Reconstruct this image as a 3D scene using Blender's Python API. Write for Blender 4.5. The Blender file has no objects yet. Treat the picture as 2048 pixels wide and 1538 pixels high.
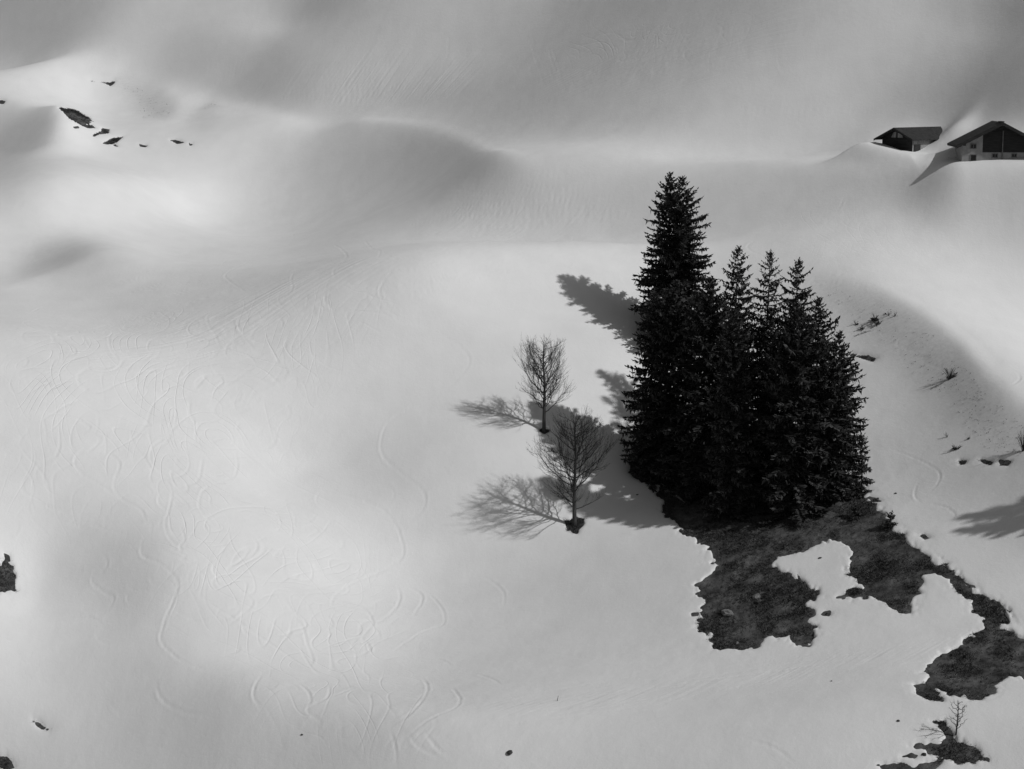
import bpy, bmesh, math, random
import numpy as np
from mathutils import Vector

# ------------------------------------------------------------------ camera, sky, sun, exposure
scene = bpy.context.scene
PITCH = math.radians(-9.0)
HFOV = math.radians(30.6)
PW, PH = 2048.0, 1538.0                       # photograph size, for reading off positions
FPX = (PW / 2) / math.tan(HFOV / 2)
cam_data = bpy.data.cameras.new('camera')
cam_data.sensor_width = 36.0
cam_data.angle = HFOV
cam_data.clip_start = 1.0
cam_data.clip_end = 6000.0
cam = bpy.data.objects.new('camera', cam_data)
scene.collection.objects.link(cam)
cam.location = (0, 0, 0)
cam.rotation_euler = (math.pi / 2 + PITCH, 0, 0)
scene.camera = cam

SUN_EL, SUN_AZ = math.radians(42), math.radians(25)     # from the right, a little from the camera's side
LDIR = Vector((math.cos(SUN_EL) * math.cos(SUN_AZ), -math.cos(SUN_EL) * math.sin(SUN_AZ), math.sin(SUN_EL)))
world = bpy.data.worlds.new('World')
scene.world = world
world.use_nodes = True
wn = world.node_tree.nodes
wl = world.node_tree.links
sky = wn.new('ShaderNodeTexSky')
sky.sky_type = 'NISHITA'
sky.sun_disc = False
sky.sun_elevation = SUN_EL
sky.sun_rotation = math.atan2(LDIR.x, LDIR.y)
bw = wn.new('ShaderNodeRGBToBW')              # black and white photograph
wl.new(sky.outputs[0], bw.inputs[0])
wl.new(bw.outputs[0], wn['Background'].inputs[0])
wn['Background'].inputs[1].default_value = 0.05
sun_data = bpy.data.lights.new('sun', 'SUN')
sun_data.energy = 2.12
sun_data.angle = math.radians(1.2)
sun = bpy.data.objects.new('sun', sun_data)
sun.rotation_euler = (-LDIR).to_track_quat('-Z', 'Y').to_euler()
scene.collection.objects.link(sun)
scene.view_settings.view_transform = 'Standard'
scene.view_settings.look = 'None'
scene.view_settings.exposure = 0.0
scene.view_settings.gamma = 1.0
scene.view_settings.use_curve_mapping = False

# ------------------------------------------------------------------ helpers
COL = scene.collection
rng = np.random.default_rng(7)
random.seed(7)

def tag(o, label=None, cat=None, group=None, kind=None):
    if label: o['label'] = label
    if cat: o['category'] = cat
    if group: o['group'] = group
    if kind: o['kind'] = kind
    return o

def link_mesh(name, me, mat, parent=None):
    o = bpy.data.objects.new(name, me)
    COL.objects.link(o)
    if mat: me.materials.append(mat)
    if parent: o.parent = parent
    return o

def mesh_np(name, V, F, mat, parent=None, smooth=False):
    """V (n,3), F (m,3) or (m,4) arrays -> one mesh object"""
    V = np.asarray(V, np.float32); F = np.asarray(F, np.int32)
    me = bpy.data.meshes.new(name)
    k = F.shape[1]
    me.vertices.add(len(V)); me.vertices.foreach_set('co', V.ravel())
    me.loops.add(F.size); me.loops.foreach_set('vertex_index', F.ravel())
    me.polygons.add(len(F)); me.polygons.foreach_set('loop_start', np.arange(len(F), dtype=np.int32) * k)
    me.update(calc_edges=True)
    if smooth: me.polygons.foreach_set('use_smooth', np.ones(len(F), bool))
    return link_mesh(name, me, mat, parent)

def mesh_py(name, V, F, mat, parent=None, smooth=False):
    me = bpy.data.meshes.new(name)
    me.from_pydata([tuple(v) for v in V], [], F)
    me.update()
    if smooth: me.polygons.foreach_set('use_smooth', [True] * len(F))
    return link_mesh(name, me, mat, parent)

def empty(name, loc, rz=0.0):
    o = bpy.data.objects.new(name, None)
    COL.objects.link(o)
    o.location = loc; o.rotation_euler = (0, 0, rz)
    o.empty_display_size = 0.3
    return o

class MB:
    """collects boxes, prisms and tubes for one mesh"""
    def __init__(s): s.v = []; s.f = []
    def hull(s, pts, faces):
        b = len(s.v); s.v += [tuple(p) for p in pts]; s.f += [tuple(b + i for i in f) for f in faces]
    def box(s, x0, x1, y0, y1, z0, z1):
        s.hull([(x0,y0,z0),(x1,y0,z0),(x1,y1,z0),(x0,y1,z0),(x0,y0,z1),(x1,y0,z1),(x1,y1,z1),(x0,y1,z1)],
               [(3,2,1,0),(4,5,6,7),(0,1,5,4),(1,2,6,5),(2,3,7,6),(3,0,4,7)])
    def prism(s, poly, y0, y1):
        """polygon in (x, z), extruded along y"""
        n = len(poly)
        s.hull([(x, y0, z) for x, z in poly] + [(x, y1, z) for x, z in poly],
               [tuple(range(n)), tuple(range(2*n-1, n-1, -1))] + [(i, i+n, (i+1) % n + n, (i+1) % n) for i in range(n)])
    def tube(s, P, R, sides=4, cap=True):
        b = len(s.v); n = len(P)
        for i in range(n):
            t = (P[min(i+1, n-1)] - P[max(i-1, 0)])
            if t.length < 1e-9: t = Vector((0, 0, 1))
            t.normalize()
            a = t.cross(Vector((0.31, 0.95, 0.1)))
            if a.length < 0.05: a = t.cross(Vector((1, 0, 0)))
            a.normalize(); c = t.cross(a)
            for k in range(sides):
                an = 2 * math.pi * k / sides
                s.v.append(tuple(P[i] + (a * math.cos(an) + c * math.sin(an)) * R[i]))
        for i in range(n - 1):
            for k in range(sides):
                k2 = (k + 1) % sides
                s.f.append((b + i*sides + k, b + i*sides + k2, b + (i+1)*sides + k2, b + (i+1)*sides + k))
        if cap:
            s.f.append(tuple(b + k for k in range(sides))[::-1])
            s.f.append(tuple(b + (n-1)*sides + k for k in range(sides)))
    def build(s, name, mat, parent=None, smooth=False):
        return mesh_py(name, s.v, s.f, mat, parent, smooth)

def nhash(ix, iy, seed):
    h = (ix.astype(np.int64) * 374761393 + iy.astype(np.int64) * 668265263 + seed * 1274126177) & 0x7fffffff
    h = ((h ^ (h >> 13)) * 1274126177) & 0x7fffffff
    return ((h ^ (h >> 16)) & 0xffff) / 32767.5 - 1.0

def noise(x, y, scale, seed):
    x = np.asarray(x) / scale; y = np.asarray(y) / scale
    ix = np.floor(x); iy = np.floor(y); fx = x - ix; fy = y - iy
    fx = fx*fx*fx*(fx*(fx*6-15)+10); fy = fy*fy*fy*(fy*(fy*6-15)+10)
    a = nhash(ix, iy, seed); b = nhash(ix+1, iy, seed); c = nhash(ix, iy+1, seed); d = nhash(ix+1, iy+1, seed)
    return (a*(1-fx)+b*fx)*(1-fy) + (c*(1-fx)+d*fx)*fy

def fbm(x, y, scale, seed, octaves=4, gain=0.5):
    r = 0; a = 1.0; t = 0
    for k in range(octaves):
        r = r + a * noise(x + 17.3*k, y - 9.1*k, scale / 2**k, seed + k); t += a; a *= gain
    return r / t

# ------------------------------------------------------------------ materials (a monochrome picture: greys)
def material(name, rough=0.9, spec=0.2):
    m = bpy.data.materials.new(name); m.use_nodes = True
    p = m.node_tree.nodes['Principled BSDF']
    p.inputs['Roughness'].default_value = rough
    p.inputs['Specular IOR Level'].default_value = spec
    return m, m.node_tree.nodes, m.node_tree.links, p

def grey_noise(name, lo, hi, scale, rough=0.9, spec=0.15, bump=0.0, bump_scale=None, stretch=(1, 1, 1), detail=6.0):
    m, n, l, p = material(name, rough, spec)
    tc = n.new('ShaderNodeTexCoord'); mp = n.new('ShaderNodeMapping'); mp.inputs['Scale'].default_value = stretch
    l.new(tc.outputs['Object'], mp.inputs[0])
    nz = n.new('ShaderNodeTexNoise'); nz.inputs['Scale'].default_value = scale; nz.inputs['Detail'].default_value = detail
    nz.inputs['Roughness'].default_value = 0.65
    l.new(mp.outputs[0], nz.inputs['Vector'])
    r = n.new('ShaderNodeMapRange'); r.inputs[1].default_value = 0.3; r.inputs[2].default_value = 0.7
    r.inputs[3].default_value = lo; r.inputs[4].default_value = hi
    l.new(nz.outputs[0], r.inputs[0]); l.new(r.outputs[0], p.inputs['Base Color'])
    if bump:
        b = n.new('ShaderNodeBump'); b.inputs['Strength'].default_value = 1.0; b.inputs['Distance'].default_value = bump
        nb = n.new('ShaderNodeTexNoise'); nb.inputs['Scale'].default_value = bump_scale or scale * 2; nb.inputs['Detail'].default_value = 4
        l.new(mp.outputs[0], nb.inputs['Vector']); l.new(nb.outputs[0], b.inputs['Height']); l.new(b.outputs[0], p.inputs['Normal'])
    return m

def island_grey(name, lo, hi, rough=0.85, spec=0.1):
    m, n, l, p = material(name, rough, spec)
    g = n.new('ShaderNodeNewGeometry'); r = n.new('ShaderNodeMapRange')
    r.inputs[3].default_value = lo; r.inputs[4].default_value = hi
    l.new(g.outputs['Random Per Island'], r.inputs[0]); l.new(r.outputs[0], p.inputs['Base Color'])
    return m

def snow_material():
    m, n, l, p = material('snow', 0.75, 0.15)
    tc = n.new('ShaderNodeTexCoord')
    nz = n.new('ShaderNodeTexNoise'); nz.inputs['Scale'].default_value = 0.35; nz.inputs['Detail'].default_value = 8
    l.new(tc.outputs['Object'], nz.inputs['Vector'])
    r = n.new('ShaderNodeMapRange'); r.inputs[1].default_value = 0.3; r.inputs[2].default_value = 0.7
    r.inputs[3].default_value = 0.795; r.inputs[4].default_value = 0.835
    l.new(nz.outputs[0], r.inputs[0])
    # dead grass showing through where the snow is thin
    at_ = n.new('ShaderNodeAttribute'); at_.attribute_name = 'thin'
    mp = n.new('ShaderNodeMapping'); mp.inputs['Scale'].default_value = (.8, 3.0, 1.0); mp.inputs['Rotation'].default_value = (0, 0, 0.5)
    l.new(tc.outputs['Object'], mp.inputs[0])
    ng = n.new('ShaderNodeTexNoise'); ng.inputs['Scale'].default_value = 1.6; ng.inputs['Detail'].default_value = 10; ng.inputs['Roughness'].default_value = 0.72
    l.new(mp.outputs[0], ng.inputs['Vector'])
    gr = n.new('ShaderNodeMapRange'); gr.inputs[1].default_value = 0.42; gr.inputs[2].default_value = 0.72; gr.inputs[3].default_value = 0.16; gr.inputs[4].default_value = .62
    l.new(ng.outputs[0], gr.inputs[0])
    mu = n.new('ShaderNodeMath'); mu.operation = 'MULTIPLY'
    l.new(at_.outputs['Fac'], mu.inputs[0]); l.new(gr.outputs[0], mu.inputs[1])
    mx = n.new('ShaderNodeMix'); mx.data_type = 'FLOAT'
    l.new(mu.outputs[0], mx.inputs[0]); l.new(r.outputs[0], mx.inputs[2]); mx.inputs[3].default_value = 0.30
    l.new(mx.outputs[0], p.inputs['Base Color'])
    def math_(op, a_, b_=None):
        q = n.new('ShaderNodeMath'); q.operation = op
        for i_, v_ in ((0, a_), (1, b_)):
            if v_ is None: continue
            if isinstance(v_, (int, float)): q.inputs[i_].default_value = v_
            else: l.new(v_, q.inputs[i_])
        return q.outputs[0]
    nb = n.new('ShaderNodeTexNoise'); nb.inputs['Scale'].default_value = 2.2; nb.inputs['Detail'].default_value = 9; nb.inputs['Roughness'].default_value = 0.6
    l.new(tc.outputs['Object'], nb.inputs['Vector'])
    n2 = n.new('ShaderNodeTexNoise'); n2.inputs['Scale'].default_value = 5.5; n2.inputs['Detail'].default_value = 5; n2.inputs['Roughness'].default_value = 0.7
    l.new(tc.outputs['Object'], n2.inputs['Vector'])
    height = math_('ADD', math_('MULTIPLY', nb.outputs[0], 0.02), math_('MULTIPLY', n2.outputs[0], 0.011))
    # many old ski lines: winding ones where the slope is well skied ...
    sk = n.new('ShaderNodeAttribute'); sk.attribute_name = 'skied'
    for k, (sc_, cnt, dst, rot, amp) in enumerate([(0.085, 12.0, 1.3, 0.2, .021), (0.07, 14.0, 1.6, 1.1, .022), (0.11, 9.0, .9, 2.0, .017), (0.06, 11.0, 2.0, 2.7, .020), (0.075, 13.0, 1.0, 0.7, .018)]):
        mp2 = n.new('ShaderNodeMapping'); mp2.inputs['Scale'].default_value = (1.0, .8, 0.0); mp2.inputs['Rotation'].default_value = (0, 0, rot); mp2.inputs['Location'].default_value = (7*k, 3*k, 0)
        l.new(tc.outputs['Object'], mp2.inputs[0])
        nf = n.new('ShaderNodeTexNoise'); nf.inputs['Scale'].default_value = sc_; nf.inputs['Detail'].default_value = 1.0; nf.inputs['Roughness'].default_value = .35; nf.inputs['Distortion'].default_value = dst
        l.new(mp2.outputs[0], nf.inputs['Vector'])
        fr = math_('PINGPONG', math_('MULTIPLY', nf.outputs[0], cnt), 0.5)
        ln = n.new('ShaderNodeMapRange'); ln.interpolation_type = 'SMOOTHSTEP'
        ln.inputs[1].default_value = 0.0; ln.inputs[2].default_value = 0.10; ln.inputs[3].default_value = -1.0; ln.inputs[4].default_value = 0.0
        l.new(fr, ln.inputs[0])
        brk = n.new('ShaderNodeTexNoise'); brk.inputs['Scale'].default_value = 0.16; brk.inputs['Detail'].default_value = 3
        mp3 = n.new('ShaderNodeMapping'); mp3.inputs['Location'].default_value = (31*k, 11, 5); l.new(tc.outputs['Object'], mp3.inputs[0]); l.new(mp3.outputs[0], brk.inputs['Vector'])
        bk = n.new('ShaderNodeMapRange'); bk.inputs[1].default_value = .43; bk.inputs[2].default_value = .62; l.new(brk.outputs[0], bk.inputs[0])
        t_ = math_('MULTIPLY', math_('MULTIPLY', ln.outputs[0], bk.outputs[0]), math_('MULTIPLY', sk.outputs['Fac'], amp))
        height = math_('ADD', height, t_)
    # ... and bundles of straight traverses
    for attr_, ang in (('lines_a', TRAVERSE_A), ('lines_b', TRAVERSE_B)):
        a2 = n.new('ShaderNodeAttribute'); a2.attribute_name = attr_
        mp2 = n.new('ShaderNodeMapping'); mp2.vector_type = 'TEXTURE'; mp2.inputs['Rotation'].default_value = (0, 0, ang); mp2.inputs['Scale'].default_value = (14.0, .38, 1.0)
        l.new(tc.outputs['Object'], mp2.inputs[0])
        sep = n.new('ShaderNodeSeparateXYZ'); l.new(mp2.outputs[0], sep.inputs[0]); cmb = n.new('ShaderNodeCombineXYZ'); l.new(sep.outputs[0], cmb.inputs[0]); l.new(sep.outputs[1], cmb.inputs[1])
        nf = n.new('ShaderNodeTexNoise'); nf.inputs['Scale'].default_value = 1.0; nf.inputs['Detail'].default_value = 3.0; nf.inputs['Distortion'].default_value = .25
        l.new(cmb.outputs[0], nf.inputs['Vector'])
        height = math_('ADD', height, math_('MULTIPLY', math_('MULTIPLY', nf.outputs[0], a2.outputs['Fac']), .13))
    b = n.new('ShaderNodeBump'); b.inputs['Strength'].default_value = 1.0; b.inputs['Distance'].default_value = 1.0
    l.new(height, b.inputs['Height']); l.new(b.outputs[0], p.inputs['Normal'])
    return m

M_TURF = grey_noise('dead_turf', 0.02, 0.15, 0.6, bump=0.07, bump_scale=5.0, detail=12.0)
M_GRASS = island_grey('dead_grass', 0.025, 0.13)
M_NEEDLE = island_grey('spruce_needles', 0.02, 0.08)
M_SBARK = grey_noise('spruce_bark', 0.025, 0.06, 6.0)
M_BARK = grey_noise('grey_bark', 0.03, 0.09, 5.0, stretch=(3, 3, 0.6), bump=0.01)
M_TWIG = grey_noise('bare_twigs', 0.025, 0.05, 3.0)
M_ROCK = grey_noise('grey_rock', 0.10, 0.26, 3.0, bump=0.03)
M_DARKROCK = grey_noise('dark_rock', 0.03, 0.09, 4.0, bump=0.03)
M_ROOF = grey_noise('weathered_shingle', 0.02, 0.055, 3.0, stretch=(1, 1, 1), bump=0.01)
M_TIMBER = grey_noise('dark_timber', 0.018, 0.05, 2.0, stretch=(0.6, 3, 6), bump=0.006)
M_PALETIMBER = grey_noise('grey_weathered_boards', 0.16, 0.42, 3.0, stretch=(2, 2, 0.5), bump=0.006)
M_PLASTER = grey_noise('white_plaster', 0.24, 0.34, 2.0, bump=0.004)
M_FRAME = grey_noise('window_frame_paint', 0.10, 0.2, 4.0)
M_GLASS, _n, _l, _p = material('window_glass', 0.12, 0.5); _p.inputs['Base Color'].default_value = (0.02, 0.02, 0.02, 1)
M_LOG = grey_noise('bleached_log', 0.16, 0.34, 4.0, stretch=(1, 1, 1))

# ------------------------------------------------------------------ the snow slope
# relief of the slope over an even 20 degree hillside, in centimetres on a 1.25 m grid, one row for each step away:
# first column, height there, then the change from column to column
RELIEF = [
[57,-317,2,3,4,4,6,7,8,8,9,11,11,11,13,13,14,15,16,16,16,18,17,18,19,19,19,20,20,20,21,21,21,21,21,22,22,21,22,22,21,21,22,21,20,21,20,20,19,18,18,16,16,13,12,9,7],
[57,-324,2,3,4,5,5,7,8,9,9,11,11,12,13,13,15,15,15,17,17,17,18,19,19,19,20,20,20,21,20,22,21,22,21,22,22,22,22,22,22,22,22,21,22,21,20,21,20,19,19,17,17,14,13,10,8],
[57,-333,2,3,4,5,7,6,8,9,10,10,12,12,13,14,15,15,17,16,18,18,18,19,19,20,20,20,21,21,21,21,22,22,22,23,22,23,22,23,22,23,22,22,22,21,22,21,21,20,20,19,18,16,14,11,8],
[57,-343,3,3,4,5,6,7,8,9,10,11,12,12,14,14,15,16,17,17,18,18,19,19,20,20,21,20,21,22,21,22,22,23,23,22,23,24,23,23,23,23,22,23,22,23,22,22,22,21,22,20,20,18,15,13,10],
[57,-354,3,3,4,5,6,7,9,9,10,12,12,13,14,14,16,16,17,18,18,19,20,19,21,20,21,21,22,21,23,22,23,23,23,23,24,24,23,24,24,23,24,23,23,23,23,23,23,23,23,22,22,20,18,15,10],
[57,-366,2,3,4,5,7,7,9,9,11,12,12,14,14,15,16,17,18,18,19,20,20,20,21,21,21,22,22,22,23,23,23,24,23,25,24,24,25,24,25,24,24,24,24,23,24,24,24,25,24,25,25,23,21,17,12],
[57,-381,2,4,4,5,7,8,9,9,11,12,13,14,15,16,17,17,19,19,19,21,20,21,22,21,22,23,22,23,23,23,24,25,24,25,25,26,25,26,25,25,25,24,25,24,25,24,26,26,27,27,27,27,24,21,14],
[57,-397,2,4,4,6,7,8,9,10,11,13,13,15,15,17,17,19,19,20,20,21,21,22,22,23,22,23,23,24,23,24,25,25,25,26,26,27,26,27,26,26,25,26,25,25,25,26,27,27,29,30,31,30,29,24,17],
[57,-414,2,3,5,6,7,8,9,11,12,13,14,15,16,17,19,19,20,21,21,22,23,22,23,23,24,23,24,24,24,25,25,26,26,27,27,28,27,28,27,27,27,26,26,25,27,26,28,29,31,33,34,35,33,29,19],
[57,-434,2,4,4,7,7,8,10,11,13,13,15,16,17,18,19,20,21,22,23,23,24,23,24,24,24,24,24,25,25,25,26,27,27,28,29,29,29,29,29,28,27,27,27,26,27,28,29,31,33,35,38,38,38,32,21],
[57,-455,2,4,5,6,8,9,10,11,13,14,16,16,18,19,20,22,22,23,24,25,25,25,25,25,24,25,25,25,25,26,27,28,29,29,30,31,30,31,30,30,28,28,28,27,28,28,30,33,34,38,41,41,41,34,21],
[56,-479,1,2,4,5,7,8,9,11,12,13,15,16,18,19,20,21,23,23,25,26,26,26,27,26,26,25,25,26,25,26,27,28,29,30,31,32,32,33,33,32,31,30,29,28,28,28,30,31,33,36,39,42,44,41,34,22,0],
[56,-504,1,3,3,6,7,8,10,11,13,14,16,17,18,20,21,23,24,26,26,27,28,28,28,28,27,27,26,25,26,27,28,29,30,32,33,33,35,35,35,34,32,32,30,29,28,29,30,32,33,37,39,42,43,40,32,21,0],
[56,-531,1,3,4,6,7,9,10,12,14,15,16,18,20,21,22,25,25,27,29,29,31,30,31,29,29,27,26,27,26,27,29,30,32,34,35,35,37,38,36,36,34,33,31,30,29,29,30,31,33,35,37,39,39,36,29,20,1],
[55,-560,-1,2,3,4,7,8,9,11,13,14,16,18,19,21,22,24,26,28,29,31,32,33,34,33,31,30,28,27,27,27,28,30,32,33,36,36,38,39,39,39,37,36,33,31,30,29,29,29,29,31,32,33,35,34,30,26,18,3,-13],
[55,-592,0,1,4,5,7,9,11,11,14,15,17,19,20,22,24,26,28,30,32,34,35,37,36,36,35,31,29,28,27,27,29,31,33,35,37,39,39,41,40,40,38,35,34,31,29,28,27,27,27,27,29,28,29,28,26,22,16,4,-9],
[55,-626,0,2,5,6,8,9,12,12,15,16,18,20,22,25,26,28,30,33,35,37,39,40,41,39,37,33,30,28,27,28,30,32,34,37,38,39,40,41,40,39,38,34,32,30,28,26,25,24,24,24,24,25,23,23,21,18,14,6,-6],
[55,-662,0,3,6,7,9,10,13,14,15,18,20,22,24,27,28,31,34,36,38,41,44,45,44,43,40,35,30,28,28,28,29,32,35,37,37,39,39,39,38,36,35,31,30,27,26,24,23,22,22,21,21,20,19,18,17,15,13,7,-2],
[54,-700,-1,1,5,6,9,10,12,14,16,17,20,21,25,26,30,32,34,37,40,43,46,48,50,49,46,42,35,31,28,27,28,29,31,33,35,36,35,35,35,33,32,31,28,27,25,24,22,22,20,20,19,18,17,16,15,14,14,12,8,2,-6],
[54,-742,0,3,6,8,11,12,14,15,18,19,22,25,27,30,33,36,39,41,45,48,51,53,54,52,50,43,35,30,27,26,25,27,29,30,31,30,30,29,29,29,27,26,25,25,24,22,21,21,19,19,18,16,15,13,14,13,12,12,10,6,0],
[54,-786,1,5,8,11,13,15,16,18,19,22,25,28,31,35,38,41,44,46,50,53,56,57,58,54,51,42,34,28,25,22,23,23,24,24,24,24,23,24,23,23,23,23,23,23,23,22,20,20,19,19,16,16,14,13,12,13,13,12,12,9,4],
[53,-832,-1,4,8,11,14,16,18,19,21,23,26,29,32,37,40,44,46,49,51,56,57,60,60,58,55,48,39,29,23,20,18,17,18,17,18,18,18,17,18,19,19,21,20,23,22,23,21,21,20,19,18,17,15,15,13,13,13,13,14,13,12,8,4],
[53,-882,2,7,11,16,18,20,22,23,25,27,30,34,38,43,46,50,52,54,56,59,61,62,60,55,50,40,32,22,18,14,13,13,12,12,12,13,13,14,14,16,17,19,20,21,23,22,21,21,21,20,18,17,16,15,14,14,14,14,15,15,14,13,8],
[53,-933,5,12,16,21,23,26,26,28,30,33,35,40,44,49,53,55,57,59,59,61,62,59,55,47,39,31,22,15,12,10,9,8,8,8,9,10,11,12,13,14,17,17,20,21,22,22,22,21,22,20,19,18,17,16,15,15,15,16,17,16,17,15,13],
[52,-983,1,10,18,22,27,30,31,32,33,36,39,41,47,51,55,58,61,60,61,61,59,56,52,44,34,26,18,14,10,8,7,6,6,6,7,8,9,10,11,13,15,16,18,19,21,21,22,22,22,23,21,20,19,18,16,17,17,17,17,18,19,19,18,17,12],
[52,-1026,5,16,25,29,34,36,38,38,39,42,44,48,52,57,61,63,63,62,59,55,50,45,38,29,20,13,9,7,7,7,6,6,7,7,8,8,10,11,12,14,15,17,18,19,20,22,21,23,23,23,22,21,20,19,18,18,19,19,19,20,21,21,21,20,16],
[52,-1052,9,23,31,37,41,42,43,43,44,47,49,53,57,61,65,67,64,58,51,43,35,29,22,15,8,4,4,4,6,8,7,8,8,9,10,10,11,13,13,15,17,17,18,19,21,21,22,23,24,23,24,22,20,20,20,20,21,21,21,22,23,23,24,22,20],
[52,-1048,10,28,37,43,46,47,46,47,47,49,52,56,60,64,67,66,60,49,37,26,18,14,8,4,0,0,1,4,7,9,9,11,11,11,12,12,14,14,15,16,18,18,19,19,21,22,22,23,25,24,24,23,22,21,22,22,23,23,23,25,24,25,26,25,23],
[51,-975,-30,8,29,40,46,49,48,47,47,47,50,51,56,61,64,66,61,49,35,20,9,2,1,-1,-3,-3,-2,1,5,9,11,12,12,14,15,14,14,15,16,17,18,19,19,19,21,21,22,23,24,25,25,25,24,24,23,24,24,25,25,25,26,27,26,28,28,27,23],
[51,-881,-29,2,24,37,45,46,44,42,42,42,46,50,55,59,61,57,49,33,19,4,-6,-6,-7,-6,-5,-4,-2,2,7,11,13,14,16,16,17,16,17,16,18,18,20,20,20,21,21,22,23,24,25,25,26,27,26,25,26,26,26,26,27,27,28,28,28,30,31,32,28],
[51,-754,-25,-2,15,28,35,36,34,33,33,38,44,49,53,55,51,43,31,16,1,-8,-12,-11,-9,-8,-7,-4,-1,3,8,13,15,16,18,19,18,18,18,18,20,20,21,22,21,22,23,23,24,25,25,27,27,28,28,28,27,28,28,28,29,28,29,30,31,33,35,37,34],
[50,-582,-29,-20,-6,5,12,18,21,21,24,28,36,44,48,49,45,36,26,13,-3,-11,-14,-14,-12,-12,-9,-8,-4,-1,5,9,13,17,18,19,20,20,20,19,20,21,22,22,24,23,24,23,25,25,26,27,28,29,29,29,30,29,30,30,29,30,29,30,32,35,37,41,43,40,32],
[50,-453,-21,-17,-11,-8,-5,-1,7,14,21,27,36,43,45,39,32,19,6,-3,-13,-16,-17,-15,-15,-14,-12,-9,-5,0,4,10,14,17,20,20,21,20,21,21,21,23,24,24,26,25,24,26,25,27,27,29,29,30,31,31,31,31,31,31,31,30,31,31,35,39,43,47,50,47,37],
[50,-345,-20,-19,-20,-20,-18,-10,2,13,22,28,35,39,35,26,16,6,-3,-10,-17,-20,-20,-18,-18,-17,-15,-12,-7,-2,4,10,15,17,20,20,21,22,21,22,24,24,26,27,27,26,27,27,27,28,29,29,31,31,32,32,31,33,32,32,32,30,32,33,38,44,50,54,58,52,42],
[50,-257,-23,-26,-28,-28,-25,-15,1,13,22,27,30,31,28,20,9,-1,-9,-15,-21,-24,-23,-23,-22,-20,-19,-15,-9,-4,2,9,15,18,19,20,21,22,22,24,26,26,28,28,29,29,28,28,29,29,30,31,32,32,32,32,33,33,33,32,32,32,32,35,42,49,58,62,63,57,45],
[49,-169,-21,-27,-32,-35,-34,-30,-18,1,12,18,24,29,29,27,19,6,-5,-13,-20,-26,-28,-29,-27,-26,-25,-22,-19,-13,-6,1,8,14,17,19,20,21,22,24,25,28,28,30,30,30,31,30,29,31,30,31,32,32,32,33,32,34,33,33,33,32,32,33,37,46,56,64,68,67,61,47,29],
[49,-114,-26,-32,-38,-41,-40,-34,-22,4,11,17,23,32,34,31,20,2,-10,-19,-25,-31,-33,-34,-33,-30,-29,-26,-23,-16,-9,-1,7,13,17,18,20,21,23,25,27,29,30,32,32,32,32,31,31,32,31,32,32,32,33,33,33,33,33,33,33,32,33,34,40,50,61,69,72,69,62,50,31],
[49,-73,-32,-38,-44,-47,-47,-39,-15,6,12,20,29,39,41,33,18,-3,-17,-26,-32,-36,-38,-39,-38,-35,-33,-30,-25,-20,-11,-3,6,12,16,18,20,21,24,27,28,31,33,33,33,34,33,33,32,32,32,32,32,33,32,33,33,33,33,32,33,32,34,37,43,53,64,72,73,69,62,51,35],
[48,-14,-27,-36,-44,-51,-53,-52,-42,-6,11,17,26,38,45,44,32,12,-10,-25,-33,-38,-41,-44,-44,-42,-40,-36,-33,-28,-22,-13,-4,5,12,15,18,20,23,25,28,30,33,33,35,35,35,34,33,33,32,32,33,32,33,32,33,33,32,32,32,32,33,36,39,45,57,66,72,72,68,61,51,38,16],
[48,18,-31,-40,-49,-56,-59,-56,-40,0,18,26,36,45,47,41,25,5,-19,-31,-40,-43,-46,-48,-49,-48,-43,-39,-35,-30,-23,-14,-5,4,12,16,18,21,24,26,29,32,34,36,36,36,35,35,34,33,32,32,32,33,32,33,32,31,32,31,32,32,34,37,41,48,58,67,72,70,66,59,52,41,21],
[48,45,-32,-43,-51,-59,-65,-60,-33,8,27,35,42,46,43,33,16,-4,-26,-37,-44,-47,-50,-52,-53,-52,-48,-42,-37,-31,-23,-14,-5,4,12,17,19,22,25,28,31,33,36,36,37,37,36,36,34,32,32,32,31,32,32,32,31,31,31,31,31,32,35,38,43,51,59,67,70,69,63,57,53,44,25],
[48,71,-33,-42,-50,-59,-66,-61,-23,15,31,37,40,40,35,22,6,-12,-31,-40,-46,-49,-52,-55,-57,-56,-51,-46,-39,-32,-23,-13,-4,5,13,18,21,23,27,29,33,35,37,37,38,37,36,35,34,32,31,31,30,32,31,30,31,30,30,30,31,33,35,40,45,52,60,67,67,66,60,57,53,46,30],
[47,116,-22,-31,-38,-47,-54,-61,-55,-19,17,28,32,33,31,24,12,-3,-19,-33,-42,-47,-50,-53,-57,-59,-59,-55,-49,-41,-33,-23,-13,-2,7,14,20,22,25,29,31,34,37,37,38,38,37,35,35,33,31,30,29,30,30,30,29,30,29,29,30,31,33,37,41,46,54,61,64,66,63,59,56,54,47,31,8],
[47,140,-22,-29,-34,-41,-46,-51,-46,-15,11,20,22,22,19,13,3,-11,-23,-36,-42,-47,-50,-54,-57,-60,-60,-58,-52,-44,-34,-23,-12,-1,9,16,22,24,27,31,33,35,37,37,38,37,36,35,33,31,30,28,29,28,29,29,28,28,29,29,31,31,34,37,42,48,54,60,63,64,61,58,57,54,47,28,7],
[47,165,-22,-27,-30,-34,-37,-39,-33,-15,1,7,10,10,8,2,-6,-16,-27,-37,-43,-47,-49,-53,-57,-59,-61,-59,-54,-46,-36,-23,-11,1,10,18,24,26,29,32,34,36,36,38,36,36,35,32,31,29,27,27,27,28,27,28,28,28,28,30,30,32,35,38,43,48,55,59,62,61,61,59,58,53,43,22,2],
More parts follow.
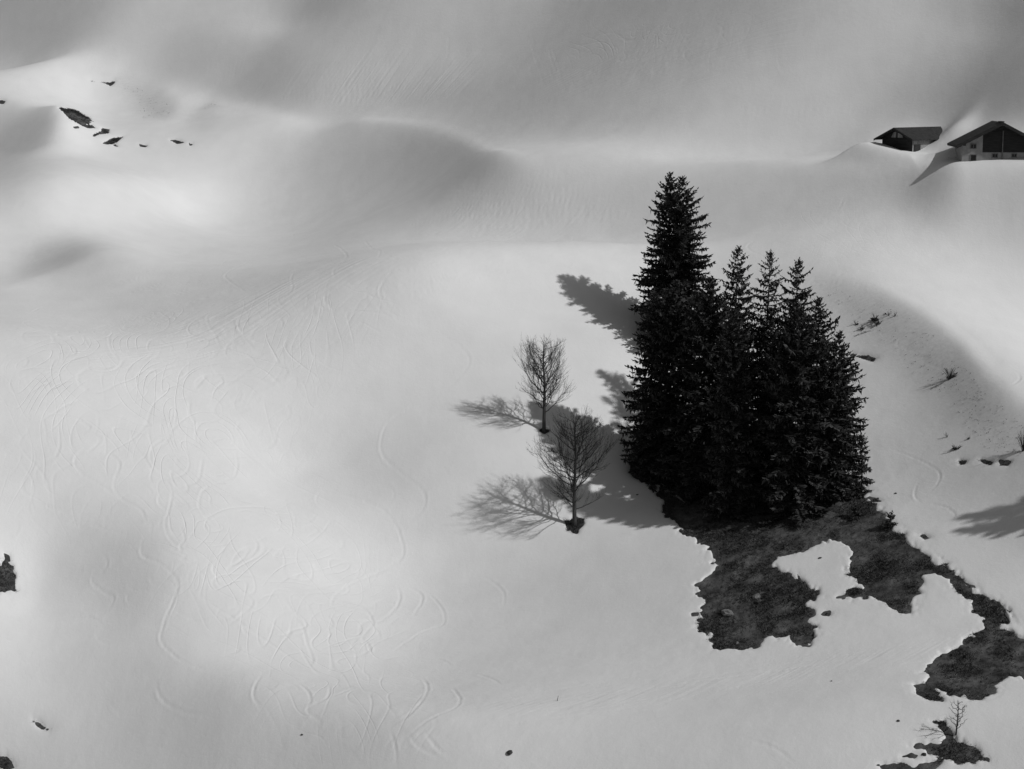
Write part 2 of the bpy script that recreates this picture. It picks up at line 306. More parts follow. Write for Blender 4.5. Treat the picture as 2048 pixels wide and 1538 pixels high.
[46,212,-17,-21,-25,-27,-28,-30,-30,-25,-16,-8,-3,-2,-2,-2,-8,-14,-22,-30,-38,-43,-47,-49,-51,-56,-57,-59,-59,-54,-46,-36,-23,-11,2,12,20,24,28,30,32,34,35,35,36,34,33,32,29,27,26,25,26,26,27,27,28,27,28,29,30,31,33,36,39,43,49,54,59,60,62,62,61,58,49,32,12,-1,-12],
[46,248,-17,-21,-23,-25,-25,-25,-24,-22,-19,-14,-11,-11,-12,-12,-17,-21,-27,-33,-40,-43,-47,-48,-51,-52,-55,-56,-55,-51,-44,-34,-23,-10,2,13,21,24,28,29,31,33,32,33,32,31,29,26,25,23,23,23,25,26,28,27,28,28,29,29,31,32,34,36,40,44,49,54,58,61,63,65,63,56,37,19,4,-3,-10],
[46,286,-16,-20,-22,-23,-24,-23,-23,-23,-21,-19,-18,-18,-18,-21,-23,-28,-32,-36,-42,-45,-47,-48,-48,-49,-50,-51,-50,-45,-39,-31,-19,-9,3,13,20,24,26,27,28,28,29,28,26,25,23,21,20,19,20,22,25,27,28,28,28,30,29,31,32,33,34,37,41,45,49,54,58,62,68,69,65,46,20,8,0,-4,-8],
[45,337,-11,-15,-20,-22,-23,-23,-23,-25,-24,-25,-24,-23,-23,-24,-26,-29,-32,-37,-39,-44,-47,-49,-48,-46,-45,-44,-45,-42,-37,-31,-24,-14,-5,5,13,20,21,23,22,23,22,21,21,18,18,16,15,14,16,18,21,25,28,30,29,30,30,31,32,33,33,36,38,42,45,49,54,59,65,72,75,65,29,7,1,-3,-6,-8,-12],
[45,375,-9,-16,-19,-23,-23,-25,-25,-26,-27,-29,-28,-28,-27,-27,-29,-33,-37,-40,-43,-47,-50,-50,-48,-44,-41,-38,-37,-32,-27,-22,-14,-6,1,9,15,18,19,18,16,14,13,12,10,10,9,8,9,10,12,16,21,26,29,31,32,31,32,32,32,34,34,37,39,42,45,49,54,61,68,76,79,61,14,0,-4,-7,-8,-10,-12],
[45,411,-10,-15,-20,-22,-25,-25,-27,-28,-30,-32,-32,-32,-31,-31,-32,-35,-40,-43,-47,-51,-52,-53,-49,-42,-36,-32,-28,-22,-16,-10,-4,4,9,14,17,18,15,13,8,6,2,2,-1,0,0,1,2,6,8,15,20,27,31,32,33,33,33,33,33,34,36,37,39,42,45,49,54,62,71,78,80,58,6,-6,-9,-10,-11,-12,-13],
[45,443,-10,-16,-20,-23,-24,-27,-28,-30,-32,-34,-35,-36,-35,-34,-35,-38,-42,-46,-49,-54,-56,-55,-51,-41,-32,-25,-19,-12,-5,2,8,15,17,19,19,16,12,7,2,-3,-7,-8,-10,-10,-9,-7,-4,0,5,13,19,28,32,35,34,34,34,33,34,34,36,38,39,42,44,48,53,63,72,80,81,55,2,-11,-13,-14,-14,-14,-14],
[44,473,-4,-10,-16,-20,-23,-24,-27,-29,-31,-34,-36,-37,-38,-39,-38,-38,-41,-43,-47,-52,-56,-59,-59,-52,-41,-28,-19,-11,-2,6,14,21,24,25,23,19,14,8,3,-4,-9,-14,-17,-18,-18,-17,-15,-11,-5,1,10,19,28,33,36,36,35,33,34,34,35,36,37,39,41,43,47,53,63,73,81,81,51,0,-14,-16,-17,-17,-17,-16,-16],
[44,494,-4,-11,-17,-20,-22,-24,-26,-29,-33,-35,-37,-39,-39,-41,-40,-41,-42,-44,-48,-52,-57,-60,-61,-55,-40,-26,-14,-4,7,16,24,29,30,28,23,18,13,7,0,-6,-13,-18,-21,-24,-25,-24,-22,-18,-11,-3,7,17,29,34,36,36,35,34,34,34,34,36,36,38,40,42,45,53,63,74,83,81,45,-1,-15,-21,-20,-19,-19,-18,-17],
[44,509,-5,-12,-16,-20,-23,-23,-26,-29,-33,-36,-37,-39,-40,-41,-41,-41,-43,-44,-47,-51,-55,-60,-61,-56,-40,-24,-10,2,13,22,28,32,31,27,23,18,12,6,0,-7,-14,-19,-23,-27,-29,-30,-27,-24,-17,-8,3,16,27,34,37,36,35,34,33,33,33,35,35,37,38,41,46,52,64,75,84,82,38,-3,-17,-24,-23,-23,-21,-20,-18],
[43,512,5,-6,-11,-17,-20,-22,-24,-25,-28,-33,-35,-37,-39,-39,-40,-40,-41,-42,-43,-45,-48,-52,-56,-57,-54,-39,-23,-8,4,15,23,28,29,28,25,21,17,12,6,0,-5,-13,-18,-23,-28,-32,-32,-32,-29,-22,-13,0,13,26,33,36,36,34,33,32,32,32,33,34,36,38,40,46,52,65,76,85,81,30,-3,-20,-26,-27,-26,-23,-22,-20,-16],
[43,514,4,-6,-12,-16,-19,-22,-23,-25,-28,-31,-33,-36,-38,-38,-38,-39,-40,-39,-41,-42,-44,-47,-49,-51,-49,-37,-22,-8,3,13,20,22,24,23,21,18,15,12,6,2,-4,-10,-15,-22,-27,-32,-34,-35,-32,-26,-17,-4,10,24,32,35,35,33,31,30,30,30,32,34,35,37,41,46,53,66,78,85,80,21,-5,-21,-30,-30,-29,-27,-23,-21,-18],
[43,508,2,-6,-11,-15,-18,-21,-23,-24,-26,-29,-32,-33,-35,-37,-37,-37,-37,-37,-37,-38,-39,-41,-41,-43,-41,-33,-21,-10,0,7,13,16,17,17,17,15,13,11,6,3,-2,-8,-14,-19,-25,-31,-34,-35,-35,-29,-20,-7,7,22,29,34,33,31,29,28,29,28,31,33,35,39,41,47,54,67,78,85,77,13,-8,-22,-33,-34,-33,-29,-26,-22,-18],
[43,494,1,-6,-10,-13,-17,-20,-21,-24,-25,-26,-29,-31,-32,-34,-35,-34,-35,-34,-34,-34,-34,-34,-34,-35,-33,-28,-20,-12,-4,2,7,9,12,12,13,12,12,10,6,2,-1,-7,-12,-18,-24,-30,-33,-35,-35,-31,-23,-10,4,19,27,31,32,29,27,26,27,28,30,33,36,39,43,49,56,68,78,82,70,7,-12,-25,-34,-37,-36,-32,-28,-24,-19],
[42,466,7,1,-6,-9,-13,-15,-18,-20,-21,-24,-25,-26,-27,-30,-31,-31,-32,-31,-31,-31,-29,-29,-29,-28,-28,-27,-23,-18,-12,-7,-2,2,6,7,9,10,11,10,8,5,2,-3,-6,-12,-18,-23,-28,-32,-35,-36,-33,-25,-13,1,16,25,29,29,28,25,25,26,28,30,33,36,41,45,51,59,70,79,78,55,-1,-16,-26,-34,-40,-38,-34,-30,-26,-20,-15],
[42,442,5,-1,-5,-9,-11,-14,-16,-18,-20,-22,-23,-23,-25,-26,-28,-28,-28,-28,-27,-27,-25,-24,-24,-22,-22,-21,-18,-15,-11,-8,-4,0,3,4,6,8,8,7,6,4,0,-2,-8,-11,-17,-22,-28,-32,-35,-37,-34,-28,-16,-2,13,22,26,28,26,25,24,26,27,31,34,37,43,49,54,63,73,78,74,30,-9,-19,-27,-35,-39,-40,-36,-32,-26,-22,-16],
[42,411,4,-2,-5,-9,-10,-12,-15,-17,-19,-21,-20,-21,-22,-23,-24,-24,-24,-24,-22,-22,-21,-19,-18,-16,-15,-15,-12,-11,-8,-6,-4,-1,0,1,2,3,5,5,3,1,-1,-4,-7,-11,-16,-21,-26,-30,-35,-38,-38,-31,-20,-7,10,19,24,26,25,25,24,26,29,32,34,40,45,52,60,67,75,77,61,9,-18,-24,-29,-33,-39,-40,-37,-33,-27,-23,-16],
[41,370,7,2,-3,-6,-8,-10,-11,-14,-16,-19,-19,-19,-18,-19,-19,-20,-19,-20,-19,-18,-16,-15,-12,-11,-9,-8,-7,-6,-5,-4,-3,-2,-2,-3,-3,-3,-2,-1,1,0,-1,-4,-5,-8,-11,-15,-18,-24,-28,-34,-39,-39,-36,-26,-11,5,15,22,24,25,25,25,27,30,33,37,41,49,56,64,71,77,72,39,-7,-24,-28,-31,-33,-38,-38,-37,-33,-28,-24,-17,-9],
[41,334,5,0,-3,-7,-7,-10,-11,-13,-17,-18,-18,-17,-17,-16,-15,-15,-15,-14,-13,-11,-10,-7,-5,-2,-1,0,1,2,1,2,1,0,-1,-4,-8,-9,-8,-7,-4,-5,-5,-8,-8,-10,-12,-13,-16,-21,-25,-32,-38,-42,-40,-31,-17,-1,12,19,23,24,25,26,28,32,35,39,43,52,60,68,75,76,60,15,-17,-29,-31,-32,-33,-36,-37,-35,-33,-28,-24,-18,-9],
[41,295,3,-2,-4,-6,-8,-9,-11,-14,-16,-18,-17,-16,-15,-13,-12,-10,-9,-8,-6,-4,-1,1,4,6,8,9,10,9,8,8,6,5,1,-4,-9,-13,-14,-13,-11,-11,-13,-13,-14,-14,-14,-14,-14,-17,-22,-29,-37,-43,-42,-36,-23,-6,7,16,20,23,25,27,30,33,38,41,47,54,63,72,77,70,39,-5,-24,-30,-32,-33,-32,-34,-34,-34,-32,-28,-24,-17,-10],
[40,248,5,1,-2,-5,-7,-8,-10,-10,-15,-17,-17,-16,-15,-13,-10,-8,-5,-3,-1,2,4,7,10,13,14,16,17,17,16,15,15,12,10,6,2,-5,-12,-17,-19,-20,-20,-20,-21,-21,-21,-20,-17,-15,-14,-19,-27,-34,-43,-43,-39,-27,-10,2,11,17,22,25,28,32,35,40,44,49,57,66,73,74,55,11,-15,-24,-30,-32,-31,-31,-32,-32,-31,-30,-27,-23,-17,-9,3],
[40,206,3,0,-4,-5,-7,-9,-9,-12,-15,-17,-17,-15,-13,-10,-7,-3,0,3,6,9,12,15,18,19,22,22,23,23,22,22,21,19,15,12,8,1,-6,-16,-24,-28,-26,-27,-27,-28,-29,-29,-22,-17,-16,-19,-25,-33,-40,-43,-38,-28,-14,-2,8,15,20,25,29,32,37,41,46,53,60,67,70,66,28,-6,-19,-24,-28,-29,-30,-29,-29,-29,-29,-27,-25,-21,-16,-8,4],
[40,162,2,-2,-5,-6,-7,-9,-9,-13,-16,-16,-16,-14,-11,-7,-2,1,6,9,12,16,18,22,23,25,26,27,28,28,27,28,26,25,20,17,12,5,-3,-15,-25,-31,-32,-31,-31,-31,-32,-31,-26,-24,-24,-24,-26,-32,-36,-39,-35,-27,-14,-4,6,13,20,24,29,33,37,42,49,55,61,66,63,48,3,-13,-19,-22,-25,-26,-27,-27,-26,-26,-26,-25,-22,-19,-14,-6,7],
[40,117,0,-3,-5,-6,-8,-9,-10,-13,-16,-16,-15,-12,-7,-4,2,7,11,14,18,21,24,25,27,28,30,30,31,32,32,31,31,28,24,20,15,8,-1,-14,-24,-33,-35,-34,-33,-33,-32,-31,-29,-29,-28,-30,-30,-33,-34,-33,-30,-23,-13,-3,6,12,20,24,29,32,38,42,50,56,61,60,52,22,-7,-15,-18,-20,-21,-23,-24,-24,-23,-22,-22,-22,-19,-16,-11,-2,10],
[39,70,2,-2,-4,-6,-7,-7,-9,-11,-14,-15,-15,-12,-9,-4,1,7,11,16,19,22,24,26,27,29,30,31,33,33,34,34,34,32,31,26,22,17,11,1,-10,-21,-31,-35,-35,-34,-34,-33,-32,-31,-32,-31,-31,-33,-34,-34,-30,-25,-19,-9,-1,7,13,19,25,28,33,37,43,49,54,57,50,32,9,-8,-13,-16,-18,-19,-20,-20,-20,-19,-18,-18,-17,-15,-11,-6,3,16,30],
[39,25,0,-3,-5,-5,-7,-8,-9,-11,-14,-14,-12,-10,-6,1,5,12,16,19,22,24,26,27,28,30,31,32,33,34,35,35,34,34,31,27,24,18,13,5,-6,-15,-25,-33,-34,-34,-34,-34,-33,-33,-32,-32,-33,-33,-34,-34,-29,-22,-16,-7,1,8,14,21,24,29,33,37,42,46,51,49,37,17,4,-6,-11,-14,-15,-16,-17,-17,-16,-15,-13,-12,-11,-9,-5,2,10,25,37],
[39,-19,-2,-4,-5,-6,-7,-7,-9,-11,-13,-13,-10,-6,-1,4,11,15,19,22,23,26,26,27,28,30,31,32,34,33,35,34,35,34,31,28,23,20,15,7,0,-9,-18,-26,-31,-33,-34,-34,-33,-33,-33,-33,-33,-33,-33,-32,-29,-22,-15,-5,2,10,15,21,25,29,33,37,40,44,45,37,24,12,3,-4,-8,-11,-12,-13,-14,-13,-13,-9,-8,-5,-4,0,4,12,22,34,45],
[38,-63,-1,-3,-4,-6,-5,-7,-6,-8,-12,-12,-10,-6,-3,3,8,14,19,21,23,24,25,25,27,28,29,31,33,32,33,33,34,35,33,31,27,24,20,16,10,4,-3,-11,-18,-25,-29,-32,-33,-33,-33,-33,-32,-33,-33,-32,-31,-29,-22,-14,-5,3,10,16,21,26,30,33,36,38,38,37,28,18,10,3,-2,-5,-8,-9,-9,-10,-9,-8,-5,0,3,6,12,18,26,35,45,51,53],
[38,-105,-3,-3,-5,-5,-5,-5,-6,-8,-11,-10,-7,-3,2,6,12,16,20,22,22,24,24,25,26,27,29,30,31,31,32,32,33,34,32,30,27,24,20,16,12,7,1,-5,-10,-17,-23,-27,-30,-31,-32,-32,-32,-32,-32,-32,-31,-28,-22,-14,-5,3,10,16,22,26,29,32,34,35,34,30,22,16,10,5,0,-2,-4,-5,-6,-5,-4,-2,3,8,14,21,28,36,43,49,53,54,51],
[38,-146,-3,-4,-4,-5,-4,-4,-5,-8,-10,-8,-3,0,5,9,15,18,20,21,22,23,23,23,25,27,28,29,29,29,30,31,32,33,31,30,26,23,19,17,13,8,4,-1,-5,-10,-15,-19,-25,-26,-29,-31,-31,-32,-31,-31,-30,-27,-22,-14,-5,3,10,16,21,25,28,31,31,32,29,26,20,15,11,7,3,1,0,-1,-1,1,2,6,12,20,29,38,49,55,59,60,58,52,44],
[38,-185,-3,-4,-4,-3,-3,-4,-4,-8,-9,-5,0,4,7,12,16,19,20,20,20,21,22,23,24,25,27,27,27,27,28,30,31,32,30,29,25,22,19,17,12,9,5,2,-2,-5,-8,-13,-16,-20,-24,-26,-29,-30,-31,-30,-29,-25,-20,-14,-6,3,9,15,21,23,27,28,29,28,27,24,19,15,12,10,6,5,4,5,5,8,11,16,25,35,46,59,69,72,70,64,55,46,37],
[37,-218,-3,-4,-3,-3,-2,-3,-2,-5,-8,-7,-2,3,7,10,13,17,19,18,19,19,20,20,21,23,24,25,24,25,25,27,28,31,31,29,27,25,21,18,16,12,8,5,3,0,-2,-4,-7,-9,-12,-16,-20,-24,-27,-28,-28,-27,-23,-19,-14,-5,1,9,14,18,22,24,26,27,26,25,23,19,17,14,12,10,9,10,10,14,17,22,29,41,53,65,77,84,81,72,60,48,38,30,21],
[37,-252,-3,-3,-2,-2,-2,-1,-2,-6,-8,-5,1,6,9,11,15,18,17,17,17,17,18,19,20,21,22,22,22,23,23,26,27,30,29,29,26,23,20,17,15,11,7,5,3,1,-1,-2,-3,-5,-6,-8,-12,-17,-21,-23,-24,-24,-20,-18,-12,-6,1,7,12,16,20,22,24,25,24,25,22,21,18,17,15,15,15,16,19,23,29,36,45,57,70,79,86,84,73,59,48,41,38,33,25],
[37,-283,-3,-2,-2,-1,0,-1,-3,-8,-7,-2,3,9,11,14,16,16,16,15,15,16,16,17,18,19,19,20,20,20,22,24,27,28,29,27,25,22,19,16,13,10,7,4,2,0,0,-1,-1,-1,-2,-2,-5,-10,-14,-17,-19,-19,-17,-15,-11,-6,0,5,11,15,18,20,22,23,25,24,23,22,21,20,20,20,22,23,28,35,42,51,61,70,78,81,78,65,51,42,40,45,47,46,37],
[36,-311,-3,-1,-2,0,0,0,-1,-4,-9,-6,0,7,11,13,15,17,15,14,13,13,13,14,15,16,16,17,18,17,19,20,23,25,28,28,26,23,21,17,15,13,8,6,3,1,0,0,0,0,1,1,2,-1,-4,-8,-11,-13,-14,-13,-12,-10,-5,-1,5,9,13,17,19,21,24,24,25,25,25,24,25,25,26,29,33,38,47,56,65,70,74,72,65,53,43,38,38,41,50,58,60,53,32],
[36,-342,-1,-1,-1,1,0,1,0,-5,-10,-4,3,10,13,15,16,17,14,11,10,10,11,12,12,14,14,14,15,15,17,19,22,24,27,27,24,23,19,16,14,11,8,4,2,1,0,0,0,1,2,3,4,2,0,-4,-7,-8,-10,-10,-9,-8,-4,0,4,9,13,16,19,22,25,26,27,28,28,29,29,31,34,37,42,49,59,67,72,71,61,52,43,38,36,37,38,42,54,65,72,68,48],
[36,-373,-1,0,0,0,1,1,2,-4,-9,-2,7,12,16,17,18,16,11,8,6,7,8,9,10,10,11,12,12,13,16,18,21,24,25,26,23,22,18,15,13,9,7,3,1,0,0,0,0,2,2,5,5,4,2,-2,-5,-7,-7,-7,-7,-6,-2,1,5,10,14,18,21,24,27,29,30,32,33,34,35,38,41,46,52,59,67,69,64,54,44,38,37,36,36,38,38,43,56,72,83,81,61],
[36,-406,0,-1,0,-1,0,1,5,1,-5,1,9,16,19,19,19,14,7,3,3,3,4,6,7,8,8,9,10,12,14,17,20,23,25,25,22,21,17,14,11,9,5,3,0,0,-1,0,1,1,3,6,5,5,3,-2,-4,-5,-6,-6,-5,-4,0,3,7,12,17,20,24,28,30,34,34,37,38,39,42,44,49,55,60,66,65,57,47,41,37,35,36,36,37,38,39,44,61,81,93,91,72],
[35,-438,-2,-2,-1,-1,-2,-1,0,8,9,1,5,14,19,21,22,19,10,2,-1,-3,-1,1,3,3,5,6,6,9,10,13,16,20,22,25,23,22,20,16,13,10,8,5,2,0,-1,-1,-1,1,2,3,5,6,5,3,-1,-4,-5,-5,-5,-3,-2,2,6,11,15,20,24,28,32,35,38,40,41,43,45,48,51,56,61,65,64,51,42,38,35,36,35,36,36,38,38,41,47,70,92,101,98,81,59],
[35,-474,-3,-3,-3,-3,-3,-3,0,11,16,11,13,19,24,24,23,17,5,-4,-8,-7,-6,-3,-1,1,2,3,5,7,9,12,16,19,23,23,23,21,19,15,13,10,7,4,1,0,-2,-1,-1,1,1,4,5,5,5,3,-2,-3,-5,-4,-4,-1,1,5,10,14,20,24,29,33,37,40,43,44,46,48,50,54,57,61,64,62,50,37,35,34,35,35,36,36,37,37,40,42,56,83,103,109,103,87,65],
[35,-514,-4,-4,-5,-5,-6,-4,1,15,21,21,24,28,32,27,22,10,-2,-12,-14,-13,-10,-6,-4,-2,-1,2,4,5,9,12,16,19,22,23,23,20,18,15,12,9,7,4,0,-1,-1,-2,0,0,1,3,4,5,5,2,-2,-3,-4,-3,-1,1,5,9,14,20,24,31,34,39,42,45,47,49,50,52,55,58,60,63,58,47,36,33,33,35,34,36,35,37,37,38,41,50,70,99,112,112,106,91,71],
[34,-549,-6,-6,-7,-6,-7,-8,-6,4,19,25,29,35,41,42,30,16,1,-12,-19,-21,-17,-14,-9,-6,-4,-2,0,3,6,8,12,16,19,22,23,22,20,18,14,12,9,6,3,1,-1,-2,-2,-1,0,0,3,4,4,4,1,-1,-3,-3,0,2,5,9,15,20,25,31,36,40,44,47,50,51,53,54,55,58,60,61,56,45,33,30,32,34,34,35,36,36,36,38,39,46,62,90,112,117,114,107,94,75,52],
[34,-590,-9,-8,-9,-8,-9,-9,-6,7,22,29,37,46,52,50,29,8,-9,-20,-26,-25,-21,-16,-11,-8,-5,-3,0,3,5,8,13,16,20,22,22,22,20,17,14,11,9,7,2,1,-2,-2,-2,-1,-1,0,2,3,3,4,1,0,-1,-1,3,6,10,15,21,26,32,38,42,47,49,52,54,54,55,57,57,59,59,56,40,30,27,29,33,34,35,35,35,37,36,38,43,56,82,107,119,119,115,109,95,78,56],
[34,-634,-10,-11,-10,-11,-10,-11,-4,11,26,35,46,55,58,50,22,0,-17,-26,-30,-28,-23,-17,-12,-8,-6,-3,0,3,5,9,13,16,20,22,23,21,20,17,14,11,9,6,3,0,-1,-3,-2,-2,-1,-1,1,3,3,4,2,1,1,3,7,11,17,21,29,33,40,44,50,52,54,56,56,57,56,57,57,57,51,41,25,23,25,30,34,34,35,36,35,37,37,39,51,75,101,118,122,120,115,109,96,81,61],
[33,-665,-13,-13,-12,-12,-12,-12,-11,-2,17,32,41,54,61,58,42,13,-8,-21,-30,-32,-29,-24,-17,-12,-9,-6,-3,0,3,6,9,14,17,20,22,23,21,20,17,14,11,10,6,2,1,-2,-3,-2,-2,-2,-1,1,2,4,5,4,4,5,8,12,18,24,30,36,43,47,52,55,57,57,57,57,56,55,55,54,46,35,25,19,22,26,31,35,35,35,35,36,37,38,45,69,95,113,122,122,120,115,108,97,83,66,41],
[33,-707,-15,-14,-15,-13,-13,-13,-10,3,23,37,48,59,62,54,33,3,-13,-26,-33,-33,-29,-24,-17,-12,-9,-5,-3,1,3,6,10,14,18,21,22,23,22,19,17,14,12,9,7,3,0,-2,-2,-3,-2,-2,-1,1,4,5,6,8,8,10,14,20,26,32,39,46,50,55,58,59,59,58,56,54,54,52,50,40,30,20,18,19,22,28,33,35,36,35,36,36,37,43,59,89,109,119,122,123,119,113,107,98,86,71,47],
[33,-747,-18,-16,-15,-15,-14,-12,-9,9,29,42,53,62,59,46,23,-3,-19,-30,-34,-34,-29,-23,-17,-12,-8,-5,-2,1,4,7,10,15,19,21,23,23,22,20,17,14,12,10,7,3,0,-1,-2,-3,-2,-1,0,2,5,8,10,12,14,17,21,28,36,42,48,55,58,61,61,60,57,55,52,50,48,45,36,22,16,15,15,20,25,31,35,37,35,36,36,37,40,55,77,105,116,120,122,121,118,112,106,99,89,75,53],
[33,-786,-19,-18,-16,-15,-14,-11,-6,15,33,45,57,61,54,38,13,-10,-23,-32,-36,-34,-28,-23,-16,-11,-8,-5,-1,2,5,7,12,15,19,22,24,23,22,20,18,14,13,10,7,4,1,-1,-2,-2,-1,0,2,5,8,12,15,19,21,25,31,39,45,52,58,61,64,62,59,56,51,48,47,44,38,27,19,11,11,13,17,22,29,34,38,38,36,37,36,38,50,71,96,112,118,119,120,119,115,111,106,100,93,79,59],
[32,-800,-21,-20,-19,-16,-16,-13,-10,-2,19,36,48,57,58,47,28,5,-15,-27,-34,-36,-34,-28,-22,-15,-11,-7,-3,-1,2,6,9,12,16,20,22,24,24,23,20,18,15,13,11,7,5,1,1,-1,1,1,3,5,9,14,18,23,28,32,36,41,49,54,60,63,63,61,56,52,46,43,40,37,32,21,12,10,8,11,15,19,26,33,38,41,40,38,36,38,47,65,88,104,114,116,117,117,116,113,109,108,103,95,84,66,36],
[32,-831,-22,-20,-19,-17,-15,-13,-9,1,23,38,49,56,52,39,19,-2,-20,-29,-36,-37,-34,-27,-20,-15,-9,-7,-3,0,4,6,10,13,17,21,23,24,24,23,21,18,16,14,11,9,5,3,3,2,3,5,8,11,17,22,28,33,39,43,47,51,57,60,62,61,57,51,46,41,35,32,28,23,17,11,7,6,9,13,18,23,30,37,42,44,43,38,39,43,61,81,98,107,111,113,114,113,113,111,110,109,106,99,88,72,44],
[32,-859,-22,-20,-19,-17,-15,-13,-8,5,25,39,49,51,45,31,11,-9,-23,-32,-37,-38,-32,-26,-19,-14,-8,-6,-2,1,4,8,10,14,18,21,24,25,25,23,21,19,17,14,12,10,8,6,5,6,9,12,16,20,27,33,40,46,51,53,55,57,59,59,56,52,44,38,33,28,22,18,15,12,10,8,5,8,11,16,22,26,35,40,46,47,44,42,44,55,76,93,101,106,107,108,108,110,109,111,112,112,109,102,92,78,51],
[31,-859,-24,-22,-20,-19,-17,-15,-13,-7,7,27,39,46,47,37,22,3,-14,-26,-35,-38,-37,-31,-25,-17,-13,-8,-4,-1,2,5,8,11,15,19,22,24,26,25,24,22,19,18,15,14,12,11,10,11,13,17,22,27,33,41,48,54,58,60,58,57,55,53,48,44,37,30,23,18,13,10,8,7,8,8,8,7,10,15,20,25,31,38,45,48,49,46,47,54,71,89,97,100,102,102,102,103,104,107,112,116,115,112,106,96,83,58,29],
[31,-879,-23,-22,-20,-19,-17,-16,-14,-6,10,26,37,42,40,29,14,-3,-18,-29,-36,-39,-36,-30,-23,-16,-12,-6,-4,0,3,6,8,12,16,20,23,25,26,26,24,23,21,19,17,17,16,15,17,20,23,29,36,42,51,58,64,66,64,58,52,48,45,40,33,29,21,14,8,6,5,4,4,6,6,9,10,11,14,20,24,29,35,42,47,50,50,51,56,70,82,92,96,97,97,95,96,96,99,108,116,120,119,114,109,99,87,63,36],
[31,-897,-22,-21,-20,-19,-18,-16,-14,-5,10,25,34,36,32,22,6,-9,-21,-32,-37,-38,-36,-28,-21,-15,-10,-6,-2,0,4,7,9,13,17,20,24,26,27,27,25,24,22,21,21,21,21,22,26,31,36,44,52,61,70,77,75,67,56,45,41,36,33,27,18,12,7,3,1,0,1,3,4,6,7,11,14,16,20,25,29,34,39,44,48,50,53,59,69,79,86,90,92,91,90,89,89,90,97,111,121,124,122,116,110,101,89,67,42],
[31,-912,-21,-20,-20,-18,-19,-16,-14,-4,9,21,29,29,25,14,0,-14,-25,-33,-38,-38,-34,-27,-19,-13,-9,-5,-1,1,4,8,10,14,17,22,25,27,28,28,26,26,25,24,25,25,28,32,37,42,50,61,71,81,89,88,72,51,38,33,30,25,21,15,5,3,0,-1,-1,0,1,3,6,8,12,15,19,23,28,32,35,39,42,45,48,51,57,66,75,80,84,85,85,84,84,82,82,87,98,117,126,126,123,116,109,101,89,71,46],
[30,-906,-19,-20,-19,-18,-19,-17,-17,-14,-5,6,17,22,21,18,7,-6,-19,-27,-34,-38,-37,-33,-25,-17,-12,-7,-4,-1,3,5,8,11,14,19,22,26,29,29,29,29,28,27,28,30,33,36,41,48,56,64,78,89,98,101,84,50,28,27,25,20,14,10,7,3,1,0,-1,0,1,4,7,10,14,18,23,28,32,36,39,43,43,45,46,47,52,58,67,73,77,78,77,77,77,76,76,77,88,104,124,128,126,121,113,107,98,88,71,49,19],
[30,-919,-18,-17,-18,-17,-17,-16,-17,-13,-7,1,10,13,14,10,0,-11,-22,-29,-35,-38,-36,-30,-23,-16,-10,-6,-3,0,3,6,9,12,15,19,24,28,29,31,31,31,31,31,33,36,39,44,52,59,67,79,92,103,107,99,55,26,19,19,17,13,10,8,5,4,3,2,2,5,6,10,15,18,24,28,34,37,42,43,46,47,46,45,45,47,51,57,63,68,70,70,69,69,70,70,72,79,94,113,126,126,121,115,108,100,93,84,69,50,24],
[30,-932,-16,-15,-15,-15,-15,-15,-15,-13,-10,-5,1,4,5,3,-6,-16,-24,-30,-36,-37,-35,-28,-21,-14,-9,-5,-2,1,4,6,10,12,17,20,25,29,31,33,33,34,34,35,38,42,46,52,60,68,79,90,103,110,106,78,26,18,14,14,12,11,8,8,6,6,6,7,8,12,15,20,25,30,35,39,44,46,47,48,49,48,47,45,46,47,51,55,59,62,63,62,63,63,64,66,73,86,103,118,121,119,113,107,100,93,86,77,65,49,27],
[29,-932,-13,-13,-13,-12,-12,-12,-13,-13,-13,-14,-12,-9,-5,-4,-5,-12,-19,-27,-32,-36,-35,-33,-26,-19,-12,-8,-4,-1,1,5,7,9,14,17,22,27,30,33,35,35,36,38,39,43,47,52,59,67,76,87,98,108,110,97,46,17,13,12,11,10,10,9,8,9,10,11,13,17,22,27,32,38,42,45,48,49,51,50,50,50,49,49,47,48,49,51,55,56,57,56,57,57,58,61,68,81,95,107,113,113,108,103,98,90,84,77,70,59,46,27,0],
[29,-948,-11,-10,-9,-9,-9,-9,-9,-11,-14,-17,-19,-19,-16,-13,-13,-17,-24,-28,-32,-36,-35,-30,-25,-16,-11,-6,-4,0,2,5,7,10,14,19,23,28,32,35,36,38,39,40,43,47,52,57,64,73,82,93,102,108,105,77,28,12,11,10,10,11,9,10,11,12,15,18,22,29,34,40,44,49,51,52,54,53,52,52,53,52,53,52,52,51,52,53,55,54,54,52,52,53,57,63,74,89,98,103,103,101,96,92,86,80,74,68,62,51,42,25,4],
[29,-965,-8,-7,-7,-5,-5,-6,-5,-8,-13,-20,-26,-29,-26,-23,-21,-23,-27,-30,-33,-35,-33,-28,-23,-15,-9,-6,-3,0,3,5,7,11,15,19,24,30,33,37,38,40,41,43,46,51,55,61,68,76,86,94,102,106,97,57,18,11,10,10,10,11,11,13,14,18,22,27,33,40,46,51,54,55,57,57,56,56,56,56,57,58,58,58,57,57,56,57,57,54,52,51,50,53,59,67,77,87,92,93,92,88,84,80,74,69,64,58,53,44,36,23,6],
[29,-983,-5,-4,-4,-2,-1,-1,-1,-5,-12,-23,-32,-37,-37,-33,-30,-29,-29,-32,-33,-34,-32,-26,-21,-13,-9,-5,-3,0,3,5,7,12,15,20,26,30,35,38,40,42,43,45,49,52,58,64,70,79,87,95,100,100,88,43,13,10,10,10,11,12,14,16,20,25,31,37,44,51,55,58,60,60,61,60,60,61,61,62,63,65,65,65,65,64,62,61,59,56,53,50,51,53,60,66,72,81,82,82,80,76,71,68,63,58,53,49,43,37,30,21,7],
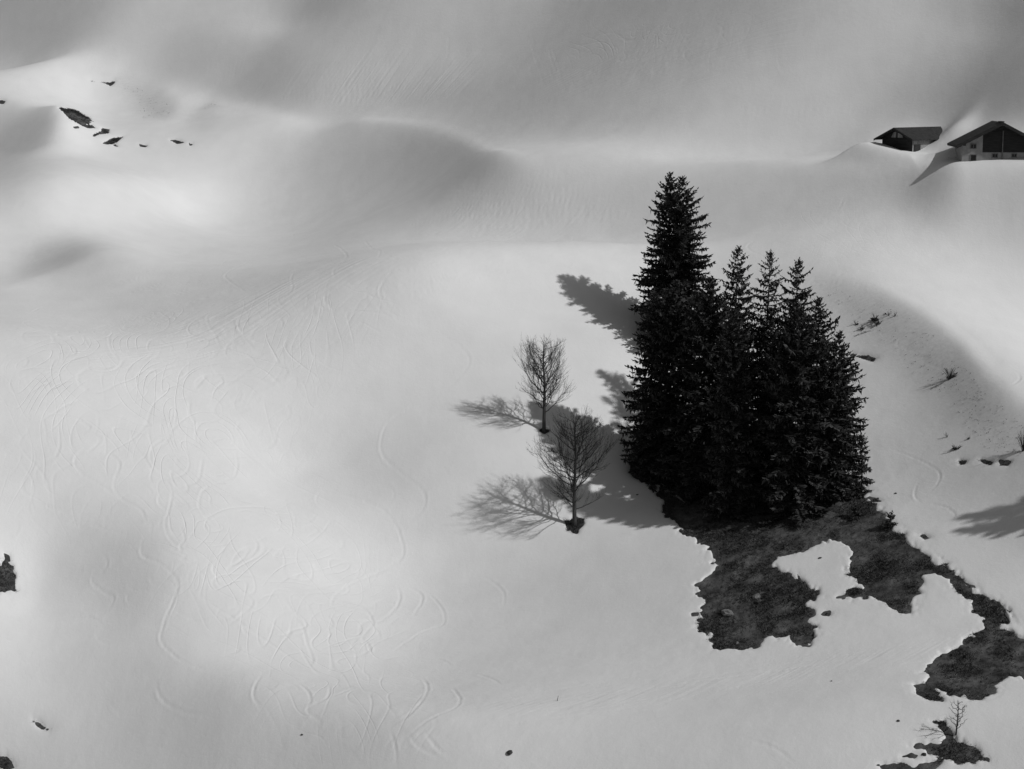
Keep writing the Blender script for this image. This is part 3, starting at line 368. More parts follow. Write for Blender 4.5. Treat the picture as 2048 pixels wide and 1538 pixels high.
[28,-999,-4,-2,-1,0,2,2,4,3,-2,-11,-24,-37,-46,-46,-42,-38,-35,-33,-33,-33,-34,-30,-25,-19,-12,-9,-5,-2,0,2,5,8,11,16,21,27,32,36,39,41,43,44,47,50,55,60,65,72,79,87,94,98,96,78,33,11,9,11,11,12,15,18,21,26,34,40,47,54,58,62,63,64,64,64,64,66,66,68,70,71,72,74,73,73,71,68,66,63,58,54,51,49,52,55,61,65,71,72,71,68,63,60,55,52,47,43,39,36,30,25,18,8,-11],
[28,-1022,-2,1,2,3,6,6,9,7,1,-11,-25,-40,-52,-54,-51,-47,-40,-36,-35,-34,-32,-29,-24,-18,-13,-8,-5,-3,0,2,5,7,12,17,21,28,33,36,40,42,44,46,48,51,56,60,66,73,79,87,92,95,94,69,25,11,10,11,13,15,18,23,28,34,42,50,56,61,64,66,67,67,67,69,70,71,74,75,77,79,82,82,81,80,78,75,70,65,59,55,50,47,47,49,54,57,61,61,59,56,52,48,44,41,36,34,30,28,24,20,16,8,-5],
[28,-1047,1,3,5,7,9,11,12,12,3,-10,-25,-43,-56,-60,-59,-53,-46,-40,-37,-35,-32,-28,-24,-18,-12,-9,-6,-3,-1,2,4,8,12,16,23,28,33,38,40,43,44,46,49,51,57,61,66,72,80,85,91,93,91,64,20,11,12,13,16,18,23,29,36,42,52,58,62,66,69,69,70,70,72,75,76,78,80,82,85,87,89,90,89,86,82,78,73,66,59,53,48,44,42,44,46,48,50,50,49,45,40,37,34,30,27,24,23,21,19,17,14,9,-1],
[27,-1074,0,4,6,7,11,13,15,16,15,5,-8,-26,-44,-60,-64,-63,-60,-52,-44,-40,-36,-32,-28,-24,-18,-13,-10,-6,-5,-1,1,4,7,12,17,23,29,34,37,41,43,44,47,49,51,57,61,66,72,79,85,89,92,90,60,18,12,13,16,19,23,29,37,43,52,59,65,67,70,71,73,73,75,78,81,82,84,86,89,91,94,97,96,94,90,84,80,72,66,58,52,45,41,38,37,38,40,40,40,38,34,30,27,23,21,18,17,16,15,15,14,12,10,4,-8],
[27,-1104,3,6,8,11,13,16,19,21,17,7,-8,-25,-45,-61,-66,-68,-65,-57,-49,-42,-38,-33,-29,-24,-20,-13,-11,-8,-5,-2,0,3,7,12,18,23,29,34,38,41,42,45,46,49,52,57,61,66,72,79,84,89,91,88,58,17,14,15,20,23,29,36,45,52,60,65,69,72,73,75,76,78,80,84,86,88,89,92,94,97,100,101,101,97,91,85,79,72,65,56,50,43,37,33,32,31,31,31,30,27,25,20,17,14,12,11,10,10,11,11,12,12,11,7,-2],
[27,-1136,6,8,11,13,17,19,23,24,19,8,-6,-24,-45,-62,-68,-70,-69,-62,-54,-46,-40,-34,-31,-25,-20,-16,-12,-9,-6,-3,-1,3,7,12,18,23,29,35,38,40,43,44,47,49,52,56,61,67,72,79,84,88,91,88,55,18,16,19,23,30,35,45,53,60,66,71,73,75,76,78,81,83,86,89,90,93,94,97,99,102,104,104,102,97,92,83,78,71,63,54,47,40,34,28,26,25,23,23,20,19,15,11,8,7,5,4,4,6,7,8,10,12,12,10,3],
[26,-1172,4,7,11,13,16,19,23,26,26,21,9,-5,-22,-43,-61,-69,-72,-72,-67,-59,-50,-43,-37,-32,-27,-22,-17,-13,-11,-7,-5,-1,3,6,13,18,23,29,35,38,41,42,45,46,49,52,57,62,67,73,79,85,89,91,86,53,20,18,24,29,36,43,53,61,67,71,75,77,78,80,83,85,88,90,93,94,97,98,101,103,105,105,105,101,97,90,82,76,68,61,52,44,37,30,24,20,19,16,15,12,10,7,4,1,0,-2,0,-1,2,4,7,9,11,12,12,9,-2],
[26,-1208,6,10,12,16,19,21,26,29,28,22,10,-4,-20,-40,-61,-69,-73,-74,-71,-64,-55,-47,-39,-34,-29,-24,-19,-15,-12,-9,-5,-1,2,6,12,19,24,29,35,38,41,42,45,46,50,53,57,63,68,74,80,86,90,93,84,49,22,23,28,36,44,52,61,67,72,76,78,80,82,84,87,90,92,94,96,97,100,101,104,106,107,105,103,100,95,88,81,73,66,58,49,41,33,26,20,16,12,10,8,5,3,0,-3,-5,-6,-6,-5,-4,-1,1,5,8,11,13,14,11,4],
[26,-1244,8,11,15,17,21,25,29,31,29,23,10,-2,-19,-38,-57,-69,-74,-77,-74,-69,-60,-50,-43,-36,-31,-26,-21,-17,-13,-10,-6,-2,2,6,13,18,25,30,35,38,41,43,45,47,50,54,59,64,69,75,83,87,92,94,83,43,25,28,35,43,52,60,68,72,77,79,81,84,86,88,92,93,95,97,98,100,101,105,106,107,106,105,101,98,93,86,78,71,63,55,46,37,30,23,15,11,7,5,1,-1,-3,-6,-9,-9,-11,-10,-9,-7,-4,-1,4,7,10,14,15,14,9],
[26,-1281,9,13,17,20,23,27,32,33,30,23,10,-2,-18,-34,-53,-68,-75,-78,-78,-73,-65,-56,-45,-40,-33,-28,-23,-18,-15,-11,-6,-3,2,7,13,19,25,31,35,39,41,44,46,48,51,55,61,65,71,78,84,90,94,96,79,38,29,33,42,52,59,67,74,77,80,82,84,87,90,93,95,96,98,98,100,101,104,106,107,107,106,103,99,96,90,84,75,68,60,52,43,34,26,19,11,7,3,-1,-3,-7,-8,-11,-13,-13,-14,-14,-12,-10,-6,-3,2,6,10,14,15,16,13],
[25,-1327,8,11,14,19,22,25,30,34,35,30,23,10,-3,-17,-31,-50,-64,-75,-80,-80,-78,-71,-60,-50,-42,-36,-30,-24,-20,-16,-11,-7,-2,2,7,14,20,26,31,36,40,42,45,46,50,53,56,63,68,73,80,87,92,97,96,74,35,34,40,50,59,66,73,77,81,82,85,88,91,93,96,97,99,99,99,101,103,105,107,107,105,104,101,97,93,88,82,72,65,58,49,39,31,22,16,8,3,-1,-5,-8,-10,-12,-15,-16,-17,-17,-16,-15,-11,-9,-4,0,5,9,13,16,17,15,9],
[25,-1368,10,13,16,20,24,28,32,37,35,31,21,9,-3,-17,-29,-46,-61,-73,-81,-83,-82,-75,-66,-54,-46,-38,-32,-26,-21,-16,-12,-7,-2,3,8,15,21,27,33,37,41,43,46,48,51,55,58,65,70,77,82,90,96,99,96,63,37,40,47,57,66,72,77,81,83,86,88,91,93,96,98,99,99,100,101,102,104,106,106,105,104,102,99,95,91,85,79,70,63,54,46,36,27,20,12,5,0,-4,-8,-11,-13,-16,-17,-19,-19,-20,-19,-16,-14,-10,-6,-1,3,8,13,15,18,17,12],
[25,-1409,11,15,18,22,26,30,34,39,36,30,20,8,-5,-17,-28,-42,-57,-71,-81,-85,-86,-80,-72,-58,-49,-40,-34,-27,-22,-17,-11,-6,-2,4,9,16,23,28,34,39,42,45,47,50,53,56,62,67,73,80,85,94,98,101,94,52,41,46,54,64,72,77,80,84,86,88,91,93,97,97,99,100,100,100,102,103,104,106,105,103,103,99,97,93,88,83,77,67,60,52,43,33,24,17,10,3,-3,-7,-10,-14,-15,-18,-20,-21,-22,-21,-21,-18,-16,-12,-8,-2,2,7,11,15,18,18,14],
[24,-1458,8,12,16,20,24,28,32,37,40,37,28,19,5,-6,-18,-27,-39,-53,-68,-80,-87,-89,-85,-77,-63,-52,-42,-36,-28,-22,-16,-11,-6,0,5,11,17,25,30,35,41,43,47,48,52,55,59,65,70,76,83,89,97,102,101,88,45,45,53,61,70,76,81,84,86,88,90,93,96,98,99,99,99,101,101,102,103,105,104,103,102,100,98,95,91,85,81,74,65,57,49,41,30,23,14,8,0,-4,-9,-12,-15,-18,-20,-21,-23,-23,-23,-22,-20,-18,-14,-9,-5,1,6,10,14,17,18,16,9],
[24,-1501,9,14,18,21,26,30,35,39,41,35,28,16,3,-9,-18,-27,-37,-49,-64,-79,-89,-90,-89,-82,-68,-55,-45,-37,-28,-21,-16,-10,-4,1,6,13,20,26,32,37,43,45,48,51,54,57,62,67,74,80,86,93,101,104,99,73,47,51,59,67,75,80,84,86,88,90,92,95,97,98,99,99,100,100,101,103,103,104,103,101,100,99,95,93,88,84,78,71,63,55,47,38,29,20,13,6,-1,-6,-10,-13,-17,-19,-21,-22,-24,-25,-24,-23,-22,-19,-15,-11,-6,-1,4,8,13,16,18,17,11],
[24,-1544,11,15,19,23,28,32,37,42,40,35,25,14,1,-11,-20,-26,-36,-46,-61,-76,-89,-93,-93,-86,-72,-59,-46,-37,-28,-21,-15,-8,-3,3,9,15,22,28,34,40,44,47,50,53,56,60,65,71,77,83,91,97,104,104,94,61,50,57,64,73,79,83,86,88,89,92,94,95,98,98,99,98,99,101,101,103,102,103,101,100,98,96,94,90,86,82,75,70,60,53,45,36,27,19,12,5,-2,-7,-11,-14,-17,-20,-22,-23,-25,-25,-25,-25,-23,-20,-17,-13,-8,-2,2,7,11,15,17,16,13],
[24,-1587,12,17,20,25,30,34,40,43,40,33,23,11,-2,-14,-20,-27,-34,-44,-57,-73,-89,-94,-96,-91,-76,-62,-47,-37,-27,-20,-13,-7,0,5,11,17,24,31,36,42,46,49,52,55,59,64,68,74,81,88,94,101,106,103,81,55,55,62,70,77,82,86,88,89,90,93,94,97,97,98,97,98,100,100,101,102,102,101,99,98,97,94,91,89,83,79,74,67,58,51,43,35,26,18,10,5,-2,-8,-11,-14,-18,-20,-22,-24,-25,-26,-26,-25,-24,-21,-19,-15,-9,-5,0,5,10,13,15,16,14],
[23,-1638,8,14,18,22,26,32,37,41,44,39,31,20,9,-6,-15,-21,-27,-34,-41,-54,-70,-87,-95,-98,-95,-81,-64,-48,-37,-25,-18,-11,-5,2,8,13,20,27,33,38,44,48,51,54,58,62,66,72,78,86,92,98,106,106,96,67,54,59,67,75,80,86,87,89,90,91,93,95,97,96,97,97,97,99,100,101,101,101,99,98,96,95,92,89,86,82,76,71,65,57,49,42,33,25,17,11,4,-2,-7,-11,-15,-18,-20,-22,-24,-25,-26,-26,-26,-25,-23,-20,-16,-11,-7,-2,3,7,11,14,15,14,10],
[23,-1682,9,16,19,24,28,33,39,44,43,38,28,18,5,-8,-17,-23,-26,-33,-40,-50,-66,-85,-95,-100,-97,-85,-67,-49,-35,-23,-16,-8,-3,5,10,16,22,29,36,40,46,50,54,56,61,65,70,76,83,89,97,103,107,104,82,57,56,64,72,79,83,87,88,89,90,91,93,95,96,96,96,96,97,99,100,100,100,99,98,96,94,93,90,87,84,79,74,69,63,55,47,40,33,24,17,11,5,-2,-7,-10,-14,-18,-19,-22,-23,-26,-26,-26,-27,-25,-24,-21,-18,-13,-9,-4,0,5,9,12,14,14,11],
[23,-1726,11,17,21,25,29,36,41,44,44,36,25,15,1,-11,-18,-23,-27,-31,-38,-48,-61,-81,-94,-100,-100,-88,-69,-49,-34,-21,-13,-7,1,7,12,19,24,32,37,43,48,52,56,60,63,69,75,80,87,95,100,106,108,94,66,55,60,68,76,81,85,88,88,89,89,91,93,94,95,95,95,96,97,99,99,99,99,97,97,94,93,90,88,85,81,77,72,66,61,53,46,39,32,25,17,11,6,-1,-6,-10,-13,-17,-19,-21,-23,-25,-26,-26,-27,-26,-25,-22,-19,-15,-11,-7,-2,2,7,10,13,13,12],
[22,-1778,8,12,19,22,27,31,38,42,46,42,34,23,11,-2,-13,-20,-23,-26,-31,-36,-44,-56,-77,-90,-100,-100,-91,-71,-50,-33,-19,-11,-4,3,9,15,21,27,34,39,45,50,55,58,62,67,74,79,86,92,98,104,108,103,77,56,56,64,72,79,84,86,87,88,88,88,91,92,93,94,93,95,96,97,99,99,98,97,96,95,93,90,88,86,82,79,74,70,64,59,51,45,38,32,24,18,12,6,0,-4,-9,-12,-15,-18,-21,-22,-24,-26,-26,-27,-27,-25,-24,-21,-16,-14,-8,-5,0,5,8,11,12,12,8],
[22,-1823,8,15,19,25,28,33,39,45,45,42,31,20,7,-5,-15,-20,-23,-26,-29,-34,-41,-51,-70,-86,-96,-100,-91,-73,-52,-32,-19,-9,-2,5,11,17,23,30,36,42,47,52,57,61,66,71,78,85,90,97,102,106,106,91,57,54,60,68,76,81,84,87,86,87,86,88,90,91,92,92,93,95,96,98,98,98,97,96,95,93,90,89,86,83,80,76,71,67,62,56,50,44,37,32,24,19,13,8,2,-3,-8,-10,-15,-17,-19,-21,-24,-25,-26,-27,-27,-26,-25,-22,-18,-16,-11,-6,-2,2,6,9,11,12,9],
[22,-1869,10,16,21,26,30,35,41,46,45,40,29,17,4,-8,-16,-21,-22,-25,-28,-32,-38,-46,-63,-78,-90,-95,-90,-74,-54,-34,-19,-9,0,6,13,19,25,31,38,44,50,54,60,65,70,77,83,90,94,100,104,105,96,69,51,56,63,72,78,83,84,86,85,84,86,86,89,91,91,92,93,94,97,98,98,97,96,95,92,91,89,87,83,80,77,73,69,64,59,54,48,43,37,31,25,20,14,10,3,-1,-6,-9,-13,-15,-18,-21,-22,-25,-25,-27,-27,-27,-25,-23,-21,-16,-13,-9,-5,0,4,8,9,11,9],
[22,-1915,12,18,22,27,32,37,43,47,45,38,26,14,1,-10,-17,-21,-22,-24,-27,-29,-35,-42,-55,-69,-81,-88,-85,-74,-56,-37,-20,-10,0,7,15,21,27,33,40,46,52,57,64,69,75,82,88,94,97,102,103,99,76,52,51,60,68,74,80,83,84,83,83,84,84,86,88,90,90,92,93,95,97,98,98,96,95,93,91,89,86,84,81,77,74,70,65,62,56,52,46,41,37,31,26,21,16,11,5,1,-4,-7,-11,-14,-17,-19,-22,-23,-25,-26,-27,-27,-26,-24,-22,-18,-15,-11,-6,-2,1,5,9,9,9],
[21,-1968,8,14,18,24,29,34,39,45,48,43,36,24,10,-1,-12,-18,-20,-21,-23,-26,-27,-32,-38,-47,-60,-71,-78,-79,-71,-57,-40,-23,-10,0,7,16,22,29,35,42,49,55,61,68,75,80,86,92,96,99,101,98,81,55,47,55,64,71,76,81,82,83,82,81,82,83,86,88,88,91,91,95,96,97,98,96,95,94,91,90,86,84,81,78,74,70,67,62,58,54,49,45,40,35,32,26,22,18,13,8,3,-2,-5,-10,-12,-15,-18,-20,-23,-24,-26,-26,-27,-26,-25,-23,-19,-17,-13,-8,-4,-1,3,7,8,8,7],
[21,-2015,10,15,20,26,31,36,41,47,48,43,33,21,8,-4,-13,-18,-20,-21,-23,-24,-26,-29,-34,-41,-50,-60,-67,-71,-66,-55,-42,-25,-11,-1,8,17,23,30,37,45,52,60,65,74,79,85,90,94,96,98,95,83,58,43,49,60,67,75,78,81,80,81,80,79,82,83,85,87,89,90,93,95,97,98,97,96,93,92,90,86,84,81,78,74,71,67,63,59,54,51,47,43,38,36,31,28,23,19,15,10,6,1,-4,-7,-11,-13,-16,-20,-21,-23,-25,-26,-26,-27,-25,-23,-21,-18,-14,-11,-6,-3,1,5,6,8,7],
[21,-2062,12,18,22,28,33,38,44,49,48,42,31,18,5,-7,-14,-19,-20,-21,-22,-23,-25,-27,-31,-35,-42,-48,-56,-60,-59,-52,-40,-26,-12,-1,9,17,26,32,40,48,57,64,71,78,83,88,91,93,95,91,78,57,43,45,54,64,72,77,79,79,79,78,78,79,81,83,85,87,90,91,94,96,98,97,97,94,92,89,88,84,80,78,75,70,67,63,59,54,52,47,45,41,38,35,31,29,24,22,17,12,8,3,-1,-5,-9,-11,-15,-18,-20,-21,-24,-25,-26,-26,-26,-23,-22,-19,-16,-13,-8,-5,-1,2,5,7,7],
[20,-2116,9,14,20,24,30,36,42,47,52,49,41,30,15,2,-11,-17,-21,-21,-21,-22,-23,-23,-25,-27,-31,-34,-38,-44,-49,-50,-45,-38,-24,-11,-1,9,20,27,35,43,53,62,69,75,82,84,88,89,91,88,75,52,39,41,50,60,70,75,77,78,78,76,77,77,78,81,83,86,87,90,93,95,98,97,97,96,92,90,87,84,81,77,74,71,66,63,58,55,51,48,45,42,39,37,35,32,29,26,23,19,15,10,6,2,-3,-7,-10,-13,-16,-18,-20,-22,-24,-25,-26,-26,-24,-22,-21,-17,-14,-10,-7,-3,0,4,5,6,5],
[20,-2162,11,16,23,27,34,39,45,52,55,50,42,33,17,-2,-18,-25,-26,-23,-23,-21,-21,-22,-22,-24,-25,-27,-30,-33,-38,-40,-37,-32,-20,-10,1,11,21,30,38,47,57,66,73,77,82,83,85,86,82,71,49,35,37,45,57,66,73,77,77,76,76,74,75,77,79,81,83,86,89,91,94,96,98,98,96,93,90,87,85,81,77,73,70,66,62,58,55,50,47,44,42,40,38,36,34,33,30,27,25,21,17,13,8,4,0,-4,-8,-11,-14,-17,-18,-21,-22,-25,-25,-25,-25,-23,-21,-19,-15,-12,-9,-5,-1,2,4,5,5],
[20,-2207,13,20,25,31,37,44,50,56,58,53,47,43,30,-4,-34,-41,-35,-28,-24,-21,-19,-19,-19,-20,-20,-20,-21,-24,-27,-30,-29,-24,-15,-6,3,13,23,32,41,50,60,68,73,77,79,80,81,77,61,44,33,32,43,54,63,72,76,76,75,74,73,73,75,77,79,82,85,86,90,92,96,97,98,96,94,91,88,84,80,78,73,69,65,62,57,53,50,46,43,41,39,37,37,35,35,33,31,28,26,24,19,15,11,7,2,-2,-6,-9,-12,-14,-17,-19,-21,-23,-25,-24,-25,-24,-22,-20,-16,-14,-10,-6,-3,0,2,5,4],
[19,-2257,7,17,23,29,34,42,48,54,61,60,58,59,64,53,-5,-52,-63,-51,-37,-25,-21,-16,-16,-15,-14,-14,-14,-14,-15,-18,-19,-20,-16,-9,-2,6,15,24,33,41,49,58,65,69,72,73,76,73,56,35,30,32,40,52,63,70,75,76,74,73,72,71,73,75,78,80,83,85,88,91,94,96,98,96,94,92,88,84,80,77,72,69,64,60,57,52,48,45,42,39,37,37,36,35,35,34,33,32,30,28,25,21,18,13,9,5,0,-3,-7,-10,-12,-15,-17,-19,-22,-24,-24,-25,-23,-23,-20,-18,-15,-11,-8,-5,-1,1,3,4,3],
[19,-2300,11,20,27,32,39,46,52,59,64,65,69,77,84,65,-3,-68,-81,-65,-44,-28,-20,-14,-12,-10,-10,-8,-7,-7,-7,-8,-10,-10,-8,-4,2,8,16,24,30,37,44,52,57,61,63,65,65,59,35,25,30,40,51,63,70,74,76,74,72,70,70,71,73,77,79,82,84,86,89,92,95,96,96,94,92,88,84,80,76,72,68,63,59,55,51,47,43,40,37,35,35,34,34,34,35,34,34,33,31,29,26,24,19,16,11,7,3,-1,-4,-8,-10,-13,-15,-18,-20,-22,-24,-24,-24,-22,-21,-19,-15,-13,-10,-6,-3,0,2,3,3],
[19,-2340,15,25,30,37,43,51,57,64,69,75,86,92,90,66,-7,-76,-89,-73,-49,-30,-18,-12,-8,-6,-5,-3,-2,0,1,1,1,-1,0,2,5,9,15,22,25,30,34,39,44,49,50,53,51,46,28,31,41,53,62,72,74,76,74,71,69,68,69,72,75,78,81,83,85,87,90,93,95,95,93,91,88,84,80,76,71,66,63,57,53,50,45,41,38,35,33,31,32,32,33,33,35,34,35,33,32,30,28,25,22,18,14,9,5,1,-2,-5,-8,-11,-13,-16,-19,-20,-23,-23,-24,-22,-21,-19,-17,-14,-11,-7,-5,-2,1,2,3],
[19,-2374,19,29,35,42,48,56,63,70,77,93,99,97,88,57,-22,-77,-90,-73,-50,-29,-17,-9,-6,-2,-1,1,2,5,8,10,11,11,8,7,7,10,14,17,19,20,22,20,25,31,37,44,43,43,37,45,57,65,73,76,75,74,71,67,67,68,70,74,77,80,81,84,86,88,91,92,93,93,90,87,84,79,76,70,65,61,56,51,47,43,40,35,32,30,29,29,29,30,32,33,34,35,35,34,32,32,29,27,23,20,16,11,7,4,0,-3,-6,-8,-11,-14,-17,-19,-21,-23,-22,-22,-22,-19,-17,-15,-12,-9,-6,-3,-1,1,3],
[18,-2413,13,24,34,40,47,54,62,71,80,93,103,101,93,80,42,-43,-79,-86,-68,-46,-27,-15,-6,-3,0,2,3,4,7,11,16,19,18,15,13,12,13,13,13,11,8,6,5,11,20,32,43,47,50,53,61,69,74,76,75,73,69,67,66,67,69,72,76,79,80,83,84,86,89,89,91,90,89,86,83,78,74,70,64,59,54,49,45,40,37,33,29,27,26,25,26,27,29,30,33,34,35,35,35,33,32,31,28,25,21,18,13,9,6,2,-1,-3,-6,-8,-12,-15,-18,-19,-21,-22,-22,-21,-19,-18,-16,-13,-10,-7,-4,-2,0,2,1],
[18,-2432,18,28,38,46,53,61,70,80,94,102,104,97,85,70,13,-58,-81,-80,-61,-40,-24,-12,-4,0,1,3,4,4,8,13,20,23,22,18,15,15,15,13,9,6,1,-2,0,9,21,37,51,56,61,64,71,74,75,74,71,69,66,66,66,68,72,74,77,79,81,83,84,86,87,88,87,87,84,81,77,73,68,63,57,52,48,42,37,34,30,26,24,22,21,22,23,26,27,30,32,34,35,36,35,34,33,31,29,26,23,19,15,11,7,5,2,-1,-4,-6,-10,-12,-16,-18,-19,-21,-21,-20,-20,-18,-16,-14,-11,-9,-5,-3,0,0,1],
[18,-2435,21,33,43,51,59,67,80,92,101,103,98,88,75,56,-23,-69,-80,-73,-53,-34,-19,-9,-2,1,3,4,2,4,7,15,24,25,23,18,17,15,15,12,7,2,-1,-2,9,23,38,51,59,64,67,70,72,73,71,70,67,65,66,66,68,71,73,75,77,79,81,82,84,84,84,85,83,82,79,76,71,67,61,57,50,44,40,35,30,26,23,20,18,17,18,19,21,24,26,29,32,34,35,35,36,34,34,32,29,27,24,21,16,13,9,7,4,1,-1,-4,-7,-10,-14,-15,-18,-20,-20,-20,-19,-19,-16,-15,-12,-9,-6,-4,-2,0,1],
[17,-2428,9,25,36,48,56,65,75,90,98,99,96,86,75,59,32,-50,-74,-76,-65,-45,-28,-15,-6,0,4,4,3,1,2,8,18,25,26,23,18,16,15,13,11,5,1,3,12,36,48,57,61,67,67,69,69,68,68,67,66,65,66,66,69,70,72,74,75,77,79,79,81,81,81,81,80,79,77,73,70,65,60,55,49,42,37,31,27,23,19,16,14,12,13,14,17,19,22,26,28,32,33,35,36,35,35,34,32,31,27,25,21,18,14,11,9,6,4,1,-1,-5,-8,-11,-14,-16,-18,-19,-19,-19,-19,-16,-15,-13,-9,-8,-5,-2,-1,0,0],
[17,-2385,12,27,39,51,62,72,83,91,93,91,81,68,52,29,6,-58,-71,-69,-56,-37,-22,-11,-4,3,4,5,2,0,2,9,21,27,27,21,16,15,14,12,9,6,10,22,44,62,66,68,69,69,67,67,65,65,64,65,66,67,68,70,71,71,73,73,75,75,77,77,77,78,77,77,75,74,71,67,64,58,53,47,41,34,29,24,19,15,12,9,8,8,9,11,14,18,21,24,28,31,34,34,36,35,35,34,32,30,28,26,22,18,16,13,10,8,6,4,1,-3,-5,-9,-11,-14,-17,-17,-19,-18,-18,-17,-15,-13,-10,-8,-6,-3,-2,-1,0],
[17,-2314,15,29,41,56,66,76,82,87,83,73,57,39,19,9,-12,-56,-65,-60,-47,-30,-17,-8,-1,4,6,4,2,0,2,12,24,28,26,20,14,14,13,12,10,14,31,54,70,76,77,74,72,69,66,64,63,65,65,67,69,70,72,72,72,72,72,72,73,73,73,74,74,73,73,72,70,68,65,61,57,51,46,39,34,26,21,16,11,8,5,3,3,3,6,8,12,16,20,23,28,30,33,34,34,35,35,34,32,30,29,25,23,19,17,15,12,9,8,6,3,0,-3,-6,-9,-12,-15,-16,-17,-18,-17,-17,-15,-13,-10,-9,-7,-4,-3,-1,0],
[17,-2215,19,32,44,57,66,73,77,75,64,46,20,5,-4,3,-22,-53,-58,-51,-40,-25,-13,-5,1,5,7,5,4,1,2,15,27,29,25,17,14,13,13,13,18,35,61,78,85,85,80,76,71,68,65,65,65,68,70,71,74,74,74,74,73,71,70,70,70,69,70,70,69,69,69,67,65,62,59,54,50,44,38,32,26,19,12,9,4,1,-2,-2,-2,-1,3,6,9,15,18,23,26,30,31,34,34,34,34,33,32,31,28,26,23,20,18,16,13,11,10,7,5,3,-1,-3,-7,-10,-13,-14,-16,-17,-16,-16,-15,-13,-11,-10,-7,-5,-3,-2,-1],
[16,-2103,12,24,35,44,54,60,64,62,54,34,10,-11,-17,-14,-1,-28,-50,-52,-45,-34,-20,-10,-3,2,6,8,7,7,3,4,18,29,30,23,15,13,13,15,21,36,66,85,91,92,86,80,75,70,68,67,69,71,73,76,77,78,78,76,74,72,70,68,66,66,66,66,65,65,65,63,63,59,57,52,48,43,37,31,24,18,11,6,1,-2,-6,-7,-8,-6,-4,0,4,7,13,17,21,25,29,30,33,33,33,34,32,32,29,28,26,24,21,18,17,15,12,11,9,7,5,2,-1,-5,-7,-11,-13,-14,-16,-15,-15,-15,-13,-11,-10,-8,-6,-4,-2,-2,-1],
[16,-1969,19,28,34,41,45,46,44,36,21,4,-13,-22,-26,-20,-11,-33,-48,-47,-40,-29,-17,-8,-1,3,6,9,11,13,7,4,21,30,30,21,13,13,16,23,39,66,88,96,96,93,84,78,73,71,71,73,76,78,80,82,82,82,80,76,73,71,66,65,63,62,61,62,61,61,60,59,57,54,51,46,41,36,30,24,18,11,4,-1,-5,-9,-10,-12,-12,-10,-6,-3,1,5,11,15,20,24,27,29,31,32,32,33,31,31,29,28,25,24,22,19,17,16,13,12,11,9,6,4,2,-2,-5,-9,-11,-13,-14,-14,-15,-14,-12,-12,-10,-8,-6,-5,-3,-2,-2],
[16,-1835,23,27,31,31,30,25,17,10,-2,-14,-24,-29,-31,-24,-22,-38,-46,-44,-36,-26,-14,-6,0,3,8,11,16,21,9,4,21,31,30,19,13,15,22,40,67,89,100,100,97,90,82,76,73,75,77,80,83,86,87,87,86,84,79,76,71,67,63,61,60,58,58,57,57,57,55,55,52,49,45,40,34,30,24,17,11,5,-3,-7,-10,-13,-16,-16,-15,-13,-9,-5,-1,3,9,14,18,21,25,28,29,31,31,31,30,30,29,27,25,24,22,19,18,16,15,13,12,10,8,7,4,0,-3,-6,-9,-11,-13,-13,-14,-13,-13,-11,-10,-8,-7,-5,-3,-3,-2],
[15,-1737,17,21,23,20,18,12,6,0,-7,-15,-23,-30,-34,-35,-30,-31,-43,-46,-41,-33,-23,-12,-5,1,4,9,15,23,29,11,4,19,30,29,17,15,20,38,66,90,102,105,100,95,87,79,77,76,79,84,88,92,93,93,91,87,84,77,73,68,64,60,58,56,55,53,54,53,53,51,50,47,44,39,34,29,24,17,12,5,-1,-8,-12,-15,-17,-19,-20,-17,-16,-11,-8,-4,1,8,11,16,20,23,26,27,29,29,30,29,29,27,27,25,23,22,20,18,17,15,14,13,12,10,8,6,3,-1,-4,-7,-9,-11,-12,-13,-12,-12,-12,-10,-8,-7,-5,-4,-3,-3,-2],
[15,-1653,15,16,14,10,6,0,-5,-9,-15,-22,-29,-35,-37,-39,-37,-40,-45,-47,-39,-31,-21,-9,-3,2,5,12,21,30,36,11,2,14,28,28,17,20,33,64,91,103,107,105,99,91,85,78,78,81,85,92,97,99,99,96,92,87,81,75,70,65,61,57,54,53,51,51,49,50,48,48,45,43,39,33,29,23,19,12,6,0,-6,-12,-16,-18,-21,-22,-22,-20,-17,-14,-10,-6,-1,5,10,13,17,21,24,25,27,28,28,27,28,26,26,24,24,21,20,19,17,15,15,14,13,12,10,7,5,1,-2,-4,-8,-9,-11,-11,-12,-11,-11,-10,-8,-7,-6,-4,-4,-2,-2],
[15,-1605,11,9,8,3,0,-5,-9,-13,-17,-26,-33,-38,-41,-43,-44,-46,-49,-47,-38,-28,-19,-7,-1,4,8,17,27,37,38,10,1,10,24,26,22,33,59,89,103,107,108,102,95,87,82,79,81,87,94,100,104,105,102,96,91,84,79,72,67,62,58,54,51,49,48,47,47,46,45,43,42,38,34,29,23,19,14,8,2,-5,-10,-15,-19,-21,-23,-24,-23,-22,-19,-15,-12,-8,-3,2,7,11,14,19,21,23,25,25,26,27,26,25,24,24,23,21,20,19,17,16,15,14,14,13,12,9,7,3,0,-2,-6,-8,-9,-10,-10,-11,-10,-9,-8,-7,-6,-5,-4,-3,-2],
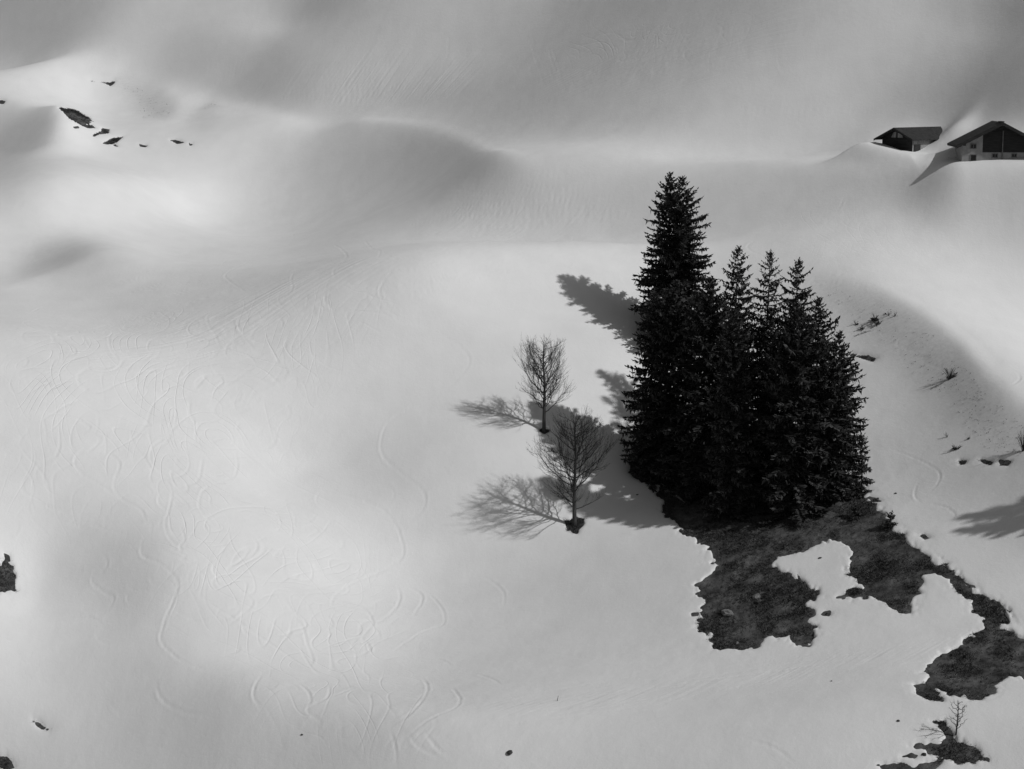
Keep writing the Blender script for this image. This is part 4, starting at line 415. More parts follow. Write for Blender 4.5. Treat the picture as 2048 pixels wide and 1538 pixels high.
[15,-1582,7,5,3,0,-3,-7,-9,-13,-17,-27,-36,-41,-45,-47,-50,-52,-53,-47,-37,-25,-16,-4,2,7,12,22,33,41,38,8,1,8,20,26,35,58,84,101,107,107,105,97,90,83,80,80,87,94,102,107,110,107,103,95,88,83,76,69,64,59,55,51,48,46,45,44,43,43,41,40,38,34,30,24,19,15,10,5,-2,-8,-13,-18,-20,-23,-25,-25,-25,-23,-20,-17,-14,-9,-5,0,4,8,12,16,18,21,22,23,24,25,24,24,24,23,22,21,19,18,17,17,15,15,15,14,13,11,8,5,2,-1,-3,-6,-7,-9,-9,-10,-9,-9,-8,-7,-7,-5,-4,-3,-2],
[14,-1583,4,4,2,1,-1,-3,-6,-8,-10,-16,-26,-37,-44,-49,-52,-55,-57,-56,-47,-34,-23,-12,-1,6,11,16,28,38,43,32,6,4,9,20,36,59,82,97,105,106,103,98,91,83,78,77,85,94,103,109,113,112,108,102,93,86,80,73,66,61,56,52,48,45,43,42,41,40,40,39,37,33,31,25,21,16,12,7,1,-4,-10,-15,-20,-22,-24,-25,-26,-25,-24,-21,-19,-15,-11,-7,-3,2,5,9,13,16,17,20,21,22,23,22,23,22,23,21,20,19,18,17,16,16,15,16,14,14,12,10,7,4,1,-1,-4,-6,-7,-9,-8,-9,-8,-8,-7,-6,-5,-4,-4,-2,-3],
[14,-1593,3,1,1,0,-1,-2,-3,-5,-6,-12,-23,-36,-47,-51,-57,-60,-61,-60,-46,-32,-19,-8,2,10,15,22,34,42,42,21,6,9,16,33,59,82,94,101,101,100,95,90,81,74,72,78,94,104,111,114,116,112,108,100,91,83,77,70,64,58,53,49,45,42,40,39,38,37,37,36,34,30,27,23,17,14,9,5,0,-7,-12,-16,-20,-23,-24,-26,-26,-26,-24,-22,-20,-16,-13,-9,-5,-1,2,7,10,12,15,18,18,20,21,21,21,21,21,20,19,19,17,17,16,16,16,16,15,14,13,12,8,6,3,1,-3,-4,-6,-7,-7,-8,-8,-7,-7,-6,-5,-4,-4,-3,-2],
[14,-1617,1,1,0,1,0,0,0,1,-1,-6,-19,-33,-45,-53,-60,-64,-66,-62,-45,-30,-16,-5,6,12,20,29,41,44,32,14,12,21,37,61,80,90,96,96,93,88,83,76,65,65,73,88,106,113,117,118,115,112,106,97,88,80,74,67,60,54,50,46,41,39,38,36,35,35,35,33,31,27,24,20,15,12,8,4,-2,-7,-13,-17,-20,-22,-24,-25,-27,-25,-25,-22,-21,-17,-15,-10,-8,-3,0,3,7,10,12,15,16,18,18,19,20,20,19,19,19,17,17,17,16,16,16,15,16,15,13,13,10,8,5,2,-1,-3,-4,-6,-7,-7,-7,-6,-7,-6,-5,-4,-3,-3,-3],
[13,-1652,1,0,1,0,1,2,3,5,6,6,0,-11,-27,-42,-52,-61,-67,-69,-64,-45,-29,-14,-2,8,16,25,36,45,41,23,16,27,46,66,81,88,92,91,87,80,72,62,57,55,66,83,102,116,120,120,118,114,109,103,94,84,77,69,63,57,51,46,42,38,36,34,34,33,32,32,31,28,25,22,18,14,11,7,3,-2,-8,-13,-16,-19,-22,-23,-25,-26,-26,-24,-23,-21,-18,-16,-12,-10,-6,-2,1,4,7,10,12,14,15,16,17,18,18,18,18,17,17,17,16,16,16,15,16,15,15,15,13,12,9,6,4,1,-2,-3,-4,-6,-6,-6,-6,-6,-6,-5,-4,-3,-3,-2,-2],
[13,-1693,0,0,0,0,3,3,6,9,13,13,8,-2,-18,-35,-48,-60,-66,-70,-65,-45,-28,-14,-1,9,19,30,41,44,33,24,32,56,74,85,89,90,87,81,74,59,48,42,45,59,78,98,114,122,122,119,116,111,106,98,89,80,72,65,59,52,47,42,38,35,33,32,31,30,30,30,28,26,23,20,17,13,10,8,3,-3,-8,-12,-15,-18,-20,-23,-25,-25,-25,-23,-23,-21,-20,-16,-14,-11,-8,-5,-2,2,4,7,10,11,13,14,15,16,16,17,16,17,16,16,16,15,16,15,15,15,16,15,14,12,10,8,5,3,0,-2,-3,-4,-5,-6,-6,-5,-5,-5,-4,-3,-3,-2,-2],
[13,-1740,-2,0,-1,2,3,5,9,13,18,19,18,10,-6,-24,-42,-55,-63,-67,-63,-45,-29,-14,-2,9,21,34,41,37,32,42,63,82,90,92,90,84,75,63,51,38,34,36,49,72,92,111,121,122,120,116,112,106,100,92,84,75,66,61,54,47,42,38,34,32,29,29,28,29,28,27,26,24,21,19,16,13,11,7,3,-2,-7,-11,-13,-17,-19,-22,-23,-24,-24,-23,-23,-21,-20,-17,-16,-12,-10,-7,-4,0,1,5,7,9,10,12,13,14,14,15,16,15,16,15,15,15,15,14,15,15,16,15,15,13,11,9,6,4,2,-1,-1,-4,-4,-5,-5,-5,-4,-5,-4,-3,-2,-2,-2],
[12,-1791,-3,-2,-1,-1,2,4,7,12,17,22,24,26,20,9,-9,-29,-47,-55,-60,-57,-44,-29,-15,-4,8,21,32,37,39,51,70,85,92,92,87,80,67,56,46,39,34,36,45,61,86,104,116,119,117,114,110,105,99,94,86,77,68,61,54,49,42,37,34,30,28,26,26,26,26,26,26,24,22,20,17,16,14,11,8,4,-1,-6,-9,-12,-14,-18,-21,-22,-22,-23,-22,-22,-22,-20,-18,-16,-14,-11,-8,-6,-3,-1,3,4,6,9,9,11,12,13,13,14,15,14,15,14,14,14,14,14,16,15,15,15,14,12,10,7,5,3,1,-1,-2,-3,-4,-4,-5,-4,-4,-3,-3,-3,-1,-2,-2],
[12,-1846,-4,-4,-1,-1,2,5,9,14,20,26,29,31,29,21,7,-13,-34,-44,-49,-48,-39,-27,-16,-5,7,19,30,40,57,73,86,89,88,83,75,65,54,46,40,38,39,46,58,76,96,108,112,113,110,106,102,98,91,86,78,70,62,54,48,43,37,32,29,26,24,24,23,24,24,24,23,23,20,19,17,16,14,12,9,5,0,-3,-7,-10,-13,-16,-19,-20,-21,-21,-21,-22,-21,-20,-18,-17,-15,-13,-10,-7,-5,-3,1,2,4,6,7,9,10,11,12,13,13,14,13,13,14,13,13,14,15,15,15,15,14,13,11,8,6,4,2,1,-1,-3,-3,-4,-3,-4,-4,-3,-2,-2,-2,-1,-2],
[12,-1904,-5,-4,-3,0,3,6,11,16,23,28,32,35,35,30,20,4,-18,-29,-35,-36,-30,-21,-12,-5,8,21,36,55,72,81,82,82,78,71,64,56,48,44,43,43,49,58,70,86,99,105,106,105,101,97,93,89,83,78,70,63,54,47,42,36,31,28,24,22,21,21,21,21,22,22,22,21,19,18,17,17,15,13,10,6,2,-2,-4,-8,-11,-15,-16,-19,-19,-19,-21,-21,-20,-20,-18,-17,-16,-13,-11,-10,-6,-4,-2,-1,3,4,5,7,8,10,10,12,12,12,12,13,12,13,12,14,14,15,15,15,14,13,11,9,7,5,4,1,-1,-1,-2,-3,-3,-3,-3,-3,-3,-1,-2,-1,-1],
[12,-1963,-7,-4,-2,0,4,7,12,18,25,31,34,38,39,35,29,17,0,-12,-17,-21,-17,-10,-2,6,17,32,49,59,70,74,75,72,69,62,57,52,48,47,48,52,58,67,78,87,97,99,98,95,92,88,84,80,75,68,62,55,46,41,35,30,26,22,20,19,18,18,18,20,20,20,20,19,18,18,17,18,16,14,11,7,4,1,-3,-5,-9,-13,-14,-17,-17,-18,-19,-20,-20,-19,-18,-17,-16,-14,-12,-11,-8,-6,-3,-2,0,2,4,5,6,8,10,9,11,11,11,11,12,12,12,13,14,14,14,15,14,13,12,10,8,6,4,2,0,0,-2,-2,-2,-3,-3,-2,-2,-2,-1,-1,-1],
[11,-2012,-11,-7,-5,-1,1,4,9,13,20,28,32,37,40,42,40,34,26,15,7,2,-1,3,9,19,26,35,42,48,55,63,65,66,64,60,57,53,51,50,52,53,58,63,69,78,85,91,91,90,86,83,79,75,71,65,60,53,47,39,33,29,24,20,18,16,16,15,16,16,17,18,19,18,18,18,17,18,18,17,15,12,9,6,3,0,-4,-7,-10,-12,-14,-15,-17,-18,-19,-18,-18,-18,-17,-16,-15,-13,-11,-9,-7,-6,-3,-2,1,2,3,6,6,8,8,9,10,10,10,11,11,12,12,13,13,14,14,14,13,13,10,8,7,5,2,2,0,-1,-1,-2,-2,-2,-2,-2,-1,-1,-1,0,-1],
[11,-2070,-11,-8,-4,-1,1,6,10,15,22,30,34,40,42,45,44,42,35,30,26,24,24,30,35,40,44,45,45,48,52,56,57,57,56,54,52,51,51,52,53,56,58,63,68,74,81,84,84,81,78,74,69,66,62,56,52,44,39,31,27,22,19,16,13,13,12,13,14,14,16,16,17,17,16,18,18,18,18,18,16,13,11,8,4,3,-2,-5,-7,-10,-12,-13,-15,-17,-17,-17,-18,-17,-17,-16,-14,-13,-12,-11,-8,-7,-5,-2,-1,0,2,4,6,5,7,8,9,9,9,10,10,11,12,12,12,13,14,14,13,12,11,9,7,5,3,2,1,0,0,-2,-1,-2,-1,-1,-1,-1,-1,0,0],
[11,-2127,-11,-7,-4,0,2,7,12,17,25,32,37,43,46,48,51,49,47,46,48,50,53,55,56,57,55,52,49,49,49,51,50,51,49,49,48,48,49,50,52,54,57,60,64,70,75,77,76,73,69,65,61,57,53,48,42,37,31,24,20,17,13,11,11,9,10,11,12,13,13,15,15,15,16,17,18,19,19,19,16,15,12,9,7,4,1,-3,-5,-8,-9,-12,-13,-15,-16,-16,-16,-16,-17,-15,-15,-13,-13,-11,-9,-7,-6,-4,-2,-1,1,3,3,5,5,7,7,8,9,9,9,10,11,11,12,12,13,13,13,12,11,9,8,5,4,3,2,0,0,0,-1,-1,-1,-1,-1,0,-1,0,0],
[10,-2166,-14,-11,-7,-3,1,4,9,13,20,28,35,42,47,52,55,58,60,62,65,71,74,75,75,72,68,64,57,53,51,48,47,46,45,44,43,44,44,45,47,48,51,52,56,60,64,69,70,68,65,61,56,53,48,44,40,34,28,24,18,14,11,9,8,7,7,8,9,10,11,12,13,14,14,16,17,18,19,19,19,17,16,13,11,9,6,3,-1,-3,-6,-7,-10,-11,-14,-14,-14,-15,-16,-16,-15,-14,-13,-13,-11,-10,-8,-6,-5,-3,-2,0,1,2,3,5,5,6,7,8,8,9,9,9,11,11,12,12,12,13,12,10,10,7,6,5,3,2,2,0,0,0,-1,0,-1,-1,0,0,0,0,0],
[10,-2216,-14,-10,-6,-1,2,6,12,16,24,31,41,48,55,60,65,69,75,79,85,89,91,89,87,82,75,70,62,57,53,48,45,42,40,39,38,39,39,41,42,44,45,48,51,55,58,62,63,60,57,53,48,44,40,36,32,26,22,16,12,10,7,5,5,5,5,6,7,9,9,10,12,12,14,15,17,19,19,19,19,18,16,15,12,11,7,5,1,-1,-3,-6,-8,-10,-11,-12,-14,-14,-14,-15,-14,-14,-13,-13,-11,-10,-8,-7,-6,-4,-2,-1,0,0,3,3,4,6,6,6,8,7,8,9,9,11,11,11,12,12,11,11,9,8,6,5,4,3,1,1,1,0,0,-1,0,0,0,0,1,0,0],
[10,-2262,-13,-9,-4,1,4,9,15,21,28,37,48,56,64,71,79,85,91,96,100,100,101,98,93,88,81,74,65,60,53,48,42,40,36,35,34,34,34,36,37,39,41,43,46,49,53,55,55,52,49,45,41,36,33,28,24,19,15,11,7,5,4,2,3,3,4,4,6,7,7,9,10,12,13,15,17,19,19,19,19,17,17,16,14,12,9,6,3,1,-2,-3,-7,-8,-10,-10,-12,-13,-14,-13,-14,-13,-13,-12,-11,-9,-9,-7,-6,-5,-3,-2,-1,0,1,2,4,4,6,5,7,6,7,8,9,9,10,11,11,11,11,10,9,8,7,5,4,3,2,2,1,0,0,0,1,0,0,0,1,0,1],
[10,-2303,-12,-7,-1,3,8,12,19,26,35,45,57,67,76,86,94,101,105,107,108,108,106,103,97,90,83,76,67,60,53,48,41,37,33,32,30,30,30,31,33,34,36,38,40,44,47,48,48,45,41,38,33,29,25,21,17,14,9,6,3,2,1,0,1,2,2,3,4,5,7,7,10,11,12,15,17,18,19,19,18,18,17,17,15,13,10,7,5,2,1,-3,-4,-7,-8,-9,-11,-11,-13,-12,-12,-13,-12,-11,-11,-9,-9,-7,-7,-5,-4,-3,-1,-1,0,2,3,4,4,5,5,6,6,7,8,8,9,10,10,11,10,10,9,8,6,6,4,3,3,2,1,1,1,0,0,1,0,1,0,1,1],
[9,-2326,-13,-9,-5,2,6,12,17,25,33,44,56,68,81,91,101,108,112,114,113,114,111,109,105,97,91,83,75,67,59,53,46,40,35,31,29,27,26,26,27,29,29,32,33,35,39,40,42,41,38,34,31,26,22,18,15,12,7,5,3,0,-1,-1,-1,-1,0,1,2,3,4,5,6,9,10,13,14,17,17,18,19,18,18,18,17,15,14,11,8,6,4,2,-1,-3,-5,-7,-8,-9,-10,-11,-11,-11,-12,-11,-11,-10,-9,-8,-8,-6,-5,-5,-3,-3,-1,0,1,2,3,3,4,4,5,6,6,7,8,8,9,9,10,10,9,9,7,7,5,5,3,3,2,2,1,1,1,1,0,1,1,0,1,1,1],
[9,-2358,-11,-5,-1,5,11,17,23,33,44,56,69,84,96,105,112,117,117,118,117,116,112,109,103,96,88,81,74,65,58,51,45,38,33,29,26,24,23,23,24,24,26,27,29,30,34,35,35,34,32,27,25,19,16,13,10,7,4,1,0,-2,-3,-2,-2,-2,-1,0,0,2,3,4,5,8,10,12,14,16,17,17,18,18,18,18,17,16,14,11,10,7,5,2,1,-2,-4,-5,-7,-8,-8,-10,-10,-10,-10,-10,-10,-9,-9,-8,-8,-6,-5,-5,-4,-2,-2,0,0,2,1,3,3,3,5,5,5,6,7,7,8,9,9,9,8,8,8,6,6,4,4,3,3,2,1,1,1,1,1,1,1,1,1,0,1],
[9,-2385,-7,-2,3,10,17,24,31,44,57,71,85,99,110,115,119,120,121,120,118,115,111,107,100,93,85,78,71,62,56,48,43,36,31,27,24,21,21,20,20,21,22,23,25,26,29,29,30,28,26,21,19,14,11,8,6,3,1,-1,-2,-4,-3,-4,-3,-2,-2,-1,-1,0,2,3,5,7,10,12,13,15,16,16,17,18,18,17,18,15,14,12,10,8,6,4,1,-1,-2,-4,-5,-7,-7,-9,-8,-9,-9,-9,-9,-9,-8,-8,-7,-6,-5,-5,-4,-2,-2,-1,0,1,1,1,3,3,3,5,4,6,5,7,7,8,8,8,8,8,7,6,6,4,4,3,3,2,2,1,1,2,1,1,0,2,1,0,1],
[8,-2401,-7,-2,2,9,16,24,32,43,58,73,87,101,112,118,121,122,122,122,119,117,113,109,103,97,89,81,74,67,59,52,46,40,34,28,25,21,20,18,17,18,18,19,19,21,23,23,25,25,22,20,17,13,10,7,5,2,1,-1,-3,-4,-4,-4,-4,-4,-3,-3,-2,-2,-1,1,2,4,7,10,11,13,14,14,16,16,17,18,17,17,15,14,12,10,9,6,5,2,0,-1,-3,-4,-5,-6,-7,-7,-8,-8,-8,-8,-8,-7,-8,-6,-6,-5,-5,-3,-3,-2,-1,-1,0,0,2,2,2,3,4,4,4,5,6,6,7,7,8,7,7,7,6,6,4,4,3,3,2,2,2,1,2,1,1,1,1,1,1,1,1],
[8,-2423,-2,2,8,15,24,33,44,58,74,90,103,114,119,122,124,123,122,121,117,115,109,105,99,92,84,77,70,63,55,49,42,37,31,26,22,19,17,16,15,15,16,16,16,18,18,20,21,20,17,16,12,9,7,4,2,0,-1,-3,-3,-5,-4,-5,-4,-5,-4,-4,-3,-3,-2,0,2,4,7,8,11,12,13,13,15,16,16,17,17,16,15,13,12,11,9,6,5,3,1,0,-2,-2,-5,-4,-6,-6,-7,-6,-7,-7,-7,-7,-7,-6,-5,-5,-4,-4,-2,-2,-2,-1,-1,0,1,2,2,2,3,3,4,4,5,5,7,6,7,7,6,7,5,6,4,4,3,3,2,2,2,2,1,1,2,1,1,1,1,1,1],
[8,-2440,3,8,16,23,34,46,59,74,92,105,114,120,122,124,124,123,121,117,115,110,105,100,95,87,79,72,65,58,51,45,38,34,27,24,19,17,15,14,13,13,13,13,14,15,16,16,17,16,14,11,9,7,4,2,0,-1,-2,-3,-4,-5,-5,-5,-5,-4,-5,-5,-5,-3,-2,-1,2,3,7,8,9,11,12,12,14,15,16,16,16,15,14,13,12,11,8,8,5,3,2,0,0,-2,-3,-4,-4,-5,-6,-5,-6,-6,-7,-6,-5,-5,-5,-5,-3,-4,-2,-3,-2,-1,-1,0,0,2,1,2,2,2,3,4,4,5,6,5,6,7,6,6,5,5,4,4,3,3,3,2,2,1,2,1,1,2,1,1,1,1,0],
[7,-2454,2,9,16,24,34,48,61,75,90,106,116,120,123,124,124,123,121,118,114,110,106,101,95,89,82,74,66,60,54,46,40,35,30,24,21,17,15,13,12,11,11,11,11,12,12,13,13,14,13,11,9,6,5,2,0,0,-2,-3,-3,-4,-4,-5,-6,-5,-6,-5,-6,-5,-4,-2,-1,1,4,5,7,9,9,11,12,13,14,15,15,15,14,13,13,11,11,9,7,5,4,2,2,0,-1,-2,-3,-3,-4,-5,-4,-5,-6,-5,-5,-5,-4,-5,-3,-4,-3,-3,-2,-2,-2,-1,0,0,1,1,1,2,2,2,4,3,4,5,5,5,6,6,5,5,5,4,3,4,2,3,2,2,2,1,2,1,1,1,1,1,1,1],
[7,-2467,9,17,25,36,47,62,77,91,104,116,121,123,125,124,123,121,118,114,110,106,101,96,90,83,76,69,61,55,48,42,36,31,26,21,18,14,13,11,10,10,9,9,10,10,10,11,11,11,10,9,6,5,3,2,0,-1,-2,-3,-3,-4,-5,-5,-5,-6,-6,-7,-6,-5,-4,-3,-1,1,3,5,7,7,8,10,11,12,13,14,14,14,13,12,12,12,10,8,7,5,4,3,2,1,0,-1,-2,-2,-3,-4,-4,-4,-4,-4,-4,-4,-4,-4,-3,-3,-4,-2,-3,-2,-1,-1,0,0,0,1,0,1,2,2,3,3,4,4,4,5,5,5,5,4,5,3,4,3,3,2,2,2,2,1,2,1,1,1,1,1,1,1,1],
[7,-2473,17,26,37,49,62,77,92,104,113,121,124,125,125,123,121,118,115,109,106,101,96,91,84,77,71,63,56,49,44,37,31,27,23,18,15,13,10,10,8,8,8,8,8,9,8,9,9,9,9,7,5,4,2,1,0,-1,-2,-3,-3,-3,-5,-5,-6,-6,-7,-6,-7,-5,-5,-2,-1,1,3,4,5,6,8,8,11,11,12,12,13,13,12,12,11,11,9,8,7,5,5,3,2,2,0,0,-1,-2,-2,-3,-3,-3,-3,-3,-4,-3,-3,-3,-3,-3,-3,-3,-2,-1,-2,-1,0,0,-1,0,1,1,1,2,2,3,3,3,4,4,4,5,4,5,4,3,3,3,3,2,3,1,2,2,1,1,1,2,1,1,0,1,1],
[7,-2469,27,38,51,62,77,91,103,112,118,124,125,125,124,121,117,115,110,105,101,96,91,85,78,72,65,57,51,44,39,32,28,23,19,15,13,11,9,8,7,7,7,7,7,7,7,8,8,8,7,5,5,3,2,1,0,-1,-1,-2,-3,-4,-4,-6,-6,-6,-7,-7,-6,-6,-4,-2,-1,1,2,3,4,6,6,8,10,10,11,11,11,12,11,11,11,10,8,8,6,6,4,4,2,2,1,0,0,-1,-1,-2,-2,-2,-3,-2,-3,-2,-3,-3,-3,-2,-3,-2,-2,-1,-1,-1,-1,-1,0,0,0,1,1,2,2,1,3,3,3,4,4,4,3,4,4,3,3,3,3,2,2,2,1,2,1,1,2,1,1,1,0,1,1],
[6,-2482,28,38,52,64,76,89,102,110,117,122,125,126,123,121,118,114,111,106,100,96,91,86,79,72,66,60,51,45,39,34,28,24,19,17,13,10,10,8,6,7,6,6,6,6,6,6,7,7,7,6,5,4,3,2,1,1,0,-1,-2,-3,-4,-4,-6,-6,-7,-7,-6,-6,-5,-4,-2,-1,0,2,2,3,5,6,7,8,10,10,10,10,10,11,10,10,8,8,7,6,6,4,4,3,2,1,1,0,0,-1,-1,-1,-2,-1,-2,-2,-2,-2,-3,-2,-2,-2,-2,-1,-2,-1,-1,-1,-1,0,0,0,1,1,1,1,2,2,3,2,3,4,3,4,3,3,3,3,3,2,2,2,2,2,1,1,1,2,1,1,0,1,1,0,0],
[6,-2466,39,51,64,77,89,99,108,115,121,124,125,124,121,119,114,110,106,102,95,91,86,80,73,67,60,53,46,40,34,30,24,20,16,14,11,9,8,7,6,5,6,5,5,6,5,6,6,6,6,6,5,4,3,3,1,1,0,-1,-1,-3,-4,-4,-6,-6,-7,-7,-6,-5,-5,-3,-2,-1,0,1,1,3,4,5,7,7,8,9,9,9,9,10,9,9,8,7,6,6,6,4,3,3,3,1,2,0,1,-1,0,0,-1,-1,-1,-2,-2,-1,-2,-2,-2,-1,-1,-2,-1,-1,-1,-1,-1,-1,0,1,0,1,0,1,2,2,2,2,3,3,3,3,3,3,2,3,2,3,2,1,2,2,1,1,1,1,1,1,1,1,0,1,0],
[6,-2438,51,63,77,88,97,106,114,118,123,125,124,121,119,115,110,106,102,96,91,85,81,74,67,61,54,48,41,34,30,25,21,17,14,11,10,7,7,6,5,5,5,5,4,5,6,5,6,5,6,6,4,5,3,3,2,1,1,-1,-1,-3,-4,-4,-6,-6,-7,-6,-5,-5,-4,-3,-2,-1,0,0,1,2,3,5,6,6,8,7,8,8,8,9,8,8,7,6,6,6,5,4,3,3,3,2,1,2,0,1,0,0,0,-1,-1,-1,-1,-1,-1,-2,-1,-1,-1,-1,-2,-1,-1,-1,0,-1,0,1,0,0,0,1,2,1,2,2,2,3,2,3,2,3,3,2,2,2,2,2,1,2,1,1,1,1,1,1,1,0,1,0,0],
[5,-2445,50,63,74,86,96,103,111,117,121,124,124,121,119,115,111,106,102,96,91,86,80,75,68,61,55,49,42,36,30,26,21,18,14,12,10,8,6,6,6,4,5,4,5,4,5,5,5,5,6,6,5,5,5,3,4,2,1,1,0,-2,-2,-4,-5,-5,-6,-6,-5,-5,-4,-3,-3,-2,-1,-1,0,0,2,3,5,5,5,6,6,7,7,8,7,7,7,6,6,6,5,5,3,4,3,2,3,2,1,1,1,1,0,0,0,0,-1,-1,-1,-1,0,-1,-1,-1,-1,-1,-1,-1,-1,0,0,0,-1,0,1,0,1,1,1,2,1,2,2,2,3,2,2,2,3,1,2,2,2,1,1,2,1,1,1,1,0,1,1,0,0,0,1],
[5,-2401,61,72,83,94,101,109,114,120,122,124,122,118,115,111,107,102,96,92,86,80,74,69,63,55,49,43,37,31,26,23,18,15,12,10,9,7,6,5,4,5,4,4,4,5,4,5,5,6,6,5,6,5,5,4,3,3,1,1,0,-2,-2,-4,-4,-5,-6,-5,-4,-4,-3,-3,-2,-2,-2,-1,-1,1,2,2,4,4,5,5,5,6,6,7,6,6,6,6,5,5,5,4,3,4,3,3,2,2,1,2,1,1,1,0,0,0,0,0,-1,0,-1,0,-1,-1,-1,-1,0,-1,-1,0,0,0,-1,0,1,0,1,1,1,1,1,2,2,2,1,2,2,2,2,2,2,1,1,2,1,1,1,1,1,1,1,0,1,0,0,0,0],
[5,-2346,70,81,89,100,106,112,117,121,123,122,119,115,111,107,102,97,91,86,81,75,68,63,57,49,44,38,33,26,23,19,16,12,11,9,7,6,5,5,5,4,4,4,4,4,5,5,5,6,5,6,6,5,5,4,4,2,2,1,-1,-1,-3,-3,-4,-5,-4,-4,-4,-3,-2,-3,-2,-2,-2,-1,-1,1,2,2,3,3,4,4,5,5,5,6,5,5,5,5,5,5,4,3,4,3,3,3,2,2,2,2,1,1,1,1,0,0,0,0,1,-1,0,0,-1,-1,0,-1,0,-1,0,0,-1,0,0,0,0,0,1,1,0,1,1,2,1,2,2,1,2,2,1,2,1,2,1,1,2,1,0,1,1,1,0,1,0,1,0,0,0],
[5,-2282,77,87,96,103,110,115,120,122,121,119,116,111,107,102,98,91,86,81,75,69,62,57,51,44,39,33,28,23,20,16,14,11,9,8,6,6,4,5,4,4,4,4,4,5,4,5,6,5,6,6,6,5,5,4,4,2,2,0,0,-2,-2,-3,-3,-4,-3,-3,-3,-2,-3,-2,-2,-2,-2,-1,0,0,2,2,2,3,3,3,4,4,5,4,5,4,5,4,4,4,4,3,4,3,3,2,2,2,2,2,2,1,1,1,1,0,1,0,0,0,0,0,-1,0,0,-1,0,0,-1,0,0,-1,0,0,1,0,0,1,0,1,1,2,1,1,1,2,1,2,1,2,1,1,1,2,1,0,1,1,1,0,1,0,1,0,0,0,0],
[4,-2283,73,83,92,100,107,113,117,121,121,119,115,112,106,102,98,92,86,80,75,70,63,57,51,45,40,33,29,25,20,17,14,12,9,9,6,6,6,4,4,4,4,4,5,4,4,5,6,5,6,6,6,5,5,5,4,3,3,1,0,0,-2,-2,-2,-2,-3,-2,-2,-2,-2,-2,-2,-2,-2,-2,-1,0,1,1,2,1,2,3,3,3,3,4,4,4,3,4,4,4,3,4,3,3,3,2,3,2,2,2,2,1,2,1,1,1,0,1,1,0,0,0,0,0,0,0,-1,0,0,0,-1,0,0,0,0,0,1,0,0,1,1,1,1,0,2,1,1,1,2,1,1,1,1,1,1,1,1,1,1,0,1,0,1,0,0,0,0,0,0],
[4,-2211,79,88,96,103,110,115,119,120,119,115,111,107,102,98,92,86,81,74,70,63,57,51,46,41,34,30,25,21,18,15,12,10,9,7,7,5,5,5,4,4,4,4,4,5,5,5,5,6,5,6,6,5,5,5,3,3,2,1,1,-1,-1,-1,-2,-1,-2,-1,-2,-1,-1,-2,-2,-2,-2,-1,0,0,0,1,1,1,2,2,2,3,3,3,3,3,3,4,3,3,3,3,3,3,3,2,2,2,2,2,2,2,1,1,1,2,0,1,1,0,1,0,0,0,0,0,0,0,-1,0,0,0,0,0,0,0,0,0,1,0,1,1,1,0,1,1,2,1,1,1,1,1,1,1,1,0,1,1,1,0,1,0,0,1,0,0,0,0,0],
[4,-2133,83,92,99,107,112,117,119,118,115,111,107,102,97,92,87,81,74,69,63,58,52,45,41,36,30,26,22,19,15,13,11,9,8,7,6,5,5,4,5,4,4,4,5,4,5,5,6,5,6,6,5,5,5,4,3,3,1,1,1,-1,0,-1,-1,0,-1,0,-1,-1,-1,-2,-2,-1,-1,-1,0,0,0,1,0,1,2,1,2,2,3,2,3,2,3,3,3,2,3,3,2,3,2,2,2,3,2,2,1,2,1,1,2,1,1,1,0,1,0,0,1,0,0,0,0,0,0,0,0,0,0,0,0,0,0,0,1,0,1,1,0,1,1,1,1,0,1,1,1,1,1,1,1,0,1,1,0,1,0,0,1,0,0,0,0,0,0],
[3,-2127,75,88,95,103,109,114,117,117,115,111,107,102,97,92,86,80,75,69,63,58,52,46,41,36,31,27,22,20,16,14,11,10,9,7,7,5,5,5,4,5,4,4,5,4,5,5,5,6,5,6,5,5,5,4,3,3,2,2,1,0,0,1,0,0,0,0,0,0,-1,-1,-1,-2,-1,-1,0,0,0,1,0,0,1,1,1,2,2,2,2,2,2,2,3,2,2,3,2,2,2,3,2,2,2,2,1,2,1,2,1,1,2,0,1,1,1,0,1,0,0,1,0,0,0,0,0,0,0,0,0,0,0,0,1,0,1,0,0,1,1,0,1,1,1,0,1,1,1,1,0,1,1,0,1,0,1,0,0,1,0,0,0,0,0,0,0],
[3,-2045,79,91,99,105,111,114,116,114,111,106,102,96,92,86,80,75,69,63,57,52,47,41,36,32,28,23,20,18,14,13,10,9,8,7,6,6,5,5,4,4,5,4,5,4,5,5,5,6,5,5,5,5,4,3,3,3,2,1,1,1,1,1,0,1,1,1,0,0,0,-1,-1,-1,-1,0,0,0,0,0,1,0,0,1,1,2,1,2,1,2,2,2,2,2,2,2,2,2,2,2,2,2,2,1,2,1,2,1,2,1,1,1,1,0,1,1,0,1,0,0,0,0,1,0,0,0,0,0,0,0,0,1,0,1,0,0,1,0,1,0,1,1,0,1,1,0,1,1,0,1,0,1,0,1,0,1,0,0,0,0,0,0,0,0,0],
[3,-1960,84,94,101,107,112,114,112,110,107,100,96,92,86,80,74,68,64,57,52,46,42,36,32,29,24,21,18,15,14,11,10,8,8,6,6,6,5,4,5,4,5,4,5,5,4,5,5,5,5,5,4,4,4,3,3,2,2,1,2,1,2,1,2,1,1,1,1,0,-1,0,-1,0,0,0,0,0,1,0,0,0,0,1,1,1,1,2,1,1,2,2,1,2,2,2,1,2,2,2,2,1,2,2,1,1,2,1,1,1,1,1,1,1,1,1,0,1,0,0,0,1,0,0,0,1,0,0,0,0,0,1,0,0,0,1,0,1,0,1,0,1,0,1,0,1,0,1,1,0,1,0,0,1,0,0,1,0,0,0,0,0,0,0,0],
